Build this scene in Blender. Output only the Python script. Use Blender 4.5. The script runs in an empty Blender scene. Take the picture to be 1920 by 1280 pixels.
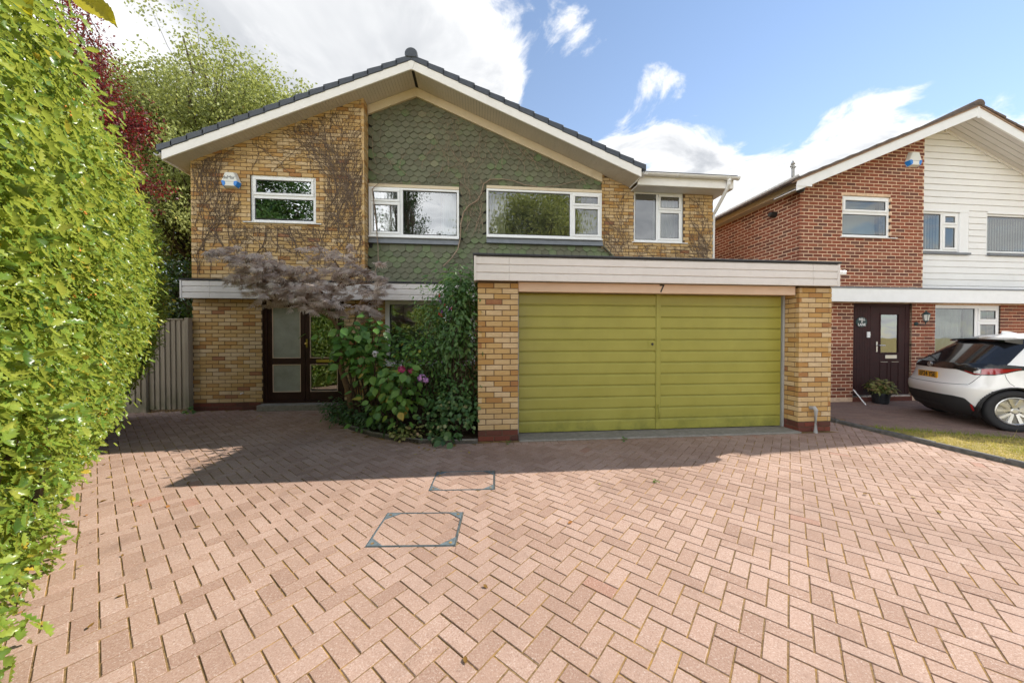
import bpy, bmesh, math, random
import numpy as np
from mathutils import Vector, Matrix, Euler
R = math.radians
random.seed(7)
rng = np.random.default_rng(11)
scene = bpy.context.scene
COL = scene.collection

# ---------------------------------------------------------------- camera
cam_d = bpy.data.cameras.new('camera')
cam = bpy.data.objects.new('camera', cam_d)
COL.objects.link(cam)
cam.location = (0, 0, 1.43)
cam.rotation_euler = (R(90 - 0.72), 0, R(-5.71))
cam_d.sensor_width = 36
cam_d.lens = 12.0
cam_d.clip_start = 0.05
cam_d.clip_end = 3000
scene.camera = cam

# ---------------------------------------------------------------- light
SUN_TO = Vector((1.15, 0.40, 1.0)).normalized()
SUN_EL = math.asin(SUN_TO.z)
SUN_AZ = math.atan2(SUN_TO.x, SUN_TO.y)          # clockwise from +Y
sun_d = bpy.data.lights.new('sun', 'SUN')
sun_d.energy = 2.0
sun_d.angle = R(0.5)
sun_d.color = (1.0, 0.93, 0.82)
sun = bpy.data.objects.new('sun', sun_d)
COL.objects.link(sun)
sun.location = (20, 8, 20)
sun.rotation_euler = (-SUN_TO).to_track_quat('-Z', 'Y').to_euler()

scene.view_settings.view_transform = 'Standard'
scene.view_settings.look = 'None'
scene.view_settings.gamma = 1
scene.view_settings.use_curve_mapping = False
scene.view_settings.exposure = 1.88


class NT:
    """Small helper to write node trees."""
    def __init__(self, tree):
        self.t = tree
        self.n = tree.nodes
        self.n.clear()

    def node(self, kind, **props):
        nd = self.n.new(kind)
        for k, v in props.items():
            setattr(nd, k, v)
        return nd

    def link(self, a, b):
        self.t.links.new(a, b)

    def put(self, sock, v):
        if isinstance(v, bpy.types.NodeSocket):
            self.link(v, sock)
        elif v is not None:
            if hasattr(sock, 'default_value') and sock.type == 'RGBA' and len(v) == 3:
                v = (*v, 1)
            sock.default_value = v

    def math(self, op, a, b=None, c=None, clamp=False):
        nd = self.node('ShaderNodeMath', operation=op, use_clamp=clamp)
        for i, v in enumerate((a, b, c)):
            if v is not None:
                self.put(nd.inputs[i], v)
        return nd.outputs[0]

    def vmath(self, op, a, b=None, out=0):
        nd = self.node('ShaderNodeVectorMath', operation=op)
        self.put(nd.inputs[0], a)
        if b is not None:
            self.put(nd.inputs[3 if op == 'SCALE' else 1], b)
        return nd.outputs[1 if op in ('DOT_PRODUCT', 'LENGTH', 'DISTANCE') else 0]

    def noise(self, vec, scale, detail=4, rough=0.55, dist=0.0, out=0):
        nd = self.node('ShaderNodeTexNoise')
        if vec is not None:
            self.link(vec, nd.inputs['Vector'])
        nd.inputs['Scale'].default_value = scale
        nd.inputs['Detail'].default_value = detail
        nd.inputs['Roughness'].default_value = rough
        nd.inputs['Distortion'].default_value = dist
        return nd.outputs[out]

    def ramp(self, fac, stops, interp='LINEAR'):
        nd = self.node('ShaderNodeValToRGB')
        cr = nd.color_ramp
        cr.interpolation = interp
        while len(cr.elements) < len(stops):
            cr.elements.new(0.5)
        for e, (p, c) in zip(cr.elements, stops):
            e.position = p
            if isinstance(c, (int, float)):
                c = (c, c, c)
            e.color = (*c[:3], 1)
        self.link(fac, nd.inputs[0])
        return nd.outputs[0]

    def mix(self, fac, a, b, mode='MIX'):
        nd = self.node('ShaderNodeMix', data_type='RGBA', blend_type=mode)
        self.put(nd.inputs[0], fac)
        self.put(nd.inputs[6], a)
        self.put(nd.inputs[7], b)
        return nd.outputs[2]

    def maprange(self, v, a, b, c=0.0, d=1.0, smooth=False):
        nd = self.node('ShaderNodeMapRange')
        if smooth:
            nd.interpolation_type = 'SMOOTHSTEP'
        self.put(nd.inputs[0], v)
        for i, x in enumerate((a, b, c, d)):
            nd.inputs[i + 1].default_value = x
        return nd.outputs[0]


# ---------------------------------------------------------------- sky
world = bpy.data.worlds.new('World')
scene.world = world
world.use_nodes = True
w = NT(world.node_tree)
sky = w.node('ShaderNodeTexSky', sky_type='NISHITA', sun_disc=False)
sky.sun_elevation = SUN_EL
sky.sun_rotation = SUN_AZ
sky.air_density = 1.0
sky.dust_density = 0.0
sky.ozone_density = 1.6
tc = w.node('ShaderNodeTexCoord')
dirv = tc.outputs['Generated']
sep = w.node('ShaderNodeSeparateXYZ')
w.link(dirv, sep.inputs[0])
zc = w.math('ADD', w.math('MAXIMUM', sep.outputs[2], 0.0), 0.22)
comb = w.node('ShaderNodeCombineXYZ')
w.link(w.math('DIVIDE', sep.outputs[0], zc), comb.inputs[0])
w.link(w.math('DIVIDE', sep.outputs[1], zc), comb.inputs[1])
w.link(w.math('MULTIPLY', sep.outputs[2], 0.6), comb.inputs[2])
cp = w.vmath('ADD', comb.outputs[0], (3.1, 1.7, 0.4))
big = w.noise(cp, 1.25, 3, 0.5, 0.2)
fine = w.noise(cp, 3.4, 9, 0.62, 0.55)
dens = w.math('ADD', w.math('MULTIPLY', big, 0.45), w.math('MULTIPLY', fine, 0.76))
# broken cloud mirrored in the windows, thickened behind the camera as added fill light
dens = w.math('ADD', dens, w.maprange(sep.outputs[1], 0.0, -0.6, 0.0, 0.25, smooth=True))
# cloud banks: direction, width, weight
BANKS = [((-0.60, 0.93, 0.66), 0.50, 0.36), ((-0.28, 1.0, 0.85), 0.30, 0.17), ((-0.02, 1.0, 0.70), 0.13, 0.17), ((0.18, 1.0, 0.95), 0.15, 0.06),
         ((0.60, 1.0, 0.50), 0.17, 0.17), ((0.40, 1.0, 0.53), 0.16, 0.19), ((0.76, 1.0, 0.40), 0.14, 0.15), ((1.05, 1.0, 0.54), 0.15, 0.18), ((1.22, 1.0, 0.62), 0.09, 0.13), ((1.55, 1.0, 0.62), 0.14, 0.2),
         ((0.62, 1.0, 0.86), 0.09, 0.135), ((0.54, 1.0, 0.77), 0.07, 0.13), ((0.32, 1.0, 0.90), 0.08, 0.15), ((0.86, 1.0, 0.40), 0.2, 0.1),
         ((1.9, 0.1, 0.5), 0.5, 0.12), ((-0.9, -0.9, 0.5), 0.5, 0.2), ((0.4, -1.2, 0.45), 0.5, 0.2), ((0.2, 0.1, 1.0), 0.5, 0.1), ((-1.3, 0.1, 0.5), 0.5, 0.2)]
acc = dens
for d, wd, wt in BANKS:
    dn = Vector(d).normalized()
    dist = w.vmath('DISTANCE', dirv, tuple(dn))
    q = w.maprange(dist, 0.0, wd * 1.5, wt, 0.0, smooth=True)
    acc = w.math('ADD', acc, q)
mask = w.maprange(acc, 0.765, 0.875, 0.0, 1.0, smooth=True)
thick = w.maprange(acc, 0.83, 1.09, 0.0, 1.0, smooth=True)
shade_n = w.noise(cp, 2.1, 5, 0.6, 0.3)
gray = w.math('MULTIPLY', thick, w.maprange(shade_n, 0.3, 0.62, 0.35, 1.0), clamp=True)
ccol = w.mix(gray, (3.7, 3.7, 3.7), (1.85, 1.93, 2.05))
# clouds opposite the sun are brighter, raised further as fill for the shaded fronts
cosg = w.vmath('DOT_PRODUCT', dirv, tuple(SUN_TO))
fill_boost = w.maprange(cosg, 0.12, -0.45, 1.0, 4.2, smooth=True)
ccol = w.vmath('SCALE', ccol, fill_boost)
haze = w.maprange(sep.outputs[2], 0.0, 0.7, 0.34, 0.10)
skyc = w.mix(haze, w.vmath('SCALE', sky.outputs[0], 0.60), (2.4, 2.65, 2.9))
skycol = w.mix(w.math('MULTIPLY', mask, 0.97), skyc, ccol)
bg = w.node('ShaderNodeBackground')
w.link(skycol, bg.inputs[0])
bg.inputs[1].default_value = 0.09
wo = w.node('ShaderNodeOutputWorld')
w.link(bg.outputs[0], wo.inputs[0])

# ---------------------------------------------------------------- object helpers
WORLDM = {}


def reg(o, parent=None, local=False):
    COL.objects.link(o)
    m = o.matrix_basis.copy()
    if parent is not None:
        o.parent = parent
        pw = WORLDM[parent.name]
        if local:
            m = pw @ m
        else:
            o.matrix_parent_inverse = pw.inverted()
    WORLDM[o.name] = m
    return o


def tag(o, label=None, cat=None, group=None, kind=None):
    for k, v in (('label', label), ('category', cat), ('group', group), ('kind', kind)):
        if v:
            o[k] = v
    return o


def empty(name, loc, label, cat, group=None, rz=0.0):
    o = bpy.data.objects.new(name, None)
    o.empty_display_size = 0.2
    o.location = loc
    o.rotation_euler = (0, 0, rz)
    o.matrix_basis = Matrix.Translation(loc) @ Matrix.Rotation(rz, 4, 'Z')
    reg(o)
    return tag(o, label, cat, group)


def np_mesh(name, V, F, rnd=None, smooth=False):
    """V (n,3), F (m,k) all faces with k corners."""
    V = np.asarray(V, dtype=np.float32)
    F = np.asarray(F, dtype=np.int32)
    me = bpy.data.meshes.new(name)
    me.vertices.add(len(V))
    me.vertices.foreach_set('co', V.ravel())
    k = F.shape[1]
    me.loops.add(F.size)
    me.loops.foreach_set('vertex_index', F.ravel())
    me.polygons.add(len(F))
    me.polygons.foreach_set('loop_start', np.arange(0, F.size, k, dtype=np.int32))
    me.polygons.foreach_set('loop_total', np.full(len(F), k, dtype=np.int32))
    if smooth:
        me.polygons.foreach_set('use_smooth', np.ones(len(F), dtype=bool))
    if rnd is not None:
        at = me.attributes.new('rnd', 'FLOAT', 'FACE')
        at.data.foreach_set('value', np.asarray(rnd, dtype=np.float32))
    me.update(calc_edges=True)
    me.validate()
    return me


class MB:
    """Collects shapes and becomes one mesh object."""
    def __init__(self):
        self.v, self.f, self.r = [], [], []
        self.smooth = False

    def add(self, vs, fs, rnd=0.5):
        b = len(self.v)
        self.v += [tuple(v) for v in vs]
        self.f += [tuple(b + i for i in f) for f in fs]
        self.r += [rnd] * len(fs)
        return self

    def box(self, x0, x1, y0, y1, z0, z1, rnd=0.5):
        return self.add([(x0, y0, z0), (x1, y0, z0), (x1, y1, z0), (x0, y1, z0), (x0, y0, z1), (x1, y0, z1), (x1, y1, z1), (x0, y1, z1)],
                        [(0, 3, 2, 1), (4, 5, 6, 7), (0, 1, 5, 4), (1, 2, 6, 5), (2, 3, 7, 6), (3, 0, 4, 7)], rnd)

    def prism_y(self, pts, y0, y1, rnd=0.5):
        """polygon pts (x,z) counter-clockwise seen from -Y, extruded y0..y1"""
        n = len(pts)
        vs = [(x, y0, z) for x, z in pts] + [(x, y1, z) for x, z in pts]
        fs = [tuple(range(n)), tuple(range(2 * n - 1, n - 1, -1))]
        fs += [(i, i + n, (i + 1) % n + n, (i + 1) % n) for i in range(n)]
        return self.add(vs, fs, rnd)

    def prism_x(self, pts, x0, x1, rnd=0.5):
        """polygon pts (y,z), extruded x0..x1"""
        n = len(pts)
        vs = [(x0, y, z) for y, z in pts] + [(x1, y, z) for y, z in pts]
        fs = [tuple(range(n - 1, -1, -1)), tuple(range(n, 2 * n))]
        fs += [(i, (i + 1) % n, (i + 1) % n + n, i + n) for i in range(n)]
        return self.add(vs, fs, rnd)

    def prism_z(self, pts, z0, z1, rnd=0.5):
        n = len(pts)
        vs = [(x, y, z0) for x, y in pts] + [(x, y, z1) for x, y in pts]
        fs = [tuple(range(n - 1, -1, -1)), tuple(range(n, 2 * n))]
        fs += [(i, (i + 1) % n, (i + 1) % n + n, i + n) for i in range(n)]
        return self.add(vs, fs, rnd)

    def tube(self, path, radii, n=6, rnd=0.5, caps=True):
        path = [Vector(p) for p in path]
        if isinstance(radii, (int, float)):
            radii = [radii] * len(path)
        b = len(self.v)
        ref = None
        for i, p in enumerate(path):
            d = (path[min(i + 1, len(path) - 1)] - path[max(i - 1, 0)])
            if d.length < 1e-9:
                d = Vector((0, 0, 1))
            d.normalize()
            if ref is None:
                ref = Vector((0, 0, 1)) if abs(d.z) < 0.9 else Vector((1, 0, 0))
            u = d.cross(ref)
            if u.length < 1e-5:
                u = d.cross(Vector((0.3, 0.9, 0.1)))
            u.normalize()
            v = d.cross(u)
            ref = -v if False else ref
            for k in range(n):
                a = 2 * math.pi * k / n
                q = p + (u * math.cos(a) + v * math.sin(a)) * radii[i]
                self.v.append((q.x, q.y, q.z))
        for i in range(len(path) - 1):
            for k in range(n):
                k2 = (k + 1) % n
                self.f.append((b + i * n + k, b + i * n + k2, b + (i + 1) * n + k2, b + (i + 1) * n + k))
                self.r.append(rnd)
        if caps:
            self.f.append(tuple(b + k for k in range(n - 1, -1, -1)))
            self.f.append(tuple(b + (len(path) - 1) * n + k for k in range(n)))
            self.r += [rnd, rnd]
        return self

    def lathe(self, c, prof, n=16, axis='Z', rnd=0.5):
        """prof list of (radius, height)"""
        b = len(self.v)
        for r, h in prof:
            for k in range(n):
                a = 2 * math.pi * k / n
                x, y = r * math.cos(a), r * math.sin(a)
                if axis == 'Z':
                    p = (c[0] + x, c[1] + y, c[2] + h)
                elif axis == 'Y':
                    p = (c[0] + x, c[1] + h, c[2] + y)
                else:
                    p = (c[0] + h, c[1] + x, c[2] + y)
                self.v.append(p)
        for i in range(len(prof) - 1):
            for k in range(n):
                k2 = (k + 1) % n
                self.f.append((b + i * n + k, b + i * n + k2, b + (i + 1) * n + k2, b + (i + 1) * n + k))
                self.r.append(rnd)
        self.f.append(tuple(b + k for k in range(n - 1, -1, -1)))
        self.f.append(tuple(b + (len(prof) - 1) * n + k for k in range(n)))
        self.r += [rnd, rnd]
        return self

    def mesh(self, name):
        me = bpy.data.meshes.new(name)
        me.from_pydata(self.v, [], self.f)
        at = me.attributes.new('rnd', 'FLOAT', 'FACE')
        at.data.foreach_set('value', np.asarray(self.r, dtype=np.float32))
        if self.smooth:
            me.polygons.foreach_set('use_smooth', np.ones(len(self.f), dtype=bool))
        me.update()
        return me

    def build(self, name, mat, parent=None, local=False, bevel=0.0, **tags):
        me = self.mesh(name)
        if bevel > 0:
            bm = bmesh.new()
            bm.from_mesh(me)
            bmesh.ops.recalc_face_normals(bm, faces=bm.faces)
            ed = [e for e in bm.edges if len(e.link_faces) == 2 and e.calc_face_angle(0) > 0.6]
            bmesh.ops.bevel(bm, geom=ed, offset=bevel, segments=1, affect='EDGES', clamp_overlap=True)
            bm.to_mesh(me)
            bm.free()
        me.materials.append(mat)
        o = bpy.data.objects.new(name, me)
        reg(o, parent, local)
        return tag(o, **tags)


def obj(name, me, mat, parent=None, local=False, basis=None, **tags):
    if mat is not None and not me.materials:
        me.materials.append(mat)
    o = bpy.data.objects.new(name, me)
    if basis is not None:
        o.matrix_basis = basis
    reg(o, parent, local)
    return tag(o, **tags)


def text(name, body, size, loc, mat, parent=None, rz=0.0, rx=math.pi / 2, extrude=0.002, local=False, bold=0.0, sx=1.0):
    cu = bpy.data.curves.new(name, 'FONT')
    cu.body = body
    cu.size = size
    cu.extrude = extrude
    cu.offset = bold
    cu.align_x = 'CENTER'
    cu.align_y = 'CENTER'
    tmp = bpy.data.objects.new('tmp_text', cu)
    COL.objects.link(tmp)
    bpy.context.view_layer.update()
    me = bpy.data.meshes.new_from_object(tmp.evaluated_get(bpy.context.evaluated_depsgraph_get()))
    bpy.data.objects.remove(tmp)
    me.materials.clear()
    me.materials.append(mat)
    basis = Matrix.Translation(loc) @ Matrix.Rotation(rz, 4, 'Z') @ Matrix.Rotation(rx, 4, 'X') @ Matrix.Diagonal((sx, 1, 1, 1))
    return obj(name, me, None, parent, local, basis)

# ---------------------------------------------------------------- materials
MATS = {}


def material(name):
    m = bpy.data.materials.new(name)
    m.use_nodes = True
    n = NT(m.node_tree)
    MATS[name] = m
    return m, n


def finish(n, color, rough=0.6, spec=0.4, metal=0.0, bump=None, bstr=0.3, bdist=0.01, transl=None, coat=0.0, extra=None):
    b = n.node('ShaderNodeBsdfPrincipled')
    n.put(b.inputs['Base Color'], color)
    n.put(b.inputs['Roughness'], rough)
    b.inputs['Specular IOR Level'].default_value = spec
    b.inputs['Metallic'].default_value = metal
    b.inputs['Coat Weight'].default_value = coat
    if bump is not None:
        bn = n.node('ShaderNodeBump')
        bn.inputs['Strength'].default_value = bstr
        bn.inputs['Distance'].default_value = bdist
        n.link(bump, bn.inputs['Height'])
        n.link(bn.outputs[0], b.inputs['Normal'])
    out = n.node('ShaderNodeOutputMaterial')
    sh = b.outputs[0]
    if transl is not None:
        fac, tcol = transl
        tr = n.node('ShaderNodeBsdfTranslucent')
        n.put(tr.inputs[0], tcol)
        mx = n.node('ShaderNodeMixShader')
        mx.inputs[0].default_value = fac
        n.link(sh, mx.inputs[1])
        n.link(tr.outputs[0], mx.inputs[2])
        sh = mx.outputs[0]
    n.link(sh, out.inputs[0])


def geo_pos(n):
    return n.node('ShaderNodeNewGeometry').outputs['Position']


def rnd_attr(n):
    return n.node('ShaderNodeAttribute', attribute_name='rnd').outputs['Fac']


def simple(name, col, rough=0.6, spec=0.4, metal=0.0, var=0.12, scale=6.0, bump=0.0, coat=0.0, dirt=None):
    """plain surface with slight unevenness"""
    m, n = material(name)
    p = geo_pos(n)
    no = n.noise(p, scale, 5, 0.6)
    c = n.mix(n.maprange(no, 0.3, 0.7), tuple(x * (1 - var) for x in col), tuple(min(1, x * (1 + var)) for x in col))
    if dirt:
        amt, dcol, dsc = dirt
        d = n.noise(p, dsc, 6, 0.65, 0.4)
        c = n.mix(n.maprange(d, 0.5, 0.75, 0, amt), c, dcol)
    k = 0.07 if var > 0.045 else 0.0
    r = n.maprange(no, 0.3, 0.7, max(0, rough - k), min(1, rough + k))
    bh = n.noise(p, 180, 2) if bump else None
    finish(n, c, r, spec, metal, bh, bump, 0.002, coat=coat)
    return m


def brick_mat(name, stops, speck, moss=0.0):
    m, n = material(name)
    p = geo_pos(n)
    r = rnd_attr(n)
    base = n.ramp(r, stops)
    # drag-faced streaks and blotches
    sc = n.vmath('MULTIPLY', p, (1.0, 1.0, 4.5))
    st = n.noise(n.vmath('ADD', sc, (7, 3, 1)), 14, 6, 0.7, 0.8)
    c = n.mix(n.maprange(st, 0.35, 0.7, 0, 0.55), base, speck)
    fn = n.noise(p, 220, 3, 0.7)
    c = n.mix(n.maprange(fn, 0.35, 0.7, 0.22, 0.0), c, (0.05, 0.03, 0.02))
    big = n.noise(p, 1.3, 4, 0.6)
    c = n.mix(n.maprange(big, 0.45, 0.75, 0, 0.2), c, (0.16, 0.12, 0.08))
    h = n.math('ADD', n.math('MULTIPLY', st, 0.6), n.math('MULTIPLY', fn, 0.4))
    finish(n, c, 0.85, 0.25, bump=h, bstr=0.55, bdist=0.006)
    return m


M_BUFF = brick_mat('buff_brick', [(0.0, (0.74, 0.58, 0.37)), (0.35, (0.67, 0.475, 0.235)), (0.62, (0.61, 0.40, 0.155)), (0.84, (0.51, 0.28, 0.09)), (0.95, (0.38, 0.17, 0.06)), (1.0, (0.31, 0.125, 0.075))], (0.50, 0.30, 0.12))
M_RED = brick_mat('red_brick', [(0.0, (0.36, 0.105, 0.055)), (0.4, (0.29, 0.08, 0.045)), (0.7, (0.20, 0.062, 0.042)), (0.9, (0.13, 0.055, 0.045)), (1.0, (0.40, 0.17, 0.10))], (0.17, 0.065, 0.045))
M_PLINTH = brick_mat('plinth_brick', [(0.0, (0.22, 0.055, 0.035)), (0.5, (0.16, 0.05, 0.035)), (1.0, (0.09, 0.04, 0.033))], (0.12, 0.045, 0.035))
M_MORTAR = simple('mortar', (0.13, 0.09, 0.062), 0.95, 0.1, var=0.2, scale=15, bump=0.5)
M_MORTAR_R = simple('pale_mortar', (0.66, 0.48, 0.34), 0.95, 0.1, var=0.2, scale=15, bump=0.5)


def brick_tex(name, a, b, mo):
    """far/hidden walls that the photograph does not show"""
    m, n = material(name)
    tcn = n.node('ShaderNodeNewGeometry')
    s = n.node('ShaderNodeSeparateXYZ')
    n.link(tcn.outputs['Position'], s.inputs[0])
    cb = n.node('ShaderNodeCombineXYZ')
    n.link(n.math('ADD', s.outputs[0], s.outputs[1]), cb.inputs[0])
    n.link(s.outputs[2], cb.inputs[1])
    br = n.node('ShaderNodeTexBrick')
    n.link(cb.outputs[0], br.inputs['Vector'])
    br.inputs['Color1'].default_value = (*a, 1)
    br.inputs['Color2'].default_value = (*b, 1)
    br.inputs['Mortar'].default_value = (*mo, 1)
    br.inputs['Scale'].default_value = 1
    br.inputs['Mortar Size'].default_value = 0.006
    br.inputs['Brick Width'].default_value = 0.225
    br.inputs['Row Height'].default_value = 0.075
    finish(n, br.outputs['Color'], 0.85, 0.2, bump=br.outputs['Fac'], bstr=-0.4, bdist=0.006)
    return m


M_BUFF_FAR = brick_tex('buff_brickwork_side', (0.50, 0.31, 0.12), (0.40, 0.19, 0.05), (0.21, 0.155, 0.105))

M_UPVC = simple('white_upvc', (0.82, 0.83, 0.84), 0.32, 0.5, var=0.03)
M_FASCIA = simple('white_fascia', (0.70, 0.665, 0.65), 0.42, 0.45, var=0.04, scale=3, dirt=(0.12, (0.35, 0.3, 0.25), 9))
M_BARGE = simple('bargeboard_paint', (0.83, 0.82, 0.80), 0.45, 0.4, var=0.03, scale=3, dirt=(0.14, (0.4, 0.38, 0.34), 7))
M_CREAM = simple('cream_paint', (0.66, 0.56, 0.41), 0.55, 0.35, var=0.05, scale=4, dirt=(0.25, (0.3, 0.24, 0.15), 8))
M_LINTEL = simple('pink_cream_paint', (0.74, 0.56, 0.44), 0.5, 0.35, var=0.04, scale=4)
M_SOFFIT = simple('soffit_board', (0.60, 0.545, 0.47), 0.55, 0.3, var=0.04, scale=3)
M_SOFFIT_W = simple('white_soffit', (0.66, 0.645, 0.63), 0.5, 0.3, var=0.03, scale=3)
M_CLAD = simple('white_cladding', (0.82, 0.82, 0.82), 0.45, 0.4, var=0.03, scale=2.5, dirt=(0.12, (0.4, 0.4, 0.38), 5))
M_ROOF = simple('slate_grey_tile', (0.070, 0.082, 0.105), 0.6, 0.4, var=0.18, scale=9, bump=0.3)
M_ROOF_B = simple('brown_grey_tile', (0.13, 0.10, 0.085), 0.8, 0.3, var=0.3, scale=9, bump=0.4, dirt=(0.5, (0.22, 0.17, 0.12), 14))
M_FELT = simple('roof_felt', (0.045, 0.047, 0.052), 0.85, 0.25, var=0.2, bump=0.6)
M_LEAD = simple('lead_flashing', (0.19, 0.205, 0.23), 0.55, 0.4, var=0.15, scale=5)
M_GUTTER = simple('white_gutter', (0.72, 0.715, 0.70), 0.4, 0.45, var=0.04)
M_GREYPIPE = simple('grey_plastic', (0.36, 0.36, 0.35), 0.5, 0.4, var=0.1)
M_DARK = simple('dark_metal', (0.03, 0.032, 0.035), 0.5, 0.4, var=0.2)
M_BLACK = simple('black_paint', (0.018, 0.019, 0.02), 0.4, 0.5, var=0.15)
M_CHROME = simple('brushed_steel', (0.62, 0.62, 0.62), 0.3, 0.5, 1.0, var=0.05)
M_BRASS = simple('brass', (0.62, 0.44, 0.14), 0.35, 0.5, 1.0, var=0.1)
M_CONC = simple('concrete', (0.27, 0.25, 0.22), 0.9, 0.2, var=0.2, scale=12, bump=0.6, dirt=(0.5, (0.12, 0.11, 0.09), 20))
M_DOOR = simple('dark_brown_door', (0.036, 0.015, 0.010), 0.5, 0.3, var=0.25, scale=9)
M_DOOR2 = simple('rosewood_door', (0.042, 0.017, 0.017), 0.6, 0.2, var=0.25, scale=9)
M_BLUE = simple('blue_plastic', (0.02, 0.22, 0.70), 0.3, 0.5, var=0.05)
M_ALARM = simple('alarm_cover', (0.72, 0.73, 0.70), 0.4, 0.4, var=0.03)
M_INK = simple('dark_lettering', (0.03, 0.035, 0.04), 0.6, 0.3, var=0.05)
M_WHITEINK = simple('white_lettering', (0.75, 0.76, 0.75), 0.5, 0.3, var=0.02)
M_ROOM = simple('room_wall', (0.20, 0.185, 0.165), 0.9, 0.2, var=0.08, scale=2)
M_SOIL = simple('bed_soil', (0.055, 0.038, 0.026), 0.95, 0.1, var=0.4, scale=22, bump=1.0, dirt=(0.7, (0.14, 0.10, 0.06), 35))
M_KERB = simple('dark_edging', (0.14, 0.135, 0.125), 0.9, 0.2, var=0.3, scale=18, bump=0.8, dirt=(0.5, (0.16, 0.15, 0.12), 25))
M_POT = simple('black_pot', (0.022, 0.024, 0.028), 0.45, 0.4, var=0.1)
M_STEM = simple('creeper_stem', (0.17, 0.125, 0.095), 0.9, 0.2, var=0.3, scale=30)
M_STEM_PALE = simple('pale_creeper_stem', (0.30, 0.225, 0.165), 0.9, 0.2, var=0.3, scale=30)
M_BARK = simple('bark', (0.085, 0.062, 0.045), 0.95, 0.15, var=0.35, scale=25, bump=0.8)
M_BARK_PALE = simple('maple_bark', (0.22, 0.145, 0.095), 0.9, 0.2, var=0.3, scale=25, bump=0.6)


def m_timber(name, a, b, green=0.0):
    m, n = material(name)
    p = geo_pos(n)
    s = n.vmath('MULTIPLY', p, (22, 22, 0.9))
    g = n.noise(s, 2.2, 6, 0.65, 0.6)
    r = rnd_attr(n)
    c = n.mix(n.maprange(g, 0.3, 0.7), a, b)
    c = n.mix(n.maprange(r, 0, 1, 0, 0.35), c, tuple(x * 0.6 for x in a))
    if green:
        sp = n.node('ShaderNodeSeparateXYZ')
        n.link(p, sp.inputs[0])
        gz = n.maprange(sp.outputs[2], 0.0, 0.55, green, 0.0)
        gn = n.noise(p, 6, 4)
        c = n.mix(n.math('MULTIPLY', gz, n.maprange(gn, 0.3, 0.6)), c, (0.06, 0.085, 0.025))
    finish(n, c, 0.9, 0.2, bump=g, bstr=0.4, bdist=0.004)
    return m


M_FENCE = m_timber('weathered_timber', (0.27, 0.22, 0.16), (0.41, 0.35, 0.27), 0.6)


def m_green_tile():
    m, n = material('green_scale_tile')
    p = geo_pos(n)
    r = rnd_attr(n)
    c = n.ramp(r, [(0, (0.13, 0.135, 0.09)), (0.5, (0.155, 0.165, 0.11)), (0.8, (0.175, 0.19, 0.12)), (0.93, (0.125, 0.20, 0.085)), (1, (0.27, 0.26, 0.17))])
    no = n.noise(p, 9, 6, 0.65)
    c = n.mix(n.maprange(no, 0.4, 0.7, 0, 0.5), c, (0.21, 0.185, 0.135))
    fn = n.noise(p, 130, 3)
    c = n.mix(n.maprange(fn, 0.4, 0.65, 0.3, 0), c, (0.035, 0.04, 0.022))
    finish(n, c, 0.8, 0.25, bump=fn, bstr=0.35, bdist=0.003)
    return m


M_TILE = m_green_tile()


def m_garage():
    m, n = material('olive_green_paint')
    p = geo_pos(n)
    no = n.noise(p, 2.2, 5, 0.6)
    c = n.mix(n.maprange(no, 0.3, 0.7), (0.285, 0.27, 0.048), (0.335, 0.315, 0.062))
    s = n.vmath('MULTIPLY', p, (14, 14, 1.0))
    st = n.noise(s, 1.2, 4, 0.6)
    c = n.mix(n.maprange(st, 0.5, 0.8, 0, 0.10), c, (0.2, 0.22, 0.06))
    sp = n.node('ShaderNodeSeparateXYZ')
    n.link(p, sp.inputs[0])
    low = n.math('MULTIPLY', n.maprange(sp.outputs[2], 0.0, 0.32, 0.85, 0.0), n.maprange(n.noise(p, 5, 6, 0.7), 0.42, 0.62))
    c = n.mix(low, c, (0.16, 0.17, 0.035))
    finish(n, c, n.maprange(no, 0.3, 0.7, 0.30, 0.45), 0.45)
    return m


M_GARAGE = m_garage()


def m_glass(name, tint, base_refl, rough=0.0, wav=0.0):
    m, n = material(name)
    tr = n.node('ShaderNodeBsdfTransparent')
    n.put(tr.inputs[0], tint)
    gl = n.node('ShaderNodeBsdfGlossy')
    gl.inputs['Roughness'].default_value = rough
    n.put(gl.inputs['Color'], (0.93, 0.95, 0.96))
    if wav:
        p = geo_pos(n)
        bn = n.node('ShaderNodeBump')
        bn.inputs['Strength'].default_value = wav
        bn.inputs['Distance'].default_value = 0.02
        n.link(n.noise(p, 1.6, 2), bn.inputs['Height'])
        n.link(bn.outputs[0], gl.inputs['Normal'])
    fr = n.node('ShaderNodeFresnel')
    fr.inputs[0].default_value = 1.55
    f = n.math('ADD', n.math('MULTIPLY', fr.outputs[0], 1.4), base_refl, clamp=True)
    mx = n.node('ShaderNodeMixShader')
    n.link(f, mx.inputs[0])
    n.link(tr.outputs[0], mx.inputs[1])
    n.link(gl.outputs[0], mx.inputs[2])
    o = n.node('ShaderNodeOutputMaterial')
    n.link(mx.outputs[0], o.inputs[0])
    return m


M_GLASS = m_glass('window_glass', (0.86, 0.9, 0.9), 0.25, 0.0, 0.12)
M_GLASS_LOW = m_glass('low_glare_glass', (0.80, 0.86, 0.84), 0.10, 0.0, 0.1)
M_GLASS_CAR = m_glass('car_glass', (0.16, 0.18, 0.18), 0.10)


def m_obscure():
    m, n = material('obscured_glass')
    p = geo_pos(n)
    v = n.noise(p, 90, 3, 0.6)
    big = n.noise(p, 4, 3)
    c = n.mix(n.maprange(big, 0.3, 0.7), (0.27, 0.28, 0.24), (0.37, 0.38, 0.33))
    finish(n, c, 0.22, 0.7, bump=v, bstr=0.25, bdist=0.003)
    return m


M_OBSC = m_obscure()


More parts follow.
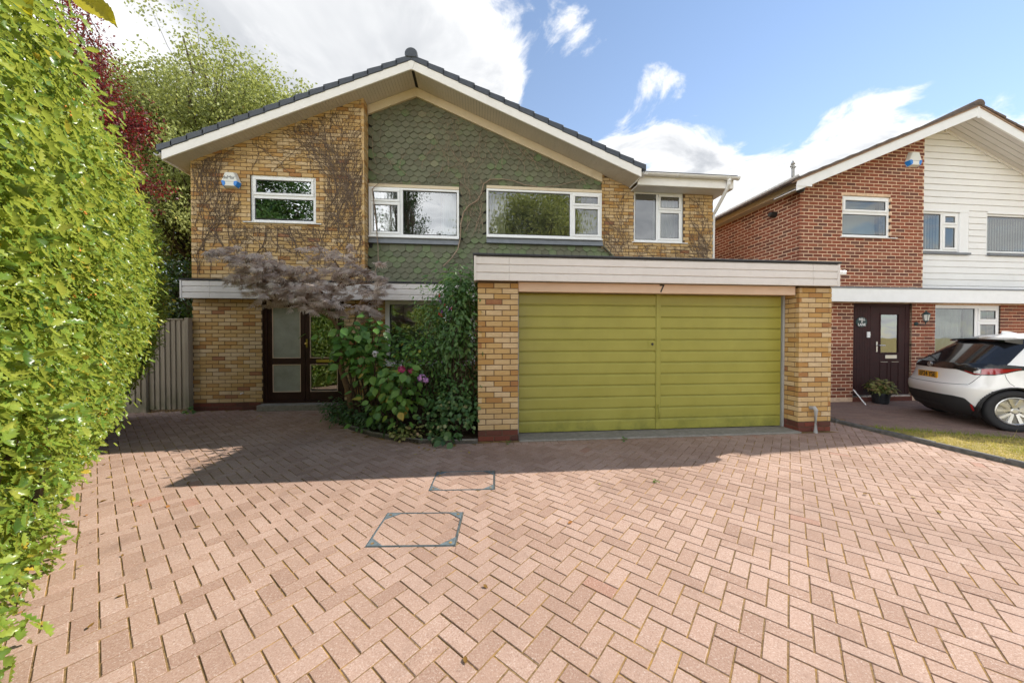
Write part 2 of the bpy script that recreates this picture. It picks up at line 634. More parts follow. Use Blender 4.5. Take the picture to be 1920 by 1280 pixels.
def m_curtain(name, a, tr=0.3):
    m, n = material(name)
    p = geo_pos(n)
    no = n.noise(p, 5, 3)
    finish(n, n.mix(no, a, tuple(x * 0.85 for x in a)), 0.9, 0.1, transl=(tr, a))
    return m


M_CURTAIN = m_curtain('pale_curtain', (0.70, 0.71, 0.60))
M_CURTAIN_B = m_curtain('blue_white_curtain', (0.62, 0.72, 0.80))
M_BLIND = m_curtain('vertical_blind', (0.60, 0.62, 0.56))
M_NET = m_curtain('net_curtain', (0.72, 0.74, 0.70))


def m_paver(name, stops, dark=0.0):
    m, n = material(name)
    p = geo_pos(n)
    r = rnd_attr(n)
    c = n.ramp(r, stops)
    sp = n.noise(p, 105, 4, 0.9)
    c = n.mix(n.maprange(sp, 0.55, 0.63, 0, 0.75), c, (0.68, 0.61, 0.55))
    c = n.mix(n.maprange(sp, 0.37, 0.45, 0.7, 0), c, (0.14, 0.08, 0.06))
    med = n.noise(p, 28, 5, 0.7)
    c = n.mix(n.maprange(med, 0.35, 0.7, 0.28, 0), c, (0.27, 0.155, 0.11))
    big = n.noise(p, 0.7, 5, 0.62, 0.4)
    c = n.mix(n.maprange(big, 0.42, 0.66, 0, 0.5), c, (0.25, 0.16, 0.12))
    blot = n.noise(p, 2.6, 6, 0.7, 0.6)
    c = n.mix(n.maprange(blot, 0.56, 0.74, 0, 0.5), c, (0.20, 0.135, 0.105))
    if dark:
        c = n.mix(dark, c, (0.10, 0.065, 0.055))
    h = n.math('ADD', n.math('MULTIPLY', sp, 0.5), n.math('MULTIPLY', med, 0.7))
    finish(n, c, 0.88, 0.25, bump=h, bstr=0.5, bdist=0.004)
    return m


M_PAVER = m_paver('pink_block_paver', [(0, (0.35, 0.225, 0.17)), (0.3, (0.42, 0.28, 0.215)), (0.65, (0.46, 0.315, 0.25)), (0.9, (0.48, 0.335, 0.27)), (0.97, (0.43, 0.265, 0.20)), (1, (0.38, 0.195, 0.14))])
M_PAVER2 = m_paver('grey_brown_paver', [(0, (0.20, 0.135, 0.115)), (0.5, (0.24, 0.165, 0.14)), (1, (0.28, 0.185, 0.15))])


def m_joint():
    m, n = material('joint_sand_and_moss')
    p = geo_pos(n)
    a = n.noise(p, 55, 5, 0.7)
    b = n.noise(p, 1.6, 4, 0.6)
    c = n.mix(n.maprange(a, 0.35, 0.65), (0.13, 0.085, 0.045), (0.30, 0.20, 0.10))
    c = n.mix(n.math('MULTIPLY', n.maprange(b, 0.42, 0.6, 0, 0.9), n.maprange(n.noise(p, 9, 4, 0.7), 0.4, 0.6)), c, (0.46, 0.28, 0.09))
    c = n.mix(n.maprange(n.noise(p, 3.3, 5, 0.7), 0.6, 0.72, 0, 0.6), c, (0.13, 0.12, 0.03))
    finish(n, c, 0.95, 0.1, bump=a, bstr=0.8, bdist=0.01)
    return m


M_JOINT = m_joint()
M_IRON = simple('galvanised_tray', (0.17, 0.21, 0.23), 0.55, 0.4, 0.35, var=0.25, scale=30)


def m_leaf(name, stops, rough=0.4, spec=0.5, tr=0.35, tcol=(0.35, 0.5, 0.05), tex=True):
    m, n = material(name)
    r = rnd_attr(n)
    c = n.ramp(r, stops)
    t = n.mix(0.5, c, tcol)
    if tex:
        p = geo_pos(n)
        no = n.noise(p, 35, 2)
        c = n.mix(n.maprange(no, 0.35, 0.65, 0.0, 0.3), c, tuple(x * 0.6 for x in stops[0][1]))
    finish(n, c, rough, spec, transl=(tr, t))
    return m


M_HOLLY = m_leaf('holly_leaf', [(0, (0.04, 0.10, 0.02)), (0.3, (0.13, 0.235, 0.035)), (0.65, (0.27, 0.365, 0.055)), (0.9, (0.44, 0.48, 0.09)), (1, (0.58, 0.38, 0.04))], 0.3, 0.5, 0.40, (0.74, 0.78, 0.12))
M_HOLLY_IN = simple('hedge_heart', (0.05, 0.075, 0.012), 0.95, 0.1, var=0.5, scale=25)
M_BIRCH = m_leaf('birch_leaf', [(0, (0.20, 0.25, 0.08)), (0.5, (0.34, 0.38, 0.12)), (0.85, (0.45, 0.49, 0.17)), (1, (0.52, 0.42, 0.13))], 0.5, 0.35, 0.42, (0.45, 0.47, 0.10))
M_PLUM = m_leaf('purple_plum_leaf', [(0, (0.06, 0.014, 0.022)), (0.45, (0.14, 0.025, 0.03)), (0.8, (0.30, 0.035, 0.03)), (1, (0.50, 0.08, 0.05))], 0.4, 0.45, 0.35, (0.42, 0.03, 0.02))
M_LAUREL = m_leaf('laurel_leaf', [(0, (0.02, 0.04, 0.012)), (0.6, (0.035, 0.075, 0.016)), (1, (0.075, 0.14, 0.025))], 0.3, 0.5, 0.2, (0.16, 0.3, 0.03))
M_ACER = m_leaf('maple_lace_leaf', [(0, (0.36, 0.28, 0.24)), (0.4, (0.58, 0.48, 0.42)), (0.75, (0.71, 0.62, 0.55)), (1, (0.78, 0.71, 0.61))], 0.5, 0.3, 0.42, (0.7, 0.52, 0.42))
M_HYDR = m_leaf('hydrangea_leaf', [(0, (0.06, 0.15, 0.03)), (0.5, (0.115, 0.25, 0.05)), (0.85, (0.20, 0.34, 0.06)), (0.96, (0.28, 0.37, 0.055)), (1, (0.46, 0.32, 0.05))], 0.42, 0.45, 0.3, (0.3, 0.46, 0.05))
M_CLIMB = m_leaf('climber_leaf', [(0, (0.045, 0.115, 0.03)), (0.5, (0.085, 0.185, 0.05)), (0.9, (0.155, 0.27, 0.075)), (1, (0.30, 0.31, 0.09))], 0.4, 0.45, 0.3, (0.22, 0.36, 0.06))
M_COVER = m_leaf('ground_cover_leaf', [(0, (0.03, 0.08, 0.025)), (0.55, (0.06, 0.14, 0.04)), (0.9, (0.14, 0.23, 0.07)), (1, (0.40, 0.39, 0.18))], 0.4, 0.45, 0.25, (0.2, 0.33, 0.06))
M_HORN = m_leaf('yellow_green_leaf', [(0, (0.36, 0.36, 0.02)), (0.6, (0.46, 0.43, 0.03)), (1, (0.56, 0.46, 0.03))], 0.45, 0.4, 0.4, (0.7, 0.62, 0.03))
M_BERRY = simple('orange_berry', (0.60, 0.24, 0.03), 0.35, 0.5, var=0.2, scale=40)
M_FALLEN = m_leaf('fallen_leaf', [(0, (0.22, 0.12, 0.03)), (0.4, (0.42, 0.30, 0.05)), (0.8, (0.58, 0.50, 0.10)), (1, (0.45, 0.16, 0.05))], 0.7, 0.2, 0.2, (0.5, 0.4, 0.05))
M_GRASS = m_leaf('dry_grass_blade', [(0, (0.13, 0.22, 0.025)), (0.3, (0.30, 0.33, 0.05)), (0.55, (0.52, 0.43, 0.12)), (1, (0.66, 0.53, 0.25))], 0.7, 0.2, 0.3, (0.5, 0.46, 0.1), tex=False)
M_TURF = simple('lawn_soil', (0.34, 0.27, 0.11), 0.95, 0.1, var=0.35, scale=9, bump=0.8, dirt=(0.6, (0.12, 0.15, 0.03), 3))
M_PINK = simple('pink_petal', (0.42, 0.05, 0.16), 0.6, 0.3, var=0.3, scale=60)
M_MAUVE = simple('mauve_petal', (0.50, 0.27, 0.55), 0.6, 0.3, var=0.25, scale=60)
M_WHITEFL = simple('white_petal', (0.68, 0.66, 0.70), 0.6, 0.3, var=0.1, scale=60)
M_FUCHSIA = simple('red_fuchsia', (0.55, 0.02, 0.03), 0.5, 0.4, var=0.2, scale=60)
M_FUCH_P = simple('purple_fuchsia', (0.16, 0.05, 0.22), 0.5, 0.4, var=0.2, scale=60)
M_PETALYEL = simple('yellow_centre', (0.55, 0.42, 0.12), 0.6, 0.3)

M_CARPAINT = simple('pearl_white_car_paint', (0.86, 0.85, 0.83), 0.28, 0.5, var=0.01, coat=0.7)
M_CARBLACK = simple('gloss_black_panel', (0.012, 0.012, 0.013), 0.12, 0.5, var=0.1, coat=0.5)
M_CARTRIM = simple('black_bumper_plastic', (0.03, 0.03, 0.031), 0.6, 0.35, var=0.15, bump=0.2)
M_TYRE = simple('tyre_rubber', (0.028, 0.028, 0.03), 0.75, 0.3, var=0.2, bump=0.3)
M_ALLOY = simple('alloy_wheel', (0.58, 0.57, 0.55), 0.3, 0.5, 0.85, var=0.05)
M_REDLENS = simple('red_lamp_lens', (0.33, 0.012, 0.014), 0.12, 0.6, var=0.1, coat=0.5)
M_CLEARLENS = simple('clear_lamp_lens', (0.5, 0.47, 0.44), 0.12, 0.6, var=0.1, coat=0.5)
M_PLATE = simple('yellow_number_plate', (0.80, 0.40, 0.015), 0.4, 0.4, var=0.04)
M_LANTERN = simple('lantern_glass', (0.62, 0.63, 0.58), 0.2, 0.6, var=0.1)
M_VERDI = simple('dark_green_lantern_metal', (0.022, 0.045, 0.045), 0.5, 0.4, var=0.2)

# ---------------------------------------------------------------- building helpers
def brick_box(L, H, D, rnd, jit=0.0):
    """brick with a slightly eased front edge; local: u 0..L, out 0..D (front at 0), z 0..H"""
    e = 0.004
    m = MB()
    vs = [(0, D, 0), (L, D, 0), (L, D, H), (0, D, H), (0, e, 0), (L, e, 0), (L, e, H), (0, e, H), (e, 0, e), (L - e, 0, e), (L - e, 0, H - e), (e, 0, H - e)]
    fs = [(8, 9, 10, 11), (4, 5, 9, 8), (5, 6, 10, 9), (6, 7, 11, 10), (7, 4, 8, 11), (0, 1, 5, 4), (1, 2, 6, 5), (2, 3, 7, 6), (3, 0, 4, 7)]
    return vs, fs


_BRICK_CACHE = {}


class Bricks:
    """Lays stretcher-bond courses; the first `budget` pieces become objects, the rest one joined mesh."""
    def __init__(self, parent, mat, budget, H=0.065, L=0.215):
        self.parent, self.mat, self.budget = parent, mat, budget
        self.H, self.L = H, L
        self.rest = MB()

    def frame(self, origin, ang):
        # ang: direction of u in the xy plane; outward normal is u rotated -90 degrees
        return Matrix.Translation(origin) @ Matrix.Rotation(ang, 4, 'Z')

    def lay(self, M, u0, u1, z0, z1, holes=(), top=None, single=False, parent=None, mat=None, start=0, off=0.0):
        H, J = self.H, 0.075 - self.H
        z = z0
        row = start
        while z + H * 0.6 < z1:
            h = min(H, z1 - z)
            spans = [(u0, u1)]
            for a, b, c, d in holes:
                if c < z + h - 0.012 and d > z + 0.012:
                    ns = []
                    for s, e in spans:
                        if b <= s or a >= e:
                            ns.append((s, e))
                        else:
                            if a - s > 0.03:
                                ns.append((s, a))
                            if e - b > 0.03:
                                ns.append((b, e))
                    spans = ns
            for s, e in spans:
                k = math.floor((s - u0 - off) / 0.225) - 1
                x = u0 + off + k * 0.225 - (0.1125 if row % 2 else 0.0)
                while x < e:
                    a, b = max(x, s), min(x + self.L, e)
                    if b - a > 0.035:
                        if top is None or z + h * 0.5 < top((a + b) / 2):
                            self.put(M, a, b, z, h, single, parent, mat)
                    x += 0.225
            z += H + J
            row += 1

    def put(self, M, a, b, z, h, single, parent, mat):
        r = min(0.999, max(0, random.betavariate(0.95, 1.25)))
        j = random.uniform(-0.0015, 0.0015)
        if single and self.budget > 0:
            self.budget -= 1
            L = round(b - a, 3)
            key = (L, round(h, 3), int(r * 11), (mat or self.mat).name)
            me = _BRICK_CACHE.get(key)
            if me is None:
                vs, fs = brick_box(L, h, 0.05, r)
                mb = MB()
                mb.add(vs, fs, r)
                me = mb.mesh('brick')
                _BRICK_CACHE[key] = me
            obj('brick', me, mat or self.mat, parent or self.parent, basis=M @ Matrix.Translation((a, j, z)))
        else:
            vs, fs = brick_box(b - a, h, 0.05, r)
            vs = [M @ Vector((x + a, y + j, zz + z)) for x, y, zz in vs]
            self.rest.add(vs, fs, r)


def wall_core(mb, M, u0, u1, z0, top, holes, d0=0.008, d1=0.22):
    """mortar body behind the bricks, with openings; top: function of u"""
    xs = sorted(set([u0, u1] + [h[0] for h in holes if u0 < h[0] < u1] + [h[1] for h in holes if u0 < h[1] < u1]))
    for a, b in zip(xs[:-1], xs[1:]):
        mid = (a + b) / 2
        hs = sorted([(h[2], h[3]) for h in holes if h[0] < mid < h[1]])
        lo = z0
        segs = []
        for c, d in hs:
            if c > lo:
                segs.append((lo, c, c))
            lo = max(lo, d)
        segs.append((lo, None, None))
        for s, e, _ in segs:
            ta = e if e is not None else top(a)
            tb = e if e is not None else top(b)
            vs = [(a, d0, s), (b, d0, s), (b, d1, s), (a, d1, s), (a, d0, ta), (b, d0, tb), (b, d1, tb), (a, d1, ta)]
            mb.add([M @ Vector(v) for v in vs], [(0, 3, 2, 1), (4, 5, 6, 7), (0, 1, 5, 4), (1, 2, 6, 5), (2, 3, 7, 6), (3, 0, 4, 7)])


def window(parent, x0, x1, z0, z1, y, lights, fw=0.045, sill=None, frame_mat=None, depth=0.07, glass=None, mull=(), label=None, sill_drop=0.03):
    """lights: (a, b, c, d, casement). Front of the frame at y, looking along +Y."""
    fm = frame_mat or M_UPVC
    root = MB()
    # outer frame
    root.box(x0, x1, y, y + depth, z1 - fw, z1)
    root.box(x0, x1, y, y + depth, z0, z0 + fw)
    root.box(x0, x0 + fw, y + 0.001, y + depth - 0.001, z0 + fw, z1 - fw)
    root.box(x1 - fw, x1, y + 0.001, y + depth - 0.001, z0 + fw, z1 - fw)
    for (a, b, c, d) in mull:
        root.box(a, b, y + 0.002, y + depth - 0.002, c, d)
    wobj = root.build('window', fm, parent, bevel=0.004)
    if label:
        wobj['label'] = label
    for (a, b, c, d, case) in lights:
        if case:
            s = MB()
            q = 0.05
            s.box(a, b, y - 0.014, y + 0.03, d - q, d)
            s.box(a, b, y - 0.014, y + 0.03, c, c + q)
            s.box(a, a + q, y - 0.013, y + 0.029, c + q, d - q)
            s.box(b - q, b, y - 0.013, y + 0.029, c + q, d - q)
            s.build('sash', fm, wobj, bevel=0.005)
            ga, gb, gc, gd = a + q, b - q, c + q, d - q
        else:
            ga, gb, gc, gd = a, b, c, d
        yy = y + (0.006 if case else 0.02)
        gk = MB()
        gsk = 0.012
        gk.box(ga, ga + gsk, yy - 0.004, yy + 0.004, gc, gd).box(gb - gsk, gb, yy - 0.004, yy + 0.004, gc, gd)
        gk.box(ga + gsk, gb - gsk, yy - 0.004, yy + 0.004, gc, gc + gsk).box(ga + gsk, gb - gsk, yy - 0.004, yy + 0.004, gd - gsk, gd)
        gk.build('gasket', M_BLACK, wobj)
        g = MB()
        g.add([(ga, yy + 0.001, gc), (gb, yy + 0.001, gc), (gb, yy + 0.001, gd), (ga, yy + 0.001, gd)], [(0, 1, 2, 3)])
        g.build('pane', glass or M_GLASS, wobj)
    if sill:
        a, b, d = sill
        s = MB()
        s.prism_x([(y - d, z0 - sill_drop - 0.002), (y + 0.03, z0 - sill_drop - 0.002), (y + 0.03, z0 - 0.002), (y - 0.01, z0 - 0.002), (y - d, z0 - 0.016)], a, b)
        s.build('sill', fm, wobj, bevel=0.003)
    return wobj


def room(parent, x0, x1, z0, z1, y0, y1):
    m = MB()
    m.add([(x0, y0, z0), (x1, y0, z0), (x1, y1, z0), (x0, y1, z0), (x0, y0, z1), (x1, y0, z1), (x1, y1, z1), (x0, y1, z1)],
          [(0, 1, 2, 3), (4, 7, 6, 5), (1, 5, 6, 2), (2, 6, 7, 3), (3, 7, 4, 0)])
    return m.build('room', M_ROOM, parent)


def curtain(name, x0, x1, z0, z1, y, mat, label, amp=0.025, wave=0.085, group=None, cat='curtain'):
    n = max(10, int((x1 - x0) / wave * 10))
    ph = random.random() * 6
    V, F = [], []
    for i in range(n + 1):
        u = i / n
        x = x0 + (x1 - x0) * u
        for j in range(5):
            t = j / 4
            yy = y + amp * math.sin(2 * math.pi * (x - x0) / wave + ph + 0.6 * math.sin(x * 9)) * (0.7 + 0.3 * t)
            V.append((x + 0.01 * math.sin(7 * t + x * 5), yy, z0 + (z1 - z0) * t))
    for i in range(n):
        for j in range(4):
            a = i * 5 + j
            F.append((a, a + 5, a + 6, a + 1))
    me = np_mesh(name, V, F, None, True)
    return obj(name, me, mat, None, label=label, cat=cat, group=group)


# ---------------------------------------------------------------- main house
HOUSE = empty('detached_house', (-0.1, 7.5, 0), 'buff brick house with green scale-tiled gable and olive double garage', 'house')
AX, AZ = -1.285, 6.664            # apex of the bargeboard bottom
SL, SR = 0.444, 0.399             # roof slopes
YV, YB, YT = 6.915, 7.19, 7.45    # verge, brick front, tiled wall
XL, XR = -5.76, 3.42


def soff(x):
    return AZ - (AX - x) * SL if x < AX else AZ - (x - AX) * SR


ID = Matrix.Identity(4)


def plane_y(y):
    return Matrix.Translation((0, y, 0))


def plane_px(x):      # wall facing +X, u runs along +Y
    return Matrix.Translation((x, 0, 0)) @ Matrix.Rotation(math.pi / 2, 4, 'Z')


def plane_mx(x, y1):  # wall facing -X, u runs along -Y from y1
    return Matrix.Translation((x, y1, 0)) @ Matrix.Rotation(-math.pi / 2, 4, 'Z')


core = MB()
h_left = [(-4.43, -3.21, 3.70, 4.62), (-4.235, -2.685, 0.12, 2.25)]
top_l = lambda u: soff(u) + 0.10
wall_core(core, plane_y(YB), -5.495, -2.285, 0.0, top_l, h_left)
# return of the left block, recessed lower wall, right block
core.box(-2.49, -2.288, YB + 0.23, YT + 0.2, 0.0, soff(-2.4) + 0.08)
wall = core.build('wall', M_MORTAR, HOUSE)
low = MB()
wall_core(low, plane_y(7.42), -2.27, 0.0, 0.0, lambda u: 2.3, [(-1.945, -0.06, 0.85, 2.21)])
low.build('window_wall', M_MORTAR, HOUSE)
rgt = MB()
wall_core(rgt, plane_y(YT), 2.76, 5.43, 2.45, lambda u: max(4.95, soff(u) + 0.06), [(3.52, 4.705, 3.60, 4.735)])
rgt.build('upper_wall', M_MORTAR, HOUSE)
pillar_a = MB().box(0.008, 0.55, 4.698, 5.2, 0.0, 2.3).build('pillar', M_MORTAR, HOUSE)
pillar_b = MB().box(4.828, 5.352, 4.698, 5.2, 0.0, 2.3).build('pillar', M_MORTAR, HOUSE)

BK = Bricks(wall, M_BUFF, 300)
PL = Bricks(wall, M_PLINTH, 60)
PG = plane_y(4.69)
ZP = 0.155
BK.lay(PG, 0.0, 0.558, ZP, 2.19, single=True, parent=pillar_a)
BK.lay(PG, 4.82, 5.36, ZP, 2.19, single=True, off=0.05, parent=pillar_b)
BK.lay(plane_mx(4.82, 4.99), 0.0, 0.298, ZP, 2.19, single=True, start=1, parent=pillar_b)
PL.lay(PG, 0.0, 0.558, 0.0, 0.15, single=True, parent=pillar_a)
PL.lay(PG, 4.82, 5.36, 0.0, 0.15, single=True, parent=pillar_b)
PL.lay(plane_mx(4.82, 4.99), 0.0, 0.298, 0.0, 0.15, single=True, parent=pillar_b)
BK.lay(plane_px(5.36), 4.69, 7.4, ZP, 2.19)
BK.lay(plane_mx(0.0, 7.4), 0.0, 2.71, ZP, 2.19)
# left block: lower storey, then upper
BK.lay(plane_y(YB), -5.5, -4.235, ZP, 2.20, single=True, off=0.02)
PL.lay(plane_y(YB), -5.5, -4.235, 0.0, 0.15, single=True)
PL.lay(plane_y(YB), -4.235, -2.28, 0.0, 0.10)
BK.lay(plane_y(YB), -2.685, -2.28, ZP, 2.20, single=True)
BK.lay(plane_y(YB), -5.5, -2.28, 2.21, 7.0, holes=h_left, top=lambda u: soff(u) + 0.06)
BK.lay(plane_px(-2.28), YB, YT + 0.06, 0.155, 7.0, top=lambda u: soff(-2.28) + 0.05)
BK.lay(plane_y(7.42), -2.27, 0.0, ZP, 2.3, holes=[(-1.945, -0.06, 0.85, 2.3)])
BK.lay(plane_y(YT), 2.765, 5.435, 2.46, 5.3, holes=[(3.52, 4.705, 3.60, 4.735)], off=0.07, top=lambda u: max(4.93, soff(u) + 0.06) if u < 3.42 else 4.93)
BK.rest.build('brickwork', M_BUFF, wall, kind='stuff')
PL.rest.build('plinth_brickwork', M_PLINTH, wall, kind='stuff')

# side and rear walls (buff brick, sunlit flank on the right)
side = MB()
side.box(-5.488, -5.25, YB + 0.23, 15.0, 0.0, 4.95)
side.box(5.19, 5.425, YT + 0.23, 15.0, 0.0, 4.93)
side.box(-5.24, 5.18, 14.76, 14.99, 0.0, 4.9)
side.prism_y([(-5.24, 4.905), (5.18, 4.905), (3.2, 5.0), (AX, AZ + 0.05), (-5.24, 4.95)], 14.765, 14.985)
side.build('flank_wall', M_BUFF_FAR, HOUSE)

# tiled wall backing
tb = MB()
wall_core(tb, plane_y(YT + 0.03), -2.285, 2.76, 2.3, lambda u: soff(u) + 0.05, [(-2.262, -0.398, 3.52, 4.62), (0.188, 2.752, 3.585, 4.685)])
tb.build('tile_backing', M_DARK, HOUSE)


# hexagonal tiles, hung in half-lapped courses; the courses below the sills kick outwards
def hexa(wd, ht):
    b = wd * 0.10
    pts = [(-b, 0), (b, 0), (wd / 2, ht * 0.235), (wd / 2, ht), (-wd / 2, ht), (-wd / 2, ht * 0.235)]
    V = [(x, 0.0 + 0.024 * (z / ht) - 0.0, z) for x, z in pts]
    V2 = [(x, y + 0.013, z) for x, y, z in V]
    F = [tuple(range(6)), (0, 6, 7, 1), (1, 7, 8, 2), (2, 8, 9, 3), (5, 11, 6, 0), (4, 10, 11, 5)]
    return V + V2, F


TW, TG = 0.171, 0.1145
hv, hf = hexa(TW - 0.004, 0.205)
tile_vars = []
for i in range(10):
    mb = MB()
    mb.add(hv, hf, i / 10 + 0.05)
    me = mb.mesh('scale_tile')
    me.materials.append(M_TILE)
    tile_vars.append(me)
spots = []
nrow = int((6.5 - 2.53) / TG)
for r in range(nrow):
    z = 2.53 + r * TG
    kick = max(0.0, (3.40 - z)) * 0.16
    xmax = 2.76 + (0.30 * min(1, max(0, (3.42 - z) / 0.25)) if z < 3.42 else 0)
    x = -2.285 + (TW / 2 if r % 2 else TW)
    while x < xmax - 0.02:
        zt = z + 0.13
        ok = zt < soff(x) - 0.10
        for (a, b, c, d) in ((-2.262, -0.398, 3.40, 4.62), (0.188, 2.752, 3.465, 4.685)):
            if a - 0.03 < x < b + 0.03 and c - 0.09 < z < d - 0.01:
                ok = False
        if x > -0.02 and z < 2.55:
            ok = False
        if ok and x - TW / 2 > -2.30:
            spots.append((x, YT - 0.012 - kick, z, 0.16 if kick else 0.0))
        x += TW
spots.sort(key=lambda s: (s[1] ** 2 + s[0] ** 2 + (s[2] - 1.43) ** 2))
TILED = MB().box(-2.28, 2.75, YT + 0.262, YT + 0.27, 2.4, 4.9).build('tile_hanging', M_DARK, HOUSE)
TILED['label'] = 'green hexagonal scale tiles hung over the gable'
rest_t = MB()
for i, (x, y, z, tilt) in enumerate(spots):
    r = random.random()
    if 2.9 < z < 3.5 and random.random() < 0.35:
        r = random.uniform(0.85, 1.0)
    M = Matrix.Translation((x, y + random.uniform(-0.003, 0.003), z + random.uniform(-0.003, 0.003))) @ Matrix.Rotation(random.uniform(-0.02, 0.02), 4, 'Y') @ Matrix.Rotation(-tilt + random.uniform(-0.02, 0.02), 4, 'X')
    if i < 300:
        obj('scale_tile', tile_vars[min(9, int(r * 10))], None, TILED, basis=M)
    else:
        rest_t.add([M @ Vector(v) for v in hv], hf, r)
rest_t.build('upper_scale_tiles', M_TILE, TILED, kind='stuff')
for x0, x1, z0 in ((-2.262, -0.398, 4.634), (0.188, 2.752, 4.699)):
    x = x0
    while x < x1 - 0.02:
        xe = min(x + TW, x1)
        MB().box(x + 0.002, xe - 0.002, YT + 0.004, YT + 0.016, z0, z0 + 0.15, random.random()).build('undercourse_tile', M_TILE, TILED)
        x = xe

# ---- roof
roof = MB()
TH = 0.16
YE = 15.2


def slab(mb, x0, z0, x1, z1, y0, y1, t):
    mb.prism_y([(x0, z0), (x1, z1), (x1, z1 + t), (x0, z0 + t)], y0, y1)


slab(roof, XL - 0.02, soff(XL - 0.02) + 0.17, AX, AZ + 0.17, YV + 0.03, YE, 0.06)
slab(roof, AX, AZ + 0.17, XR + 0.02, soff(XR + 0.02) + 0.17, YV + 0.03, YE, 0.06)
ROOF = roof.build('roof', M_ROOF, HOUSE)
# verge units, each overlapping the next one down
for sgn, xe, sl in ((-1, XL - 0.08, SL), (1, XR + 0.10, SR)):
    Lh = abs(xe - AX)
    ln = math.hypot(1, sl)
    nU = 17 if sgn < 0 else 16
    for i in range(nU):
        a = i / nU * Lh
        b = min(Lh, (i + 1) / nU * Lh + 0.035)
        za, zb = AZ + 0.165 - a * sl, AZ + 0.165 - b * sl
        u = MB()
        up = 0.012
        pts = [(AX + sgn * a, za), (AX + sgn * b, zb + up), (AX + sgn * b, zb + 0.125 + up), (AX + sgn * a, za + 0.105)]
        if sgn < 0:
            pts = pts[::-1]
        u.prism_y(pts, YV - 0.035, YV + 0.10)
        # tile course going back behind the verge unit
        pts2 = [(AX + sgn * a, za + 0.06), (AX + sgn * b, zb + up + 0.06), (AX + sgn * b, zb + 0.112 + up), (AX + sgn * a, za + 0.095)]
        if sgn < 0:
            pts2 = pts2[::-1]
        u.prism_y(pts2, YV + 0.102, YE)
        u.build('roof_tile', M_ROOF, ROOF, bevel=0.008)
rc = MB()
prof = [(0.125 * math.cos(a), 0.125 * math.sin(a)) for a in np.linspace(-0.5, math.pi + 0.5, 13)]
rc.prism_y([(AX + x, AZ + 0.275 + z) for x, z in prof], YV - 0.05, YE)
rc.smooth = False
rc.build('ridge_cap', M_ROOF, ROOF, bevel=0.01)
lamp_ridge = MB().prism_y([(AX - 0.075, AZ + 0.165), (AX + 0.075, AZ + 0.165), (AX + 0.01, AZ - 0.012), (AX - 0.01, AZ - 0.012)][::-1], YV - 0.026, YV + 0.02)
lamp_ridge.build('apex_cover', M_BARGE, HOUSE, bevel=0.003)
# bargeboards
for x0, x1 in ((XL, AX), (AX, XR)):
    b = MB()
    b.prism_y([(x0, soff(x0)), (x1, soff(x1)), (x1, soff(x1) + 0.185), (x0, soff(x0) + 0.185)], YV - 0.02, YV + 0.012)
    b.build('bargeboard', M_BARGE, HOUSE, bevel=0.004)
    y = MB()
    y.prism_y([(x0, soff(x0) + 0.182), (x1, soff(x1) + 0.182), (x1, soff(x1) + 0.197), (x0, soff(x0) + 0.197)], YV - 0.028, YV + 0.01)
    y.build('verge_strip', M_CREAM, HOUSE)
# soffit of narrow boards across the overhang
bw = 0.058
x = XL
SOF = MB().prism_y([(XL, soff(XL) + 0.035), (AX, AZ + 0.035), (AX, AZ + 0.05), (XL, soff(XL) + 0.05)], YV + 0.014, YT + 0.02)
SOF.prism_y([(AX, AZ + 0.035), (XR, soff(XR) + 0.035), (XR, soff(XR) + 0.05), (AX, AZ + 0.05)], YV + 0.014, YT + 0.02)
SOFF = SOF.build('soffit', M_DARK, HOUSE)
while x < XR - 0.01:
    x1 = min(x + bw - 0.004, XR)
    if not (x < AX < x1):
        y1 = YT + 0.0
        MB().prism_y([(x, soff(x) + 0.018), (x1, soff(x1) + 0.018), (x1, soff(x1) + 0.036), (x, soff(x) + 0.036)], YV + 0.014, y1).build('soffit_board', M_SOFFIT, SOFF)
    x += bw
# end returns of the overhang
MB().prism_x([(YV + 0.014, soff(XL) + 0.002), (8.2, soff(XL) + 0.002), (8.2, soff(XL) + 0.17), (YV + 0.014, soff(XL) + 0.17)], XL - 0.012, XL + 0.012).build('eaves_board', M_BARGE, HOUSE)
MB().prism_x([(YV + 0.014, soff(XR) + 0.002), (YT + 0.0, soff(XR) + 0.002), (YT + 0.0, soff(XR) + 0.17), (YV + 0.014, soff(XR) + 0.17)], XR - 0.012, XR + 0.012).build('eaves_board', M_BARGE, HOUSE)
MB().box(-5.75, -5.48, 8.2, YE, 4.66, 4.7).build('eaves_soffit', M_SOFFIT, HOUSE)
# eaves gutters (half round) on both sides of the main roof
for xg in (XL - 0.085, XR + 0.10):
    g = MB()
    zg = soff(XL) + 0.13 if xg < 0 else soff(XR) + 0.12
    pr = [(0.055 * math.cos(a), 0.055 * math.sin(a)) for a in np.linspace(math.pi, 2 * math.pi, 9)]
    pr += [(0.048 * math.cos(a), 0.048 * math.sin(a)) for a in np.linspace(2 * math.pi, math.pi, 9)]
    g.prism_y([(xg + px, zg + pz) for px, pz in pr], YV - 0.01, YE - 0.1 if xg < 0 else YT - 0.1)
    g.build('gutter', M_GUTTER, HOUSE)
# cream board at the head of the tiled wall
for x0, x1 in ((-2.275, AX), (AX, 2.76)):
    b = MB()
    f = lambda q: soff(q) + 0.015
    b.prism_y([(x0, f(x0) - 0.185), (x1, f(x1) - 0.185), (x1, f(x1)), (x0, f(x0))], 7.40, 7.46)
    b.build('cream_head_board', M_CREAM, HOUSE, bevel=0.004)

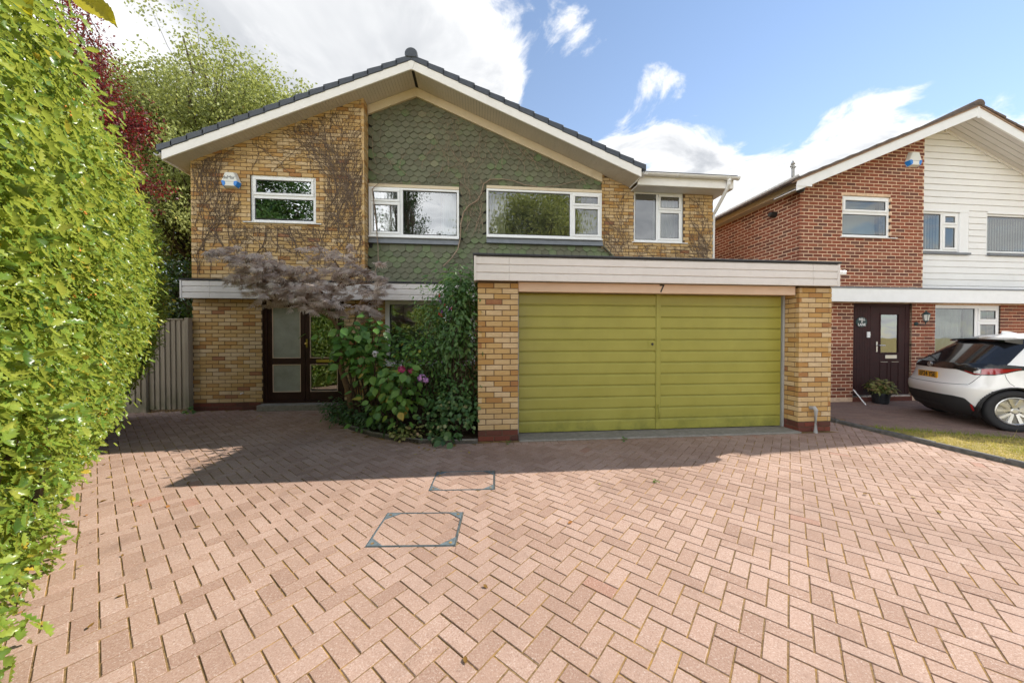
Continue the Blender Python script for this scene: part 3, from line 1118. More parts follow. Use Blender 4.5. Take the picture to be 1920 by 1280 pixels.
# ---- windows
room(HOUSE, -4.6, -3.0, 3.3, 4.7, YB + 0.221, 9.6)
room(HOUSE, -2.29, -0.2, 3.0, 4.75, YT + 0.275, 9.9)
room(HOUSE, -0.1, 2.9, 3.0, 4.76, YT + 0.275, 10.2)
room(HOUSE, 3.3, 4.9, 3.0, 4.78, YT + 0.225, 9.9)
room(HOUSE, -1.98, -0.03, 0.5, 2.25, 7.645, 9.5)
window(HOUSE, -4.43, -3.21, 3.70, 4.62, YB + 0.03, [(-4.385, -3.255, 4.225, 4.575, True), (-4.37, -3.27, 3.765, 4.165, False)], sill=(-4.55, -3.10, 0.07), mull=[(-4.385, -3.255, 4.165, 4.225), (-4.385, -4.37, 3.745, 4.165), (-3.27, -3.255, 3.745, 4.165)], label='small upper window with a top light over one wide pane')
window(HOUSE, -2.262, -0.398, 3.545, 4.565, YT - 0.045, [(-2.217, -1.625, 4.265, 4.52, True), (-2.217, -1.625, 3.59, 4.245, True), (-1.565, -0.443, 3.60, 4.51, False)], mull=[(-1.625, -1.565, 3.59, 4.52), (-2.217, -1.625, 4.245, 4.265)], label='upper window left of the tiled pier with pale curtains')
MB().box(-2.262, -0.398, YT - 0.052, YT + 0.03, 4.567, 4.632).build('window_head', M_CREAM, HOUSE, bevel=0.003)
MB().box(-2.262, -0.398, YT - 0.08, YT + 0.03, 3.515, 3.543).build('window_sill', M_UPVC, HOUSE, bevel=0.003)
window(HOUSE, 0.188, 2.752, 3.61, 4.63, YT - 0.045, [(0.233, 2.03, 3.66, 4.58, False), (2.09, 2.707, 4.335, 4.585, True), (2.09, 2.707, 3.655, 4.315, True)], mull=[(2.03, 2.09, 3.655, 4.585), (2.09, 2.707, 4.315, 4.335)], label='widest upper window above the garage with a large fixed pane')
MB().box(0.188, 2.752, YT - 0.052, YT + 0.03, 4.632, 4.697).build('window_head', M_CREAM, HOUSE, bevel=0.003)
MB().box(0.188, 2.765, YT - 0.08, YT + 0.03, 3.58, 3.608).build('window_sill', M_UPVC, HOUSE, bevel=0.003)
window(HOUSE, 3.52, 4.705, 3.605, 4.735, YT + 0.03, [(3.565, 4.065, 3.65, 4.69, False), (4.115, 4.66, 4.34, 4.69, True), (4.115, 4.66, 3.65, 4.32, True)], sill=(3.48, 4.80, 0.06), mull=[(4.065, 4.115, 3.65, 4.69), (4.115, 4.66, 4.32, 4.34)], label='upper window in the buff brick under the flat eaves')
window(HOUSE, -1.945, -0.06, 0.85, 2.21, 7.43, [(-1.83, -0.12, 0.93, 2.12, False)], fw=0.09, label='wide ground floor window behind the shrubs', sill=(-1.97, -0.06, 0.06))
# lead aprons under the sills
MB().prism_x([(YT - 0.06, 3.40), (YT + 0.02, 3.40), (YT + 0.02, 3.514), (YT - 0.03, 3.514)], -2.262, -0.40).build('lead_apron', M_LEAD, HOUSE)
MB().prism_x([(YT - 0.06, 3.465), (YT + 0.02, 3.465), (YT + 0.02, 3.579), (YT - 0.03, 3.579)], 0.19, 2.78).build('lead_apron', M_LEAD, HOUSE)
hip = MB()
hip.add([(2.77, YT - 0.035, 3.50), (2.80, YT - 0.02, 3.50), (3.13, YT - 0.02, 3.16), (3.08, YT - 0.17, 3.14)], [(0, 3, 2, 1)])
hip.add([(2.77, YT - 0.035, 3.50), (3.08, YT - 0.17, 3.14), (3.05, YT - 0.17, 3.14), (2.74, YT - 0.04, 3.50)], [(0, 3, 2, 1)])
hip.build('kicked_tile_end', M_TILE, HOUSE)

curtain('curtain', -2.19, -1.78, 3.56, 4.53, YT + 0.16, M_CURTAIN, 'pale curtain in the casement beside the brick pier')
curtain('curtain', -0.78, -0.44, 3.56, 4.53, YT + 0.16, M_CURTAIN_B, 'bluish white curtain at the far side of the window left of the tiled pier')
curtain('curtain', 0.22, 0.62, 3.63, 4.6, YT + 0.16, M_CURTAIN, 'pale curtain at the near edge of the wide window over the garage')
curtain('curtain', 2.30, 2.72, 3.63, 4.6, YT + 0.16, M_CURTAIN, 'pale curtain behind the casement of the wide window over the garage')
curtain('net_curtain', 4.12, 4.68, 3.63, 4.7, YT + 0.3, M_NET, 'white net curtain in the window under the flat eaves')

# ---- canopy over the front door
def fascia3(parent, x0, x1, y, z0, z1, name='fascia', joints=()):
    base = MB().box(x0, x1, y + 0.02, y + 0.04, z0 + 0.004, z1 - 0.002).build(name, M_FASCIA, parent)
    n = 3
    h = (z1 - z0) / n
    cuts = [x0 + 0.03] + sorted(joints) + [x1 - 0.03]
    for i in range(n):
        for a, b in zip(cuts[:-1], cuts[1:]):
            za, zb = z0 + i * h, z0 + (i + 1) * h
            p = MB()
            p.prism_x([(y + 0.004, za), (y + 0.02, za), (y + 0.02, zb - 0.004), (y + 0.012, zb - 0.004), (y + 0.009, zb - 0.014), (y, zb - 0.02), (y, za + 0.006)], a + 0.002, b - 0.002)
            p.build('fascia_board', M_FASCIA, base)
    for a, b in ((x0, x0 + 0.03), (x1 - 0.03, x1)):
        MB().box(a, b, y - 0.006, y + 0.02, z0 - 0.003, z1).build('end_trim', M_FASCIA, base)
    return base


fascia3(HOUSE, -5.56, -0.06, 7.0, 2.165, 2.505, joints=(-5.05, -2.9))
CN = MB().box(-5.54, -0.07, 7.042, YB - 0.002, 2.19, 2.2).build('canopy_soffit', M_SOFFIT_W, HOUSE)
MB().box(-2.27, -0.07, YB - 0.001, 7.415, 2.215, 2.225).build('canopy_soffit', M_SOFFIT_W, HOUSE)
MB().box(-5.575, -0.04, 6.985, YB - 0.001, 2.507, 2.535).build('canopy_roof', M_FELT, HOUSE)
MB().box(-2.27, -0.04, YB, 7.46, 2.507, 2.535).build('canopy_roof', M_FELT, HOUSE)
MB().box(-5.555, -5.53, 7.041, YB - 0.003, 2.168, 2.504).build('canopy_end', M_FASCIA, HOUSE)

# ---- front door: dark frame, two glazed leaves
DY = YB + 0.06
fr = MB()
fr.box(-4.235, -4.17, DY - 0.02, DY + 0.09, 0.12, 2.21).box(-2.75, -2.685, DY - 0.02, DY + 0.09, 0.12, 2.21)
fr.box(-4.17, -2.75, DY - 0.02, DY + 0.09, 2.13, 2.21).box(-4.17, -2.75, DY - 0.02, DY + 0.09, 0.12, 0.155)
DOORF = fr.build('door_frame', M_DOOR, HOUSE, bevel=0.004)
for i, (a, b) in enumerate(((-4.167, -3.465), (-3.457, -2.753))):
    d = MB()
    st = 0.085
    d.box(a, a + st, DY, DY + 0.045, 0.158, 2.127).box(b - st, b, DY, DY + 0.045, 0.158, 2.127)
    for (c, e) in ((0.158, 0.33), (0.885, 1.01), (2.03, 2.127)):
        d.box(a + st, b - st, DY + 0.001, DY + 0.044, c, e)
    dd = d.build('front_door', M_DOOR, HOUSE, bevel=0.004)
    for (c, e) in ((0.33, 0.885), (1.01, 2.03)):
        MB().box(a + st, b - st, DY + 0.018, DY + 0.026, c, e).build('pane', M_OBSC if i == 0 else M_GLASS_LOW, dd)
        bd = MB()
        bd.box(a + st, a + st + 0.012, DY + 0.006, DY + 0.017, c, e).box(b - st - 0.012, b - st, DY + 0.006, DY + 0.017, c, e)
        bd.box(a + st + 0.012, b - st - 0.012, DY + 0.006, DY + 0.017, c, c + 0.012).box(a + st + 0.012, b - st - 0.012, DY + 0.006, DY + 0.017, e - 0.012, e)
        bd.build('glazing_bead', M_LINTEL, dd)
    if i == 1:
        MB().box(a + 0.21, b - 0.15, DY - 0.006, DY + 0.002, 0.92, 0.98).build('letter_plate', M_BRASS, dd, bevel=0.002)
        MB().lathe((a + 0.03, DY - 0.045, 1.30), [(0.008, 0.0), (0.022, 0.006), (0.022, 0.03), (0.01, 0.036), (0.01, 0.046)], 12, 'Y').build('door_knob', M_BRASS, dd)
        MB().box(a + 0.012, a + 0.048, DY - 0.006, DY + 0.001, 1.22, 1.39).build('lock_plate', M_BRASS, dd, bevel=0.002)
room(HOUSE, -4.3, -2.6, 0.0, 2.25, DY + 0.1, 9.4)
MB().box(-4.24, -2.70, 7.0, DY - 0.021, 0.0, 0.115).build('door_step', M_CONC, HOUSE, bevel=0.008)
MB().tube([(-4.60, YB + 0.02, 0.335), (-4.60, YB - 0.05, 0.335), (-4.575, YB - 0.1, 0.33)], 0.011, 8).build('overflow_pipe', M_UPVC, HOUSE)
MB().tube([(-2.24, 7.395, 0.2), (-2.24, 7.395, 2.2)], 0.012, 6).build('cable_duct', M_DARK, HOUSE)

# ---- garage
fascia3(HOUSE, -0.05, 5.365, 4.585, 2.19, 2.515, joints=(0.42, 4.93))
for xx, nm in ((-0.049, 0), (5.34, 1)):
    MB().box(xx, xx + 0.024, 4.628, 7.3, 2.193, 2.512).build('garage_side_fascia', M_FASCIA, HOUSE)
gr = MB()
gr.box(-0.065, 5.38, 4.565, 7.42, 2.517, 2.55)
gr.build('garage_roof', M_FELT, HOUSE, bevel=0.008)
MB().box(-0.02, 5.33, 4.63, 7.3, 2.21, 2.225).build('garage_ceiling', M_SOFFIT_W, HOUSE)
MB().box(0.56, 4.80, 4.735, 4.80, 2.068, 2.20).build('garage_lintel', M_LINTEL, HOUSE, bevel=0.006)
MB().box(0.56, 4.818, 4.80, 4.98, 2.085, 2.195).build('garage_head', M_LINTEL, HOUSE)
text('house_number', '7', 0.155, (2.665, 4.732, 2.132), M_INK, HOUSE, bold=0.002)
GY = 4.95
gf = MB()
gf.box(0.562, 0.592, GY - 0.02, GY + 0.06, 0.02, 2.084).box(4.79, 4.818, GY - 0.02, GY + 0.06, 0.02, 2.084)
gf.build('garage_door_frame', M_GREYPIPE, HOUSE, bevel=0.003)
zr = np.linspace(0.03, 2.083, 13)
zr[0], zr[-1] = 0.03, 2.083
for k, (a, b) in enumerate(((0.594, 2.695), (2.70, 4.788))):
    back = MB().box(a, b, GY + 0.022, GY + 0.035, 0.03, 2.08)
    gd = back.build('garage_door', M_GARAGE, HOUSE)
    sA = a + (0.004 if k == 0 else 0.075)
    sB = b - (0.012 if k == 0 else 0.02)
    for i in range(12):
        za, zb = zr[i] + 0.0, zr[i + 1] - 0.013
        p = MB()
        yy = GY + random.uniform(-0.001, 0.001)
        p.prism_x([(yy + 0.004, za), (GY + 0.0215, za - 0.0), (GY + 0.0215, zb), (yy + 0.012, zb), (yy + 0.002, zb - 0.012), (yy, zb - 0.03), (yy, za + 0.01)], sA, sB)
        p.build('door_panel', M_GARAGE, gd)
    st = MB()
    if k == 1:
        st.box(a, a + 0.073, GY - 0.003, GY + 0.0215, 0.03, 2.081)
    else:
        st.box(b - 0.011, b, GY - 0.002, GY + 0.0215, 0.03, 2.081)
    st.build('door_stile', M_GARAGE, gd, bevel=0.002)
    if k == 0:
        MB().box(b - 0.125, b - 0.035, GY - 0.006, GY - 0.001, 1.275, 1.375).build('lock_plate', M_GARAGE, gd, bevel=0.002)
        MB().lathe((b - 0.062, GY - 0.022, 1.325), [(0.012, 0.0), (0.016, 0.004), (0.016, 0.016)], 10, 'Y').build('lock_barrel', M_DARK, gd)
        MB().box(b - 0.066, b - 0.058, GY - 0.024, GY - 0.02, 1.30, 1.345).build('keyhole', M_BLACK, gd)
    else:
        hd = MB()
        hd.tube([(a + 0.035, GY - 0.004, 0.40), (a + 0.035, GY - 0.04, 0.385), (a + 0.04, GY - 0.045, 0.30), (a + 0.045, GY - 0.04, 0.215), (a + 0.045, GY - 0.004, 0.20)], [0.011, 0.012, 0.014, 0.012, 0.011], 8)
        hd.build('pull_handle', M_GARAGE, gd)
        MB().box(a + 0.015, a + 0.06, GY - 0.007, GY - 0.003, 0.375, 0.42).build('handle_plate', M_GARAGE, gd)
room(HOUSE, 0.45, 4.9, 0.0, 2.2, GY + 0.09, 7.3)
MB().box(0.562, 4.816, 4.62, 5.05, -0.03, 0.018).build('garage_threshold', M_CONC, HOUSE, bevel=0.01)
# waste pipe on the right pillar
wp = MB()
wp.tube([(5.02, 4.69, 0.36), (5.02, 4.63, 0.37), (5.03, 4.615, 0.34), (5.03, 4.615, 0.0)], [0.03, 0.03, 0.027, 0.027], 10)
wp.build('waste_pipe', M_GREYPIPE, HOUSE)
# security lamp bracket at the garage corner
sl = MB()
sl.box(5.372, 5.395, 4.66, 4.72, 2.36, 2.42)
sl.prism_x([(4.60, 2.365), (4.72, 2.365), (4.72, 2.405), (4.60, 2.425)], 5.395, 5.50)
sl.build('security_light', M_UPVC, HOUSE, bevel=0.006)

# ---- flat-roofed part on the right: fascia, gutter, downpipe
MB().box(3.44, 5.66, 7.10, 7.125, 4.72, 4.93).build('eaves_fascia', M_BARGE, HOUSE, bevel=0.003)
MB().box(3.44, 5.66, 7.126, YT, 4.715, 4.735).build('eaves_soffit', M_SOFFIT_W, HOUSE)
MB().box(5.635, 5.66, 7.126, 15, 4.737, 4.93).build('eaves_fascia', M_BARGE, HOUSE)
MB().box(5.43, 5.634, YT + 0.001, 15, 4.72, 4.735).build('eaves_soffit', M_SOFFIT_W, HOUSE)
MB().box(3.43, 5.72, 7.05, 15.1, 4.965, 5.0).build('flat_roof', M_FELT, HOUSE, bevel=0.006)
g = MB()
pr = [(0.055 * math.cos(a), 0.055 * math.sin(a)) for a in np.linspace(math.pi, 2 * math.pi, 9)]
pr += [(0.047 * math.cos(a), 0.047 * math.sin(a)) for a in np.linspace(2 * math.pi, math.pi, 9)]
g.prism_x([(7.04 + a, 4.945 + b) for a, b in pr], 3.47, 5.73)
GUT = g.build('gutter', M_GUTTER, HOUSE)
for xx in (3.55, 4.3, 5.45, 5.715):
    g = MB()
    g.prism_x([(7.04 + a * 1.15, 4.943 + b * 1.15) for a, b in pr], xx - 0.014, xx + 0.014)
    g.build('gutter_bracket', M_GUTTER, GUT)
dp = MB()
dp.tube([(5.50, 7.04, 4.91), (5.50, 7.04, 4.78), (5.50, 7.10, 4.70), (5.48, 7.42, 4.36), (5.475, 7.50, 4.28), (5.475, 7.51, 0.1)], 0.036, 12)
dp.build('downpipe', M_GUTTER, HOUSE)
dpj = MB()
dpj.tube([(5.50, 7.04, 4.92), (5.50, 7.04, 4.85)], 0.045, 12)
dpj.build('gutter_outlet', M_GUTTER, GUT)


# ---- burglar alarm boxes
def alarm(name, x, y, z, label, txt, w=0.36, h=0.30, blue_side=(1, 0), rz=0.0, tcol=None):
    o = empty(name, (x, y, z), label, 'alarm box')
    d = 0.075
    pts = [(-0.25 * w, 0.5 * h), (0.25 * w, 0.5 * h), (0.47 * w, -0.17 * h), (0.36 * w, -0.5 * h), (-0.36 * w, -0.5 * h), (-0.47 * w, -0.17 * h)]
    m = MB()
    k = 0.86
    n = len(pts)
    vs = [(a, 0.0, b) for a, b in pts] + [(a * k, -d, b * k + 0.0) for a, b in pts]
    fs = [tuple(range(n, 2 * n))[::-1]] + [(i, (i + 1) % n, (i + 1) % n + n, i + n) for i in range(n)]
    fs[0] = tuple(range(n, 2 * n))[::-1]
    m.add(vs, fs)
    m.build('alarm_cover', M_ALARM, o, local=True, bevel=0.006)
    for s in (-1, 1):
        b = MB()
        q = [(0.30 * w, -0.5 * h), (0.36 * w, -0.505 * h), (0.475 * w, -0.17 * h), (0.40 * w, -0.10 * h), (0.24 * w, -0.16 * h), (0.22 * w, -0.40 * h)]
        q = [(s * a, c) for a, c in q]
        if s > 0:
            q = q[::-1]
        b.add([(a, 0.004, c) for a, c in q] + [(a * k * 0.97 + s * 0.006, -d - 0.004, c * k) for a, c in q], [tuple(range(6, 12)), *[(i, (i + 1) % 6 + 0, (i + 1) % 6 + 6, i + 6) for i in range(6)]])
        b.build('blue_lens', M_BLUE, o, local=True, bevel=0.004)
    seam = MB().box(-0.30 * w, 0.30 * w, -d - 0.002, -d + 0.004, -0.17 * h, -0.145 * h)
    seam.build('cover_seam', M_GREYPIPE, o, local=True)
    if txt:
        text('lettering', txt, 0.088, (-0.01, -d - 0.001, 0.03), M_INK, o, local=True, extrude=0.001)
    return o


alarm('alarm_box', -4.755, YB - 0.002, 4.47, 'white alarm box with blue corners beside the small upper window', 'daMar')

# ---------------------------------------------------------------- ground
gm = MB().add([(-400, -400, -0.08), (400, -400, -0.08), (400, 400, -0.08), (-400, 400, -0.08)], [(0, 1, 2, 3)])
gm.build('ground', M_TURF, None, label='bare earth and rough grass around the houses', kind='structure')

# hedge foot line and its inner normal
HF0, HF1 = Vector((-1.60, 1.00)), Vector((-6.66, 6.66))
hdir = (HF1 - HF0).normalized()
hnor = Vector((hdir.y, -hdir.x))       # points into the drive
KX = 6.0


def clip_poly(poly, px, py, nx, ny):
    """keep the side where (p - P).n >= 0"""
    out = []
    for i in range(len(poly)):
        a, b = poly[i], poly[(i + 1) % len(poly)]
        da = (a[0] - px) * nx + (a[1] - py) * ny
        db = (b[0] - px) * nx + (b[1] - py) * ny
        if da >= 0:
            out.append(a)
        if (da >= 0) != (db >= 0):
            t = da / (da - db)
            out.append((a[0] + (b[0] - a[0]) * t, a[1] + (b[1] - a[1]) * t))
    return out


BED_EDGE = [(-2.75, 7.18), (-2.62, 6.6), (-2.36, 5.98), (-2.0, 5.52), (-1.6, 5.15), (-1.2, 4.88), (-0.8, 4.70), (-0.4, 4.62), (-0.005, 4.60)]


def in_bed_or_house(x, y):
    if x > -0.02 and x < 5.38 and y > 4.61:
        return True
    if x < 0.0 and x > -2.75:
        for (a, b), (c, d) in zip(BED_EDGE[:-1], BED_EDGE[1:]):
            if a <= x <= c:
                t = (x - a) / (c - a)
                return y > b + (d - b) * t
    return False


def cover_frame(cx, cy, rz):
    return Matrix.Translation((cx, cy, 0)) @ Matrix.Rotation(rz, 4, 'Z')


COVERS = [(-0.445, 2.60, R(-4.5)), (-0.14, 3.435, R(-3.2))]
CW, CD = 0.30, 0.218


def in_cover(x, y):
    for cx, cy, rz in COVERS:
        dx, dy = x - cx, y - cy
        u = dx * math.cos(-rz) - dy * math.sin(-rz)
        v = dx * math.sin(-rz) + dy * math.cos(-rz)
        if abs(u) < CW and abs(v) < CD:
            return (cx, cy, rz)
    return None


DRIVE = MB()
DRIVE.prism_z([(-7.6, -2.2), (6.0, -2.2), (6.0, 9.0), (-7.6, 9.0)], -0.06, -0.0042)
drive = DRIVE.build('driveway', M_JOINT, None, label='pink block paved driveway laid in herringbone in front of the garage', kind='structure')


def paver_geo(poly, jit, rnd, h=0.0):
    """poly: list of (x,y) ccw, already shrunk; returns verts, faces with chamfered edge"""
    n = len(poly)
    cx = sum(p[0] for p in poly) / n
    cy = sum(p[1] for p in poly) / n
    z = h
    vs, e = [], 0.0028
    tx, ty = jit
    f = lambda x, y: (x - cx) * tx + (y - cy) * ty
    for x, y in poly:
        vs.append((x, y, -0.02))
    for x, y in poly:
        vs.append((x, y, z - e + f(x, y)))
    for x, y in poly:
        d = math.hypot(cx - x, cy - y) + 1e-9
        k = min(0.3, e * 1.35 / d)
        xx, yy = x + (cx - x) * k, y + (cy - y) * k
        vs.append((xx, yy, z + f(xx, yy)))
    fs = [tuple(range(2 * n, 3 * n))]
    for i in range(n):
        j = (i + 1) % n
        fs.append((i, j, n + j, n + i))
        fs.append((n + i, n + j, 2 * n + j, 2 * n + i))
    return vs, fs


def shrink(a0, a1, b0, b1, g):
    return (a0 + g, a1 - g, b0 + g, b1 - g)


UN = 0.0935
eB = Vector((math.sin(R(45)), math.cos(R(45))))
eA = Vector((-math.sin(R(45)), math.cos(R(45))))
pv_all = []
for n_ in range(-40, 40):
    for k in range(-120, 160):
        for (a, b, la, lb) in ((k + 4 * n_, k, 2, 1), (k + 2 + 4 * n_, k - 1, 1, 2)):
            c = eB * ((a + la / 2) * UN) + eA * ((b + lb / 2) * UN)
            if c.y < -2.0 or c.y > 8.6 or c.x < -7.6 or c.x > 6.1:
                continue
            if (Vector((c.x, c.y)) - HF0).dot(hnor) < -0.25:
                continue
            if c.y > 7.12 and c.x < 5.4:
                continue
            if in_bed_or_house(c.x, c.y) or (c.x > -0.05 and c.x < 5.4 and c.y > 4.56):
                continue
            g = 0.0036
            a0, a1, b0, b1 = a * UN + g, (a + la) * UN - g, b * UN + g, (b + lb) * UN - g
            q = [eB * x + eA * y for x, y in ((a0, b0), (a1, b0), (a1, b1), (a0, b1))]
            poly = [(p.x, p.y) for p in q]
            poly = clip_poly(poly, KX - 0.07, 0, -1, 0)
            if len(poly) > 2:
                poly = clip_poly(poly, HF0.x, HF0.y, hnor.x, hnor.y)
            if len(poly) < 3:
                continue
            if -0.05 < c.x < 5.4 and c.y > 4.3 and c.y < 4.7:
                poly = clip_poly(poly, 0, 4.502, 0, -1)
                if len(poly) < 3:
                    continue
            pieces = [poly]
            for cx_, cy_, rz_ in COVERS:
                if abs(c.x - cx_) < 0.55 and abs(c.y - cy_) < 0.5:
                    du, dv = Vector((math.cos(rz_), math.sin(rz_))), Vector((-math.sin(rz_), math.cos(rz_)))
                    rem, out_ = poly, []
                    for ax, half in ((du, CW), (-du, CW), (dv, CD), (-dv, CD)):
                        ln = half + 0.011
                        if len(rem) > 2:
                            o_ = clip_poly(rem, cx_ + ax.x * ln, cy_ + ax.y * ln, ax.x, ax.y)
                            if len(o_) > 2:
                                out_.append(o_)
                            rem = clip_poly(rem, cx_ + ax.x * ln, cy_ + ax.y * ln, -ax.x, -ax.y)
                    pieces = out_ if len(rem) > 2 else [poly]
            for pc in pieces:
                ar = 0.5 * abs(sum(pc[i][0] * pc[(i + 1) % len(pc)][1] - pc[(i + 1) % len(pc)][0] * pc[i][1] for i in range(len(pc))))
                if ar > 0.0004:
                    pv_all.append((c.x, c.y, pc))
# soldier rows in front of the garage and along the kerb
x = -0.03
while x < 5.5:
    pv_all.append((x + 0.05, 4.555, [(x + 0.003, 4.505), (x + 0.099, 4.505), (x + 0.099, 4.605), (x + 0.003, 4.605)]))
    x += 0.102


def size_key(p):
    x, y = p[0], p[1]
    zc_ = x * math.sin(R(5.71)) + y * math.cos(R(5.71))
    xc_ = x * math.cos(R(5.71)) - y * math.sin(R(5.71))
    if zc_ < 0.3:
        return -1
    px, py = xc_ / zc_, 1.43 / zc_
    if abs(px) > 1.45 or py > 0.98:
        return -1
    return 1.0 / zc_


pv_all.sort(key=size_key, reverse=True)
rest = MB()
for i, (cx, cy, poly) in enumerate(pv_all):
    r = random.random()
    if random.random() < 0.006:
        r = 0.99
    else:
        r *= 0.93
    jit = (random.gauss(0, 0.005), random.gauss(0, 0.005))
    h = random.gauss(0, 0.0008)
    if i < 300 and len(poly) == 4:
        lp = [(x - cx, y - cy) for x, y in poly]
        vs, fs = paver_geo(lp, jit, r, h)
        mb = MB()
        mb.add(vs, fs, r)
        obj('paver', mb.mesh('paver'), M_PAVER, drive, basis=Matrix.Translation((cx, cy, 0)))
    else:
        vs, fs = paver_geo(poly, jit, r, h)
        rest.add(vs, fs, r)
rest.build('paving_beyond', M_PAVER, drive, kind='stuff')

# recessed manhole covers with block infill
for i, (cx, cy, rz) in enumerate(COVERS):
    lab = ('recessed manhole cover, the nearer of the two in the drive', 'recessed manhole cover at the edge of the garage shadow')[i]
    o = empty('manhole_cover', (cx, cy, 0), lab, 'manhole cover', 'recessed covers in the driveway', rz)
    fr = MB()
    t = 0.0036
    for (a, b, c, d) in ((-CW, CW, -CD, -CD + t), (-CW, CW, CD - t, CD), (-CW, -CW + t, -CD + t, CD - t), (CW - t, CW, -CD + t, CD - t)):
        fr.box(a, b, c, d, -0.03, 0.0035)
    q = CW + 0.008
    p_ = CD + 0.008
    for (a, b, c, d) in ((-q, q, -p_, -p_ + t), (-q, q, p_ - t, p_), (-q, -q + t, -p_ + t, p_ - t), (q - t, q, -p_ + t, p_ - t)):
        fr.box(a, b, c, d, -0.03, 0.001)
    fr.build('tray_frame', M_IRON, o, local=True)
    for sx in (-1, 1):
        for sy in (-1, 1):
            m = MB()
            pts = [(sx * (CW - t), sy * (CD - t)), (sx * (CW - 0.105), sy * (CD - t)), (sx * (CW - t), sy * (CD - 0.095))]
            if sx * sy < 0:
                pts = pts[::-1]
            m.prism_z(pts, -0.012, 0.0032)
            m.build('corner_plate', M_IRON, o, local=True)
            cxk, cyk = sx * (CW - 0.03), sy * (CD - 0.028)
            MB().lathe((cxk, cyk, 0.0), [(0.012, 0.003), (0.012, 0.0042), (0.008, 0.0045)], 10).build('key_hole', M_JOINT, o, local=True)
    MB().box(-CW + t, CW - t, -CD + t, CD - t, -0.03, -0.0085).build('tray_bed', M_JOINT, o, local=True)
    cs, sn = math.cos(-rz), math.sin(-rz)
    for n_ in range(-20, 20):
        for k in range(-60, 100):
            for (a, b, la, lb) in ((k + 4 * n_, k, 2, 1), (k + 2 + 4 * n_, k - 1, 1, 2)):
                c = eB * ((a + la / 2) * UN) + eA * ((b + lb / 2) * UN)
                if abs(c.x - cx) > 0.6 or abs(c.y - cy) > 0.6:
                    continue
                g = 0.0022
                qd = [eB * x + eA * y for x, y in ((a * UN + g, b * UN + g), ((a + la) * UN - g, b * UN + g), ((a + la) * UN - g, (b + lb) * UN - g), (a * UN + g, (b + lb) * UN - g))]
                poly = []
                for p in qd:
                    dx, dy = p.x - cx, p.y - cy
                    poly.append((dx * cs - dy * sn, dx * sn + dy * cs))
                for (px, py, nx, ny) in ((-CW + t, 0, 1, 0), (CW - t, 0, -1, 0), (0, -CD + t, 0, 1), (0, CD - t, 0, -1)):
                    if len(poly) > 2:
                        poly = clip_poly(poly, px, py, nx, ny)
                if len(poly) < 3:
                    continue
                # keep clear of the corner plates
                for sx in (-1, 1):
                    for sy in (-1, 1):
                        if len(poly) > 2:
                            nx, ny = -sx / 0.10, -sy / 0.09
                            poly = clip_poly(poly, sx * (CW - 0.105), sy * (CD - t), nx, ny)
                if len(poly) < 3:
                    continue
                r = random.random() * 0.9
                vs, fs = paver_geo(poly, (0, 0), r, -0.001)
                MB().add(vs, fs, r).build('paver', M_PAVER, o, local=True)

# planting bed
bed = MB()
bp = BED_EDGE + [(0.0, 7.41), (-2.27, 7.41), (-2.27, 7.18)]
bed.prism_z(bp, -0.05, 0.045)
bed.build('flower_bed', M_SOIL, None, label='curved bed of dark soil under the shrubs', kind='structure')
ed = MB()
for (a, b), (c, d) in zip(BED_EDGE[:-1], BED_EDGE[1:]):
    n = Vector((d - b, -(c - a))).normalized() * 0.035
    ed.prism_z([(a, b), (c, d), (c - n.x, d - n.y), (a - n.x, b - n.y)][::-1], -0.03, 0.055 + random.uniform(-0.006, 0.006))
ed.build('bed_edging', M_CONC, None, label='curved concrete edging round the planting bed', kind='structure')

# kerb between the drives: rough edging blocks laid end to end
kerb = MB().box(KX - 0.034, KX + 0.034, -2.2, 8.0, -0.05, 0.03).build('kerb', M_KERB, None, label='dark edging kerb along the neighbouring lawn', kind='structure')
y = -2.1
while y < 7.9:
    L = 0.6
    b = MB()
    w0 = 0.04
    z1 = 0.052 + random.uniform(-0.008, 0.008)
    dx = random.uniform(-0.006, 0.006)
    b.box(KX - w0 + dx, KX + w0 + dx, y + 0.006, y + L - 0.006, -0.03, z1)
    b.build('edging_block', M_KERB, kerb, bevel=0.014)
    y += L

# neighbouring drive and lawn
CH = Vector((0.89, -0.456)).normalized()       # heading of the parked car, edge of that drive
ND = [(6.06, 4.78), (8.4, 3.58), (14.0, 0.71), (20.0, -2.36), (20.0, 7.6), (6.06, 7.6)]
nd = MB().prism_z(ND, -0.06, -0.004)
ndrive = nd.build('neighbour_driveway', M_JOINT, None, label='grey brown block paved drive under the white car', kind='structure')
nrest = MB()
for i in range(0, 150):
    for j in range(0, 60):
        u, v = i * 0.204 - 0.5, j * 0.102
        c = Vector((6.06, 4.80)) + CH * u + Vector((-CH.y, CH.x)) * v
        if c.x < 6.1 or c.x > 15 or c.y > 7.5 or c.y < 0:
            continue
        off = 0.102 if j % 2 else 0.0
        q = []
        for (a, b) in ((0.002, 0.002), (0.202, 0.002), (0.202, 0.100), (0.002, 0.100)):
            p = Vector((6.06, 4.80)) + CH * (u + a + off) + Vector((-CH.y, CH.x)) * (v + b)
            q.append((p.x, p.y))
        q = clip_poly(q, 6.06, 0, 1, 0)
        if len(q) < 3:
            continue
        r = random.random()
        vs, fs = paver_geo(q, (random.gauss(0, 0.006), random.gauss(0, 0.006)), r, 0.004)
        nrest.add(vs, fs, r)
nrest.build('far_paving', M_PAVER2, ndrive, kind='stuff')

lawn = MB().prism_z([(6.055, -2.2), (20.0, -6.0), (20.0, -2.37), (14.0, 0.70), (8.4, 3.57), (6.055, 4.77)], -0.06, 0.02)
lawn.build('lawn', M_TURF, None, label='patch of dry yellowing lawn beside the kerb', kind='structure')
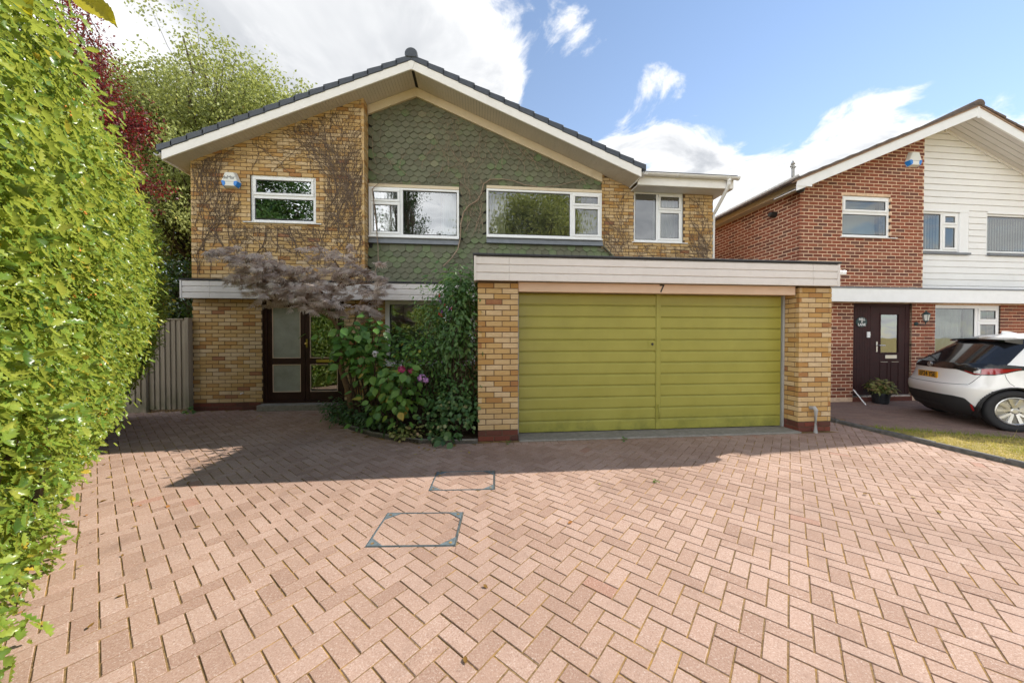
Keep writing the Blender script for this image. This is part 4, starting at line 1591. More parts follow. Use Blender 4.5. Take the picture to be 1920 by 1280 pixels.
# grass blades
nb = 26000
gx = rng.uniform(6.07, 11.0, nb * 2)
gy = rng.uniform(0.6, 4.8, nb * 2)
lim = 4.77 - (gx - 6.055) * (1.19 / 2.345)
keep = (gy < lim - 0.0) & (gy > 0.0)
gx, gy, lim = gx[keep], gy[keep], lim[keep]
nb = len(gx)
edge = np.clip((lim - gy) / 0.35, 0, 1)
ang = rng.uniform(0, 2 * np.pi, nb)
hh = rng.uniform(0.015, 0.05, nb) * (1.0 + 0.9 * (1 - edge))
tall = rng.random(nb) < 0.004
hh = np.where(tall & (edge < 0.9), hh + 0.14, hh)
lean = rng.normal(0, 0.55, (nb, 2)) * hh[:, None]
wd = rng.uniform(0.002, 0.0045, nb)
ca, sa = np.cos(ang) * wd, np.sin(ang) * wd
base = np.stack([gx, gy, np.full(nb, 0.018)], 1)
V = np.zeros((nb, 3, 3))
V[:, 0] = base + np.stack([ca, sa, np.zeros(nb)], 1)
V[:, 1] = base - np.stack([ca, sa, np.zeros(nb)], 1)
V[:, 2] = base + np.stack([lean[:, 0], lean[:, 1], hh], 1)
patch = np.sin(gx * 2.3 + 1.1) * np.sin(gy * 3.1 + gx) * 0.5 + 0.5
gr_r = np.clip(rng.beta(2, 2, nb) * 0.55 + 0.62 * (1 - patch) * edge + 0.0, 0, 1)
gr_r = np.where(edge < 0.5, gr_r * 0.45, gr_r)
gr_r = np.where(tall, 0.95, gr_r)
F = np.arange(nb * 3).reshape(-1, 3)
obj('grass', np_mesh('grass', V.reshape(-1, 3), F, gr_r), M_GRASS, None, label='short dry grass with greener tufts beside the kerb', kind='stuff')

# ---------------------------------------------------------------- planting helpers
def rot_from(normal, up_hint, roll):
    pass


def leaf_cloud(name, tmplV, tmplF, pos, nrm, tip, size, rnd, mat, parent=None, local=False, **tags):
    """place leaf templates: local x across, y along the leaf (tip), z = normal"""
    P = np.asarray(pos, float)
    N = np.asarray(nrm, float)
    T = np.asarray(tip, float)
    N = N / (np.linalg.norm(N, axis=1, keepdims=True) + 1e-9)
    T = T - N * np.sum(N * T, axis=1, keepdims=True)
    T = T / (np.linalg.norm(T, axis=1, keepdims=True) + 1e-9)
    X = np.cross(T, N)
    tv = np.asarray(tmplV, float)
    S = np.asarray(size, float)[:, None, None]
    V = P[:, None, :] + S * (tv[None, :, 0:1] * X[:, None, :] + tv[None, :, 1:2] * T[:, None, :] + tv[None, :, 2:3] * N[:, None, :])
    k = len(tv)
    tf = np.asarray(tmplF, int)
    F = (np.arange(len(P))[:, None, None] * k + tf[None]).reshape(-1, tf.shape[1])
    me = np_mesh(name, V.reshape(-1, 3), F, np.repeat(np.asarray(rnd, float), len(tf)))
    return obj(name, me, mat, parent, local, **tags)


def spiny_leaf():
    ys = [0.0, 0.14, 0.24, 0.38, 0.50, 0.64, 0.76, 0.88, 1.0]
    ws = [0.02, 0.17, 0.13, 0.27, 0.19, 0.27, 0.14, 0.15, 0.0]
    V, F = [], []
    for i, (y, wv) in enumerate(zip(ys, ws)):
        wavez = 0.07 if i % 2 else -0.02
        V.append((0, y, -0.05 * math.sin(math.pi * y) - 0.10 * y * y))
        V.append((wv, y, 0.03 + wavez * (wv > 0.05) - 0.10 * y * y))
        V.append((-wv, y, 0.03 + wavez * (wv > 0.05) - 0.10 * y * y))
    for i in range(len(ys) - 1):
        a, b = i * 3, (i + 1) * 3
        F += [(a, a + 1, b + 1, b), (a, b, b + 2, a + 2)]
    return np.array(V), np.array(F)


def oval_leaf(wd=0.3, curl=0.12, n=5):
    V, F = [], []
    for i in range(n):
        t = i / (n - 1)
        wv = wd * math.sin(math.pi * (0.06 + 0.94 * t) ** 0.85) if 0 < i < n - 1 else (0.03 if i == 0 else 0.0)
        V += [(0, t, -curl * t * t), (wv, t, 0.06 - curl * t * t), (-wv, t, 0.06 - curl * t * t)]
    for i in range(n - 1):
        a, b = i * 3, (i + 1) * 3
        F += [(a, a + 1, b + 1, b), (a, b, b + 2, a + 2)]
    return np.array(V), np.array(F)


def quad_leaf(wd=0.32):
    return np.array([(0, 0, 0), (wd, 0.45, 0.05), (0, 1, -0.05), (-wd, 0.45, 0.05)]), np.array([(0, 1, 2, 3)])


def lace_leaf(nl=7, wd=0.05):
    V, F = [], []
    for i in range(nl):
        a = (i - (nl - 1) / 2) / (nl - 1) * 2.6
        L = 1.0 - 0.35 * abs(a) / 1.3
        d = (math.sin(a), math.cos(a))
        p = (math.cos(a), -math.sin(a))
        b = len(V)
        V += [(0, 0, 0), (d[0] * L * 0.5 + p[0] * wd, d[1] * L * 0.5 + p[1] * wd, 0.02), (d[0] * L, d[1] * L, -0.12), (d[0] * L * 0.5 - p[0] * wd, d[1] * L * 0.5 - p[1] * wd, 0.02)]
        F.append((b, b + 1, b + 2, b + 3))
    return np.array(V), np.array(F)


def limb(mb, p0, p1, r0, r1, bend=0.15, n=5, sides=6):
    p0, p1 = Vector(p0), Vector(p1)
    d = (p1 - p0)
    o = Vector((random.uniform(-1, 1), random.uniform(-1, 1), random.uniform(-0.2, 1.0))) * d.length * bend
    pts = []
    for i in range(n + 1):
        t = i / n
        q = p0.lerp(p1, t) + o * math.sin(math.pi * t) + Vector((random.uniform(-1, 1), random.uniform(-1, 1), 0)) * d.length * 0.02
        pts.append(q)
    mb.tube(pts, [r0 + (r1 - r0) * i / n for i in range(n + 1)], sides)
    return pts


def tree(name, base, top_r, centers, leaf, n_leaf, size, mat, bark, label, cat='tree', group=None, spread=0.5, trunk_h=2.0, droop=0.0, clump=(0.35, 0.8), fill=None, up=0.4):
    """centers: list of (x,y,z) clump centres; the crown is the leaves round each clump and along its limb"""
    o = empty(name, base, label, cat, group)
    b = Vector(base)
    tr = MB()
    fork = b + Vector((random.uniform(-0.1, 0.1), random.uniform(-0.1, 0.1), trunk_h))
    limb(tr, b - Vector((0, 0, 0.1)), fork, top_r, top_r * 0.7, 0.03, 5, 9)
    tops = []
    P, Nn, T = [], [], []
    cs = [Vector(c) for c in centers]
    lead = max(cs, key=lambda c: c.z)
    spine = limb(tr, fork, lead, top_r * 0.7, top_r * 0.12, 0.04, 8, 8)
    weights = []
    for c in cs:
        zt = b.z + trunk_h + (c.z - b.z - trunk_h) * random.uniform(0.15, 0.55)
        s = min(spine, key=lambda q: abs(q.z - zt))
        pts = limb(tr, s, c, top_r * 0.28, top_r * 0.05, 0.12, 5, 5)
        for k in range(4):
            e = c + Vector((random.gauss(0, spread), random.gauss(0, spread), random.gauss(0, spread * 0.6)))
            pts2 = limb(tr, pts[3], e, top_r * 0.09, top_r * 0.02, 0.1, 3, 4)
            tops.append((e, spread * random.uniform(*clump)))
        tops.append((c, spread * random.uniform(*clump)))
        tops.append((pts[4], spread * random.uniform(*clump) * 0.8))
    tr.build('trunk', bark, o)
    K = len(tops)
    idx = rng.integers(0, K, n_leaf)
    C = np.array([tuple(t[0]) for t in tops])[idx]
    S = np.array([t[1] for t in tops])[idx]
    g = rng.normal(0, 1, (n_leaf, 3))
    g *= np.minimum(1.0, 1.75 / (np.linalg.norm(g, axis=1, keepdims=True) + 1e-9))
    g[:, 2] *= 0.75
    P = C + g * S[:, None]
    P[:, 2] -= droop * np.abs(rng.normal(0, 1, n_leaf)) * S
    nr = rng.normal(0, 1, (n_leaf, 3)) + np.array([0, 0, up])
    tp = rng.normal(0, 1, (n_leaf, 3)) + np.array([0, 0, -0.5])
    tone = (idx * 0.618) % 1.0
    r = np.clip(rng.normal(0.45, 0.2, n_leaf) + 0.22 * (tone - 0.5), 0.0, 1.0)
    leaf_cloud('crown', *leaf, P, nr, tp, rng.uniform(0.7, 1.3, n_leaf) * size, r, mat, o)
    return o


QL = quad_leaf()
OV = oval_leaf()

# ---------------------------------------------------------------- holly hedge
HEDGE = empty('holly_hedge', (-4.6, 4.2, 0), 'tall clipped holly hedge in full sun along the drive', 'hedge')
HT0, HT1 = Vector((-1.38, 0.72)), Vector((-5.55, 6.42))       # top edge of the face
HZ = 3.22


def hedge_pt(s, t):
    """s along 0..1, t height 0..1 -> point on the face, outward normal"""
    f = HF0.lerp(HF1, s)
    q = HT0.lerp(HT1, s)
    prof = 1 - (1 - min(1.0, t / 0.62)) ** 1.8            # swells out to its full width at half height
    p = f.lerp(q, prof)
    p = p + hnor * (0.10 * math.sin(t * math.pi) + 0.03 * math.sin(s * 31 + t * 7) + 0.03 * math.sin(t * 19 + s * 9))
    return Vector((p.x, p.y, 0.05 + t * (HZ - 0.05)))


sh_leaf = spiny_leaf()
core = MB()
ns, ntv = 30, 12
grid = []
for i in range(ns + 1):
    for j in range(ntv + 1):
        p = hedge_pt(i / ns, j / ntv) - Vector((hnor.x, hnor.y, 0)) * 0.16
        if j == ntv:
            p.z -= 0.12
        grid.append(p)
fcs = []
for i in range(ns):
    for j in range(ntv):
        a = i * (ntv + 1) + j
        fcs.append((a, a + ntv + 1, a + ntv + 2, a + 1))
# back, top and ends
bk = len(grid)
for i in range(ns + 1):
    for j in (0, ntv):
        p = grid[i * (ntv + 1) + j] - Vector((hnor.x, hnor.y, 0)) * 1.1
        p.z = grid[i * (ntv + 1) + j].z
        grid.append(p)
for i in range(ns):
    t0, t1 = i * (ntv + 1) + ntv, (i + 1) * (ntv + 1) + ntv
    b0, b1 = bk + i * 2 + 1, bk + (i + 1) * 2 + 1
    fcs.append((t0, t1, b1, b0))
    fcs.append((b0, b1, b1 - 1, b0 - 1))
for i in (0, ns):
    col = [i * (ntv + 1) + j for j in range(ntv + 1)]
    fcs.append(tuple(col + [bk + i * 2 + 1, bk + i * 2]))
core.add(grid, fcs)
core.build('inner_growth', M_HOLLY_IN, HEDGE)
stems = MB()
for i in range(26):
    s = (i + 0.5) / 26
    f = hedge_pt(s, 0.0) - Vector((hnor.x, hnor.y, 0)) * 0.08
    e = hedge_pt(s + random.uniform(-0.01, 0.01), 0.3) - Vector((hnor.x, hnor.y, 0)) * 0.05
    limb(stems, (f.x, f.y, -0.05), e, 0.025, 0.012, 0.06, 4, 6)
stems.build('stem', M_BARK, HEDGE)

HP, HN, HTp, HS = [], [], [], []
n_h = 44000
hn3 = Vector((hnor.x, hnor.y, 0))
hd3 = Vector((hdir.x, hdir.y, 0))
for i in range(n_h):
    s = random.random() ** 0.8
    if random.random() < 0.45:
        s *= 0.6
    t = random.random()
    if i % 9 == 0:      # top surface and far end
        if i % 27 == 0:
            p = hedge_pt(1.0, t) - hn3 * random.uniform(-0.05, 0.9) + hd3 * random.gauss(0.02, 0.05)
            n = hd3 + hn3 * 0.4
        else:
            p = hedge_pt(s, 1.0) - hn3 * random.uniform(0.0, 1.1)
            p.z += random.gauss(0, 0.06)
            n = Vector((0, 0, 1))
    else:
        p = hedge_pt(s, t) + hn3 * random.gauss(-0.03, 0.075)
        n = hn3 + Vector((0, 0, 0.45))
    n = n + Vector((random.gauss(0, 0.5), random.gauss(0, 0.5), random.gauss(0, 0.45)))
    tip = Vector((random.gauss(0, 0.6), random.gauss(0, 0.6), random.gauss(-0.25, 0.55))) + hn3 * 0.55
    HP.append(p)
    HN.append(n)
    HTp.append(tip)
    HS.append(random.uniform(0.038, 0.076))
# shoots standing out of the clipped surface
for i in range(240):
    s, t = random.random(), random.random()
    p0 = hedge_pt(s, t)
    d = (hn3 * 0.9 + Vector((random.gauss(0, 0.3), random.gauss(0, 0.3), 0.5))).normalized()
    for k in range(7):
        p = p0 + d * (0.02 + 0.022 * k)
        HP.append(p)
        HN.append(Vector((random.gauss(0, 0.6), random.gauss(0, 0.6), 0.8)))
        HTp.append(d * 0.6 + Vector((random.gauss(0, 0.8), random.gauss(0, 0.8), random.gauss(0, 0.5))))
        HS.append(random.uniform(0.04, 0.075))
HP = np.array([tuple(p) for p in HP])
HN = np.array([tuple(p) for p in HN])
HTp = np.array([tuple(p) for p in HTp])
HS = np.array(HS)
hr = np.clip(rng.beta(2.2, 2.4, len(HP)) * 0.95, 0, 0.93)
hr = np.where(rng.random(len(HP)) < 0.015, 0.98, hr)
# the 300 leaves that show largest become parts of their own
cd = np.linalg.norm(HP - np.array([0, 0, 1.43]), axis=1)
c5, s5 = math.cos(R(5.71)), math.sin(R(5.71))
zcv = HP[:, 0] * s5 + HP[:, 1] * c5
xcv = HP[:, 0] * c5 - HP[:, 1] * s5
vis = (zcv > 0.3) & (np.abs(xcv / np.maximum(zcv, 0.01)) < 1.5) & (np.abs((HP[:, 2] - 1.43) / np.maximum(zcv, 0.01)) < 1.0)
order = np.argsort(np.where(vis, cd / HS, 1e9))
big, rest_i = order[:300], order[300:]
leaf_vars = []
for i in range(8):
    me = np_mesh('leaf', sh_leaf[0], sh_leaf[1], np.full(len(sh_leaf[1]), (i + 0.5) / 8 * 0.95))
    me.materials.append(M_HOLLY)
    leaf_vars.append(me)
for i in big:
    n = Vector(HN[i]).normalized()
    t = Vector(HTp[i])
    t = (t - n * t.dot(n)).normalized()
    x = t.cross(n)
    M = Matrix(((x.x, t.x, n.x, HP[i][0]), (x.y, t.y, n.y, HP[i][1]), (x.z, t.z, n.z, HP[i][2]), (0, 0, 0, 1))) @ Matrix.Scale(HS[i], 4)
    obj('leaf', leaf_vars[min(7, int(hr[i] * 8))], None, HEDGE, basis=M)
leaf_cloud('foliage', *sh_leaf, HP[rest_i], HN[rest_i], HTp[rest_i], HS[rest_i], hr[rest_i], M_HOLLY, HEDGE, kind='stuff')
bm_ = MB()
for i in range(70):
    s, t = random.random() ** 1.2, random.uniform(0.1, 0.98)
    c = hedge_pt(s, t) + hn3 * 0.03
    for k in range(random.randint(3, 8)):
        q = c + Vector((random.gauss(0, 0.02), random.gauss(0, 0.02), random.gauss(0, 0.02)))
        bm_.lathe(q, [(0.002, -0.006), (0.0055, -0.003), (0.006, 0.001), (0.004, 0.005), (0.001, 0.0065)], 6)
bm_.build('berries', M_BERRY, HEDGE, kind='stuff')

# overhanging twig of ribbed yellow-green leaves close to the lens
TW_ = empty('overhanging_twig', (-1.5, 1.28, 2.62), 'ribbed yellow green leaves hanging in at the top corner', 'twig')
tm = MB()
tm.tube([(-1.75, 1.25, 2.75), (-1.55, 1.28, 2.66), (-1.42, 1.32, 2.60), (-1.30, 1.36, 2.57)], [0.006, 0.005, 0.004, 0.002], 6)
tm.build('branch', M_BARK, TW_)


def ribbed_leaf():
    V, F = [], []
    nr_, nc = 19, 7
    for i in range(nr_):
        t = i / (nr_ - 1)
        wv = 0.30 * math.sin(math.pi * min(1, (0.04 + 0.96 * t) ** 0.9)) + 0.004
        if i % 2:
            wv *= 1.05
        for j in range(nc):
            u = (j / (nc - 1) - 0.5) * 2
            rib = 0.016 * math.cos((t * 9 - abs(u) * 1.5) * 2 * math.pi)
            V.append((u * wv, t + 0.05 * abs(u) * 0.0, 0.10 * abs(u) - 0.12 * t * t + rib * (1 if 0 < i < nr_ - 1 else 0)))
    for i in range(nr_ - 1):
        for j in range(nc - 1):
            a = i * nc + j
            F.append((a, a + 1, a + nc + 1, a + nc))
    return np.array(V), np.array(F)


rl = ribbed_leaf()
for (p, n, t, s, r) in (((-1.62, 1.30, 2.66), (0.7, -0.6, 0.4), (0.55, 0.25, -0.75), 0.17, 0.4), ((-1.38, 1.34, 2.61), (0.3, -0.8, 0.4), (0.7, 0.2, -0.6), 0.14, 0.8),
                        ((-1.72, 1.25, 2.52), (0.8, -0.5, 0.2), (0.25, 0.35, -0.9), 0.16, 0.2), ((-1.52, 1.28, 2.70), (0.1, -0.8, 0.5), (0.9, 0.1, -0.2), 0.12, 0.6)):
    n = Vector(n).normalized()
    t = Vector(t)
    t = (t - n * t.dot(n)).normalized()
    x = t.cross(n)
    M = Matrix(((x.x, t.x, n.x, p[0]), (x.y, t.y, n.y, p[1]), (x.z, t.z, n.z, p[2]), (0, 0, 0, 1))) @ Matrix.Scale(s, 4)
    me = np_mesh('leaf', rl[0], rl[1], np.full(len(rl[1]), r), True)
    obj('leaf', me, M_HORN, TW_, basis=M)

# ---------------------------------------------------------------- trees behind
def blob_centers(c, r, n, lo=-1.0, power=0.5, seed=None):
    out = []
    while len(out) < n:
        v = Vector((random.gauss(0, 1), random.gauss(0, 1), random.gauss(0, 1))).normalized()
        if v.z < lo:
            continue
        k = random.random() ** power
        out.append((c[0] + v.x * r[0] * k, c[1] + v.y * r[1] * k, c[2] + v.z * r[2] * k))
    return out


cs = blob_centers((-9.6, 13.0, 7.4), (3.3, 2.4, 4.4), 125, power=0.42) + blob_centers((-6.6, 13.3, 8.6), (1.7, 1.5, 1.7), 26) + blob_centers((-11.5, 13.0, 8.0), (1.5, 1.5, 3.4), 24)
tree('birch_tree', (-9.4, 13.2, 0), 0.2, cs, quad_leaf(0.30), 150000, 0.095, M_BIRCH, M_BARK, 'tall light green birch rising behind the house roof', spread=0.55, trunk_h=2.2, droop=0.6, clump=(0.4, 0.72))
cs = blob_centers((-8.6, 8.2, 7.9), (0.6, 0.5, 0.8), 14) + blob_centers((-8.1, 8.1, 6.7), (0.7, 0.5, 0.6), 18) + blob_centers((-7.75, 8.0, 5.6), (0.45, 0.5, 0.6), 13) + blob_centers((-7.35, 7.9, 4.7), (0.35, 0.4, 0.5), 10) + blob_centers((-7.3, 7.9, 5.9), (0.25, 0.3, 0.25), 4)
tree('purple_plum_tree', (-8.6, 8.6, 0), 0.09, cs, oval_leaf(0.28, 0.1, 4), 13000, 0.055, M_PLUM, M_BARK, 'dark red leaved plum tree between the hedge and the birch', spread=0.24, trunk_h=3.0, clump=(0.5, 0.9))
cs = blob_centers((-7.4, 9.3, 1.75), (1.6, 0.9, 1.55), 44, lo=-0.9, power=0.4)
tree('laurel_bush', (-7.0, 9.4, 0), 0.08, cs, oval_leaf(0.25, 0.15, 4), 9000, 0.11, M_LAUREL, M_BARK, 'dark evergreen laurel behind the timber gate', cat='bush', spread=0.34, trunk_h=0.5, clump=(0.5, 0.9))

# trees across the road, seen only as reflections in the upper windows
cs = blob_centers((4.4, -13.0, 9.6), (4.2, 3.0, 4.2), 60, power=0.45)
tree('roadside_tree', (4.4, -13.4, 0), 0.3, cs, quad_leaf(0.33), 36000, 0.17, M_BIRCH, M_BARK, 'broad yellow green tree mirrored in the widest upper window', spread=0.8, trunk_h=2.8, clump=(0.5, 0.9))
cs = [(-5.6 + random.uniform(-1, 1) * (15 - z) * 0.22, -12.0 + random.uniform(-1, 1) * (15 - z) * 0.22, z) for z in np.linspace(2.5, 14.3, 70)]
tree('roadside_conifer', (-5.6, -12.0, 0), 0.25, cs, quad_leaf(0.14), 15000, 0.20, M_LAUREL, M_BARK, 'dark conifer mirrored in the upper window left of the tiled pier', spread=0.5, trunk_h=1.2, clump=(0.4, 0.8), droop=0.8)
cs = blob_centers((-14.5, -11.5, 8.6), (5.0, 3.5, 5.0), 60, power=0.45)
tree('roadside_tree', (-14.5, -11.5, 0), 0.3, cs, quad_leaf(0.33), 42000, 0.2, M_CLIMB, M_BARK, 'dense green tree mirrored in the small upper window', spread=0.8, trunk_h=1.5, clump=(0.5, 0.9))

# ---------------------------------------------------------------- neighbouring house
NB = empty('neighbour_house', (10.5, 7.0, 0), 'red brick house with white boarded gable and rosewood front door', 'house')
NY, NC, NV = 6.75, 7.0, 6.475
NAX, NAZ, NS = 10.87, 6.254, 0.418
NXL, NXR = 6.56, 15.2


def nsoff(x):
    return NAZ - abs(x - NAX) * NS


ncore = MB()
n_h1 = [(7.945, 9.135, 3.64, 4.54), (8.25, 9.72, 0.10, 2.185)]
wall_core(ncore, plane_y(NY), 6.925, 9.975, 0.0, lambda u: nsoff(u) + 0.08, n_h1, d0=0.003)
wall_core(ncore, plane_y(NY), 9.98, 14.8, 0.0, lambda u: 2.3, [(10.32, 12.06, 1.06, 2.16)])
ncore.box(9.76, 9.972, NY + 0.23, NC + 0.2, 2.3, nsoff(9.97) + 0.05)
ncore.box(6.9225, 7.15, NY + 0.23, 14.0, 0.0, 4.66)
ncore.box(7.15, 14.8, 13.8, 14.0, 0.0, 4.6)
ncore.box(14.6, 14.81, NC + 0.2, 13.8, 0.0, 4.6)
nwall = ncore.build('wall', M_MORTAR_R, NB)
NBK = Bricks(nwall, M_RED, 300, 0.061, 0.211)
NBK.lay(plane_y(NY), 6.92, 8.25, 0.1, 2.18, holes=n_h1, off=0.04, single=True)
NBK.lay(plane_y(NY), 9.72, 10.32, 0.1, 2.18, off=0.0, single=True)
NBK.lay(plane_y(NY), 6.92, 9.98, 2.50, 6.2, holes=n_h1, top=lambda u: nsoff(u) + 0.05, single=True)
NBK.lay(plane_y(NY), 10.32, 14.8, 0.1, 1.06)
NBK.lay(plane_y(NY), 12.06, 14.8, 1.06, 2.18)
NBK.lay(plane_mx(6.92, 12.0), 0.0, 5.25, 2.275, 4.64, start=1)
NBK.lay(plane_mx(6.92, 12.0), 0.0, 5.25, 0.1, 2.2)
NBK.rest.build('brickwork', M_RED, nwall, kind='stuff')
# white boarding
clad = MB()
wall_core(clad, plane_y(NC + 0.03), 9.985, 14.8, 2.3, lambda u: nsoff(u) + 0.04, [(10.0, 11.57, 3.40, 4.42), (12.08, 14.2, 3.40, 4.42)], d0=0.0, d1=0.2)
ncl = clad.build('boarded_gable', M_CLAD, NB)
z = 2.5
bh = 0.148
while z < 6.2:
    for (a, b) in ([(9.985, 14.8)] if not (3.36 < z + bh * 0.5 < 4.44) else [(11.57, 12.08), (14.2, 14.8)]):
        # clip by the roof line
        zt = z + bh
        xr = NAX + (nsoff(NAX) - z + 0.04) / NS
        xl = NAX - (nsoff(NAX) - z + 0.04) / NS
        aa, bb = max(a, xl), min(b, xr)
        if bb - aa < 0.1:
            continue
        m = MB()
        m.prism_x([(NC + 0.0, z), (NC + 0.029, z), (NC + 0.029, zt - 0.004), (NC + 0.022, zt - 0.004), (NC + 0.012, zt - 0.022), (NC + 0.002, zt - 0.03)], aa, bb)
        m.build('cladding_board', M_CLAD, ncl)
    z += bh
MB().box(9.978, 10.01, NC - 0.012, NC + 0.028, 2.5, nsoff(9.99) + 0.01).build('corner_trim', M_CLAD, ncl)
# roof
nr = MB()
slab(nr, NXL - 0.05, nsoff(NXL - 0.05) + 0.20, NAX, NAZ + 0.20, NV + 0.03, 14.3, 0.05)
slab(nr, NAX, NAZ + 0.20, NXR, nsoff(NXR) + 0.20, NV + 0.03, 14.3, 0.05)
nroof = nr.build('roof', M_ROOF_B, NB)
for sgn, Lh, nU in ((-1, NAX - NXL + 0.06, 14), (1, NXR - NAX, 14)):
    for i in range(nU):
        a, b = i / nU * Lh, (i + 1) / nU * Lh + 0.03
        za, zb = NAZ + 0.225 - a * NS, NAZ + 0.225 - b * NS
        pts = [(NAX + sgn * a, za), (NAX + sgn * b, zb + 0.012), (NAX + sgn * b, zb + 0.05 + random.uniform(0, 0.012)), (NAX + sgn * a, za + 0.032)]
        if sgn < 0:
            pts = pts[::-1]
        MB().prism_y(pts, NV - 0.05 + random.uniform(-0.008, 0.008), 14.3).build('roof_tile', M_ROOF_B, nroof)
    bed_ = MB()
    q = [(NAX, NAZ + 0.198), (NAX + sgn * Lh, NAZ + 0.198 - Lh * NS), (NAX + sgn * Lh, NAZ + 0.23 - Lh * NS), (NAX, NAZ + 0.23)]
    bed_.prism_y(q if sgn > 0 else q[::-1], NV - 0.03, NV + 0.05)
    bed_.build('verge_mortar', simple('verge_mortar', (0.36, 0.25, 0.19), 0.95, 0.1, var=0.2, scale=20) if sgn < 0 else MATS['verge_mortar'], NB)
MB().prism_y([(NAX + 0.12 * math.cos(a), NAZ + 0.25 + 0.10 * math.sin(a)) for a in np.linspace(-0.3, math.pi + 0.3, 9)], NV - 0.05, 14.3).build('ridge_tile', M_ROOF_B, nroof, bevel=0.006)
for x0, x1 in ((NXL, NAX), (NAX, NXR)):
    MB().prism_y([(x0, nsoff(x0)), (x1, nsoff(x1)), (x1, nsoff(x1) + 0.205), (x0, nsoff(x0) + 0.205)], NV - 0.015, NV + 0.015).build('bargeboard', M_UPVC, NB, bevel=0.004)
MB().prism_y([(NXL - 0.01, 4.545), (NXL + 0.33, 4.545), (NXL + 0.33, nsoff(NXL + 0.33) + 0.1), (NXL - 0.01, nsoff(NXL) + 0.195)], NV - 0.024, NV - 0.016).build('eaves_box_end', M_UPVC, NB)
MB().box(NAX - 0.02, NAX + 0.02, NV - 0.028, NV - 0.014, NAZ - 0.05, NAZ + 0.2).build('apex_joint', M_UPVC, NB)
nsf = MB().prism_y([(NXL, nsoff(NXL) + 0.05), (NAX, NAZ + 0.05), (NAX, NAZ + 0.06), (NXL, nsoff(NXL) + 0.06)], NV + 0.016, NC + 0.03)
nsf.prism_y([(NAX, NAZ + 0.05), (NXR, nsoff(NXR) + 0.05), (NXR, nsoff(NXR) + 0.06), (NAX, NAZ + 0.06)], NV + 0.016, NC + 0.03)
nsoffit = nsf.build('soffit', M_DARK, NB)
yb = NV + 0.016
while yb < NC + 0.02:
    y1 = min(yb + 0.096, NC + 0.025)
    for x0, x1 in ((NXL, NAX - 0.002), (NAX + 0.002, NXR)):
        MB().prism_y([(x0, nsoff(x0) + 0.032), (x1, nsoff(x1) + 0.032), (x1, nsoff(x1) + 0.051), (x0, nsoff(x0) + 0.051)], yb, y1 - 0.004).build('soffit_board', M_SOFFIT_W, nsoffit)
    yb += 0.1
MB().prism_y([(NAX, NAZ - 0.02), (NXR - 0.5, nsoff(NXR - 0.5) - 0.02), (NXR - 0.5, nsoff(NXR - 0.5) + 0.03), (NAX, NAZ + 0.03)], NC - 0.03, NC - 0.002).build('gable_trim', M_CLAD, NB)
# eaves on the flank
MB().box(6.70, 6.722, NV + 0.016, 14.2, 4.59, 4.79).build('eaves_fascia', M_CREAM, NB)
MB().box(6.723, 6.93, NV + 0.016, 14.2, 4.60, 4.615).build('eaves_soffit', M_SOFFIT, NB)
g = MB()
g.prism_y([(6.645 + a, 4.80 + b) for a, b in pr], NV - 0.01, 14.25)
ng = g.build('gutter', M_GUTTER, NB)
for yy in np.arange(NV + 0.3, 14, 0.9):
    MB().prism_y([(6.645 + a * 1.15, 4.798 + b * 1.15) for a, b in pr], yy, yy + 0.025).build('gutter_bracket', M_GUTTER, ng)
MB().lathe((6.80, 6.62, 4.545), [(0.02, -0.055), (0.06, -0.04), (0.075, 0.0), (0.075, 0.05)], 14).build('dome_camera', M_DARK, NB)
fin = MB()
fin.lathe((6.60, 6.60, 4.80), [(0.03, 0.0), (0.028, 0.17), (0.04, 0.175), (0.02, 0.20), (0.016, 0.24), (0.045, 0.27), (0.0, 0.36)], 8)
for sx in (-1, 1):
    fin.lathe((6.60 + sx * 0.042, 6.60, 4.99), [(0.01, 0.0), (0.024, 0.012), (0.026, 0.03), (0.01, 0.05)], 7)
fin.build('roof_finial', M_GREYPIPE, NB)
vt = MB()
vt.lathe((6.90, 7.37, 4.29), [(0.07, 0.02), (0.07, -0.02), (0.062, -0.06), (0.05, -0.12), (0.0, -0.125)], 12, 'X')
vt.box(6.78, 6.86, 7.30, 7.38, 4.29, 4.32)
vt.build('wall_vent', M_BLACK, NB)
# band between the storeys
MB().box(6.93, 14.8, 6.52, 6.545, 2.185, 2.475).build('canopy_fascia', M_UPVC, NB, bevel=0.004)
MB().box(6.93, 14.8, 6.50, NC, 2.477, 2.50).build('canopy_roof', M_LEAD, NB)
MB().box(6.93, 14.8, 6.546, NY - 0.001, 2.20, 2.21).build('canopy_soffit', M_SOFFIT_W, NB)
# windows
for (a, b, c, d, y0) in ((7.8, 9.3, 3.4, 4.6, NY + 0.225), (9.98, 11.9, 3.1, 4.5, NC + 0.235), (11.95, 14.4, 3.1, 4.5, NC + 0.235), (10.2, 12.3, 0.7, 2.19, NY + 0.225)):
    room(NB, a, b, c, d, y0, y0 + 2.2)
window(NB, 7.945, 9.135, 3.645, 4.535, NY + 0.03, [(7.99, 9.09, 4.195, 4.49, True), (8.0, 9.08, 3.70, 4.14, False)], sill=(7.90, 9.27, 0.07), mull=[(7.99, 9.09, 4.14, 4.195)], label='small upper window in the red brick', glass=M_GLASS_LOW)
window(NB, 10.02, 11.33, 3.45, 4.37, NC + 0.03, [(10.065, 10.86, 3.50, 4.32, False), (10.91, 11.285, 4.08, 4.325, True), (10.91, 11.285, 3.495, 4.06, True)], mull=[(10.86, 10.91, 3.495, 4.325), (10.91, 11.285, 4.06, 4.08)], label='upper window with blinds beside the brick corner', glass=M_GLASS_LOW)
MB().box(11.335, 11.565, NC + 0.0, NC + 0.05, 3.42, 4.41).build('window_side_panel', M_UPVC, NB, bevel=0.003)
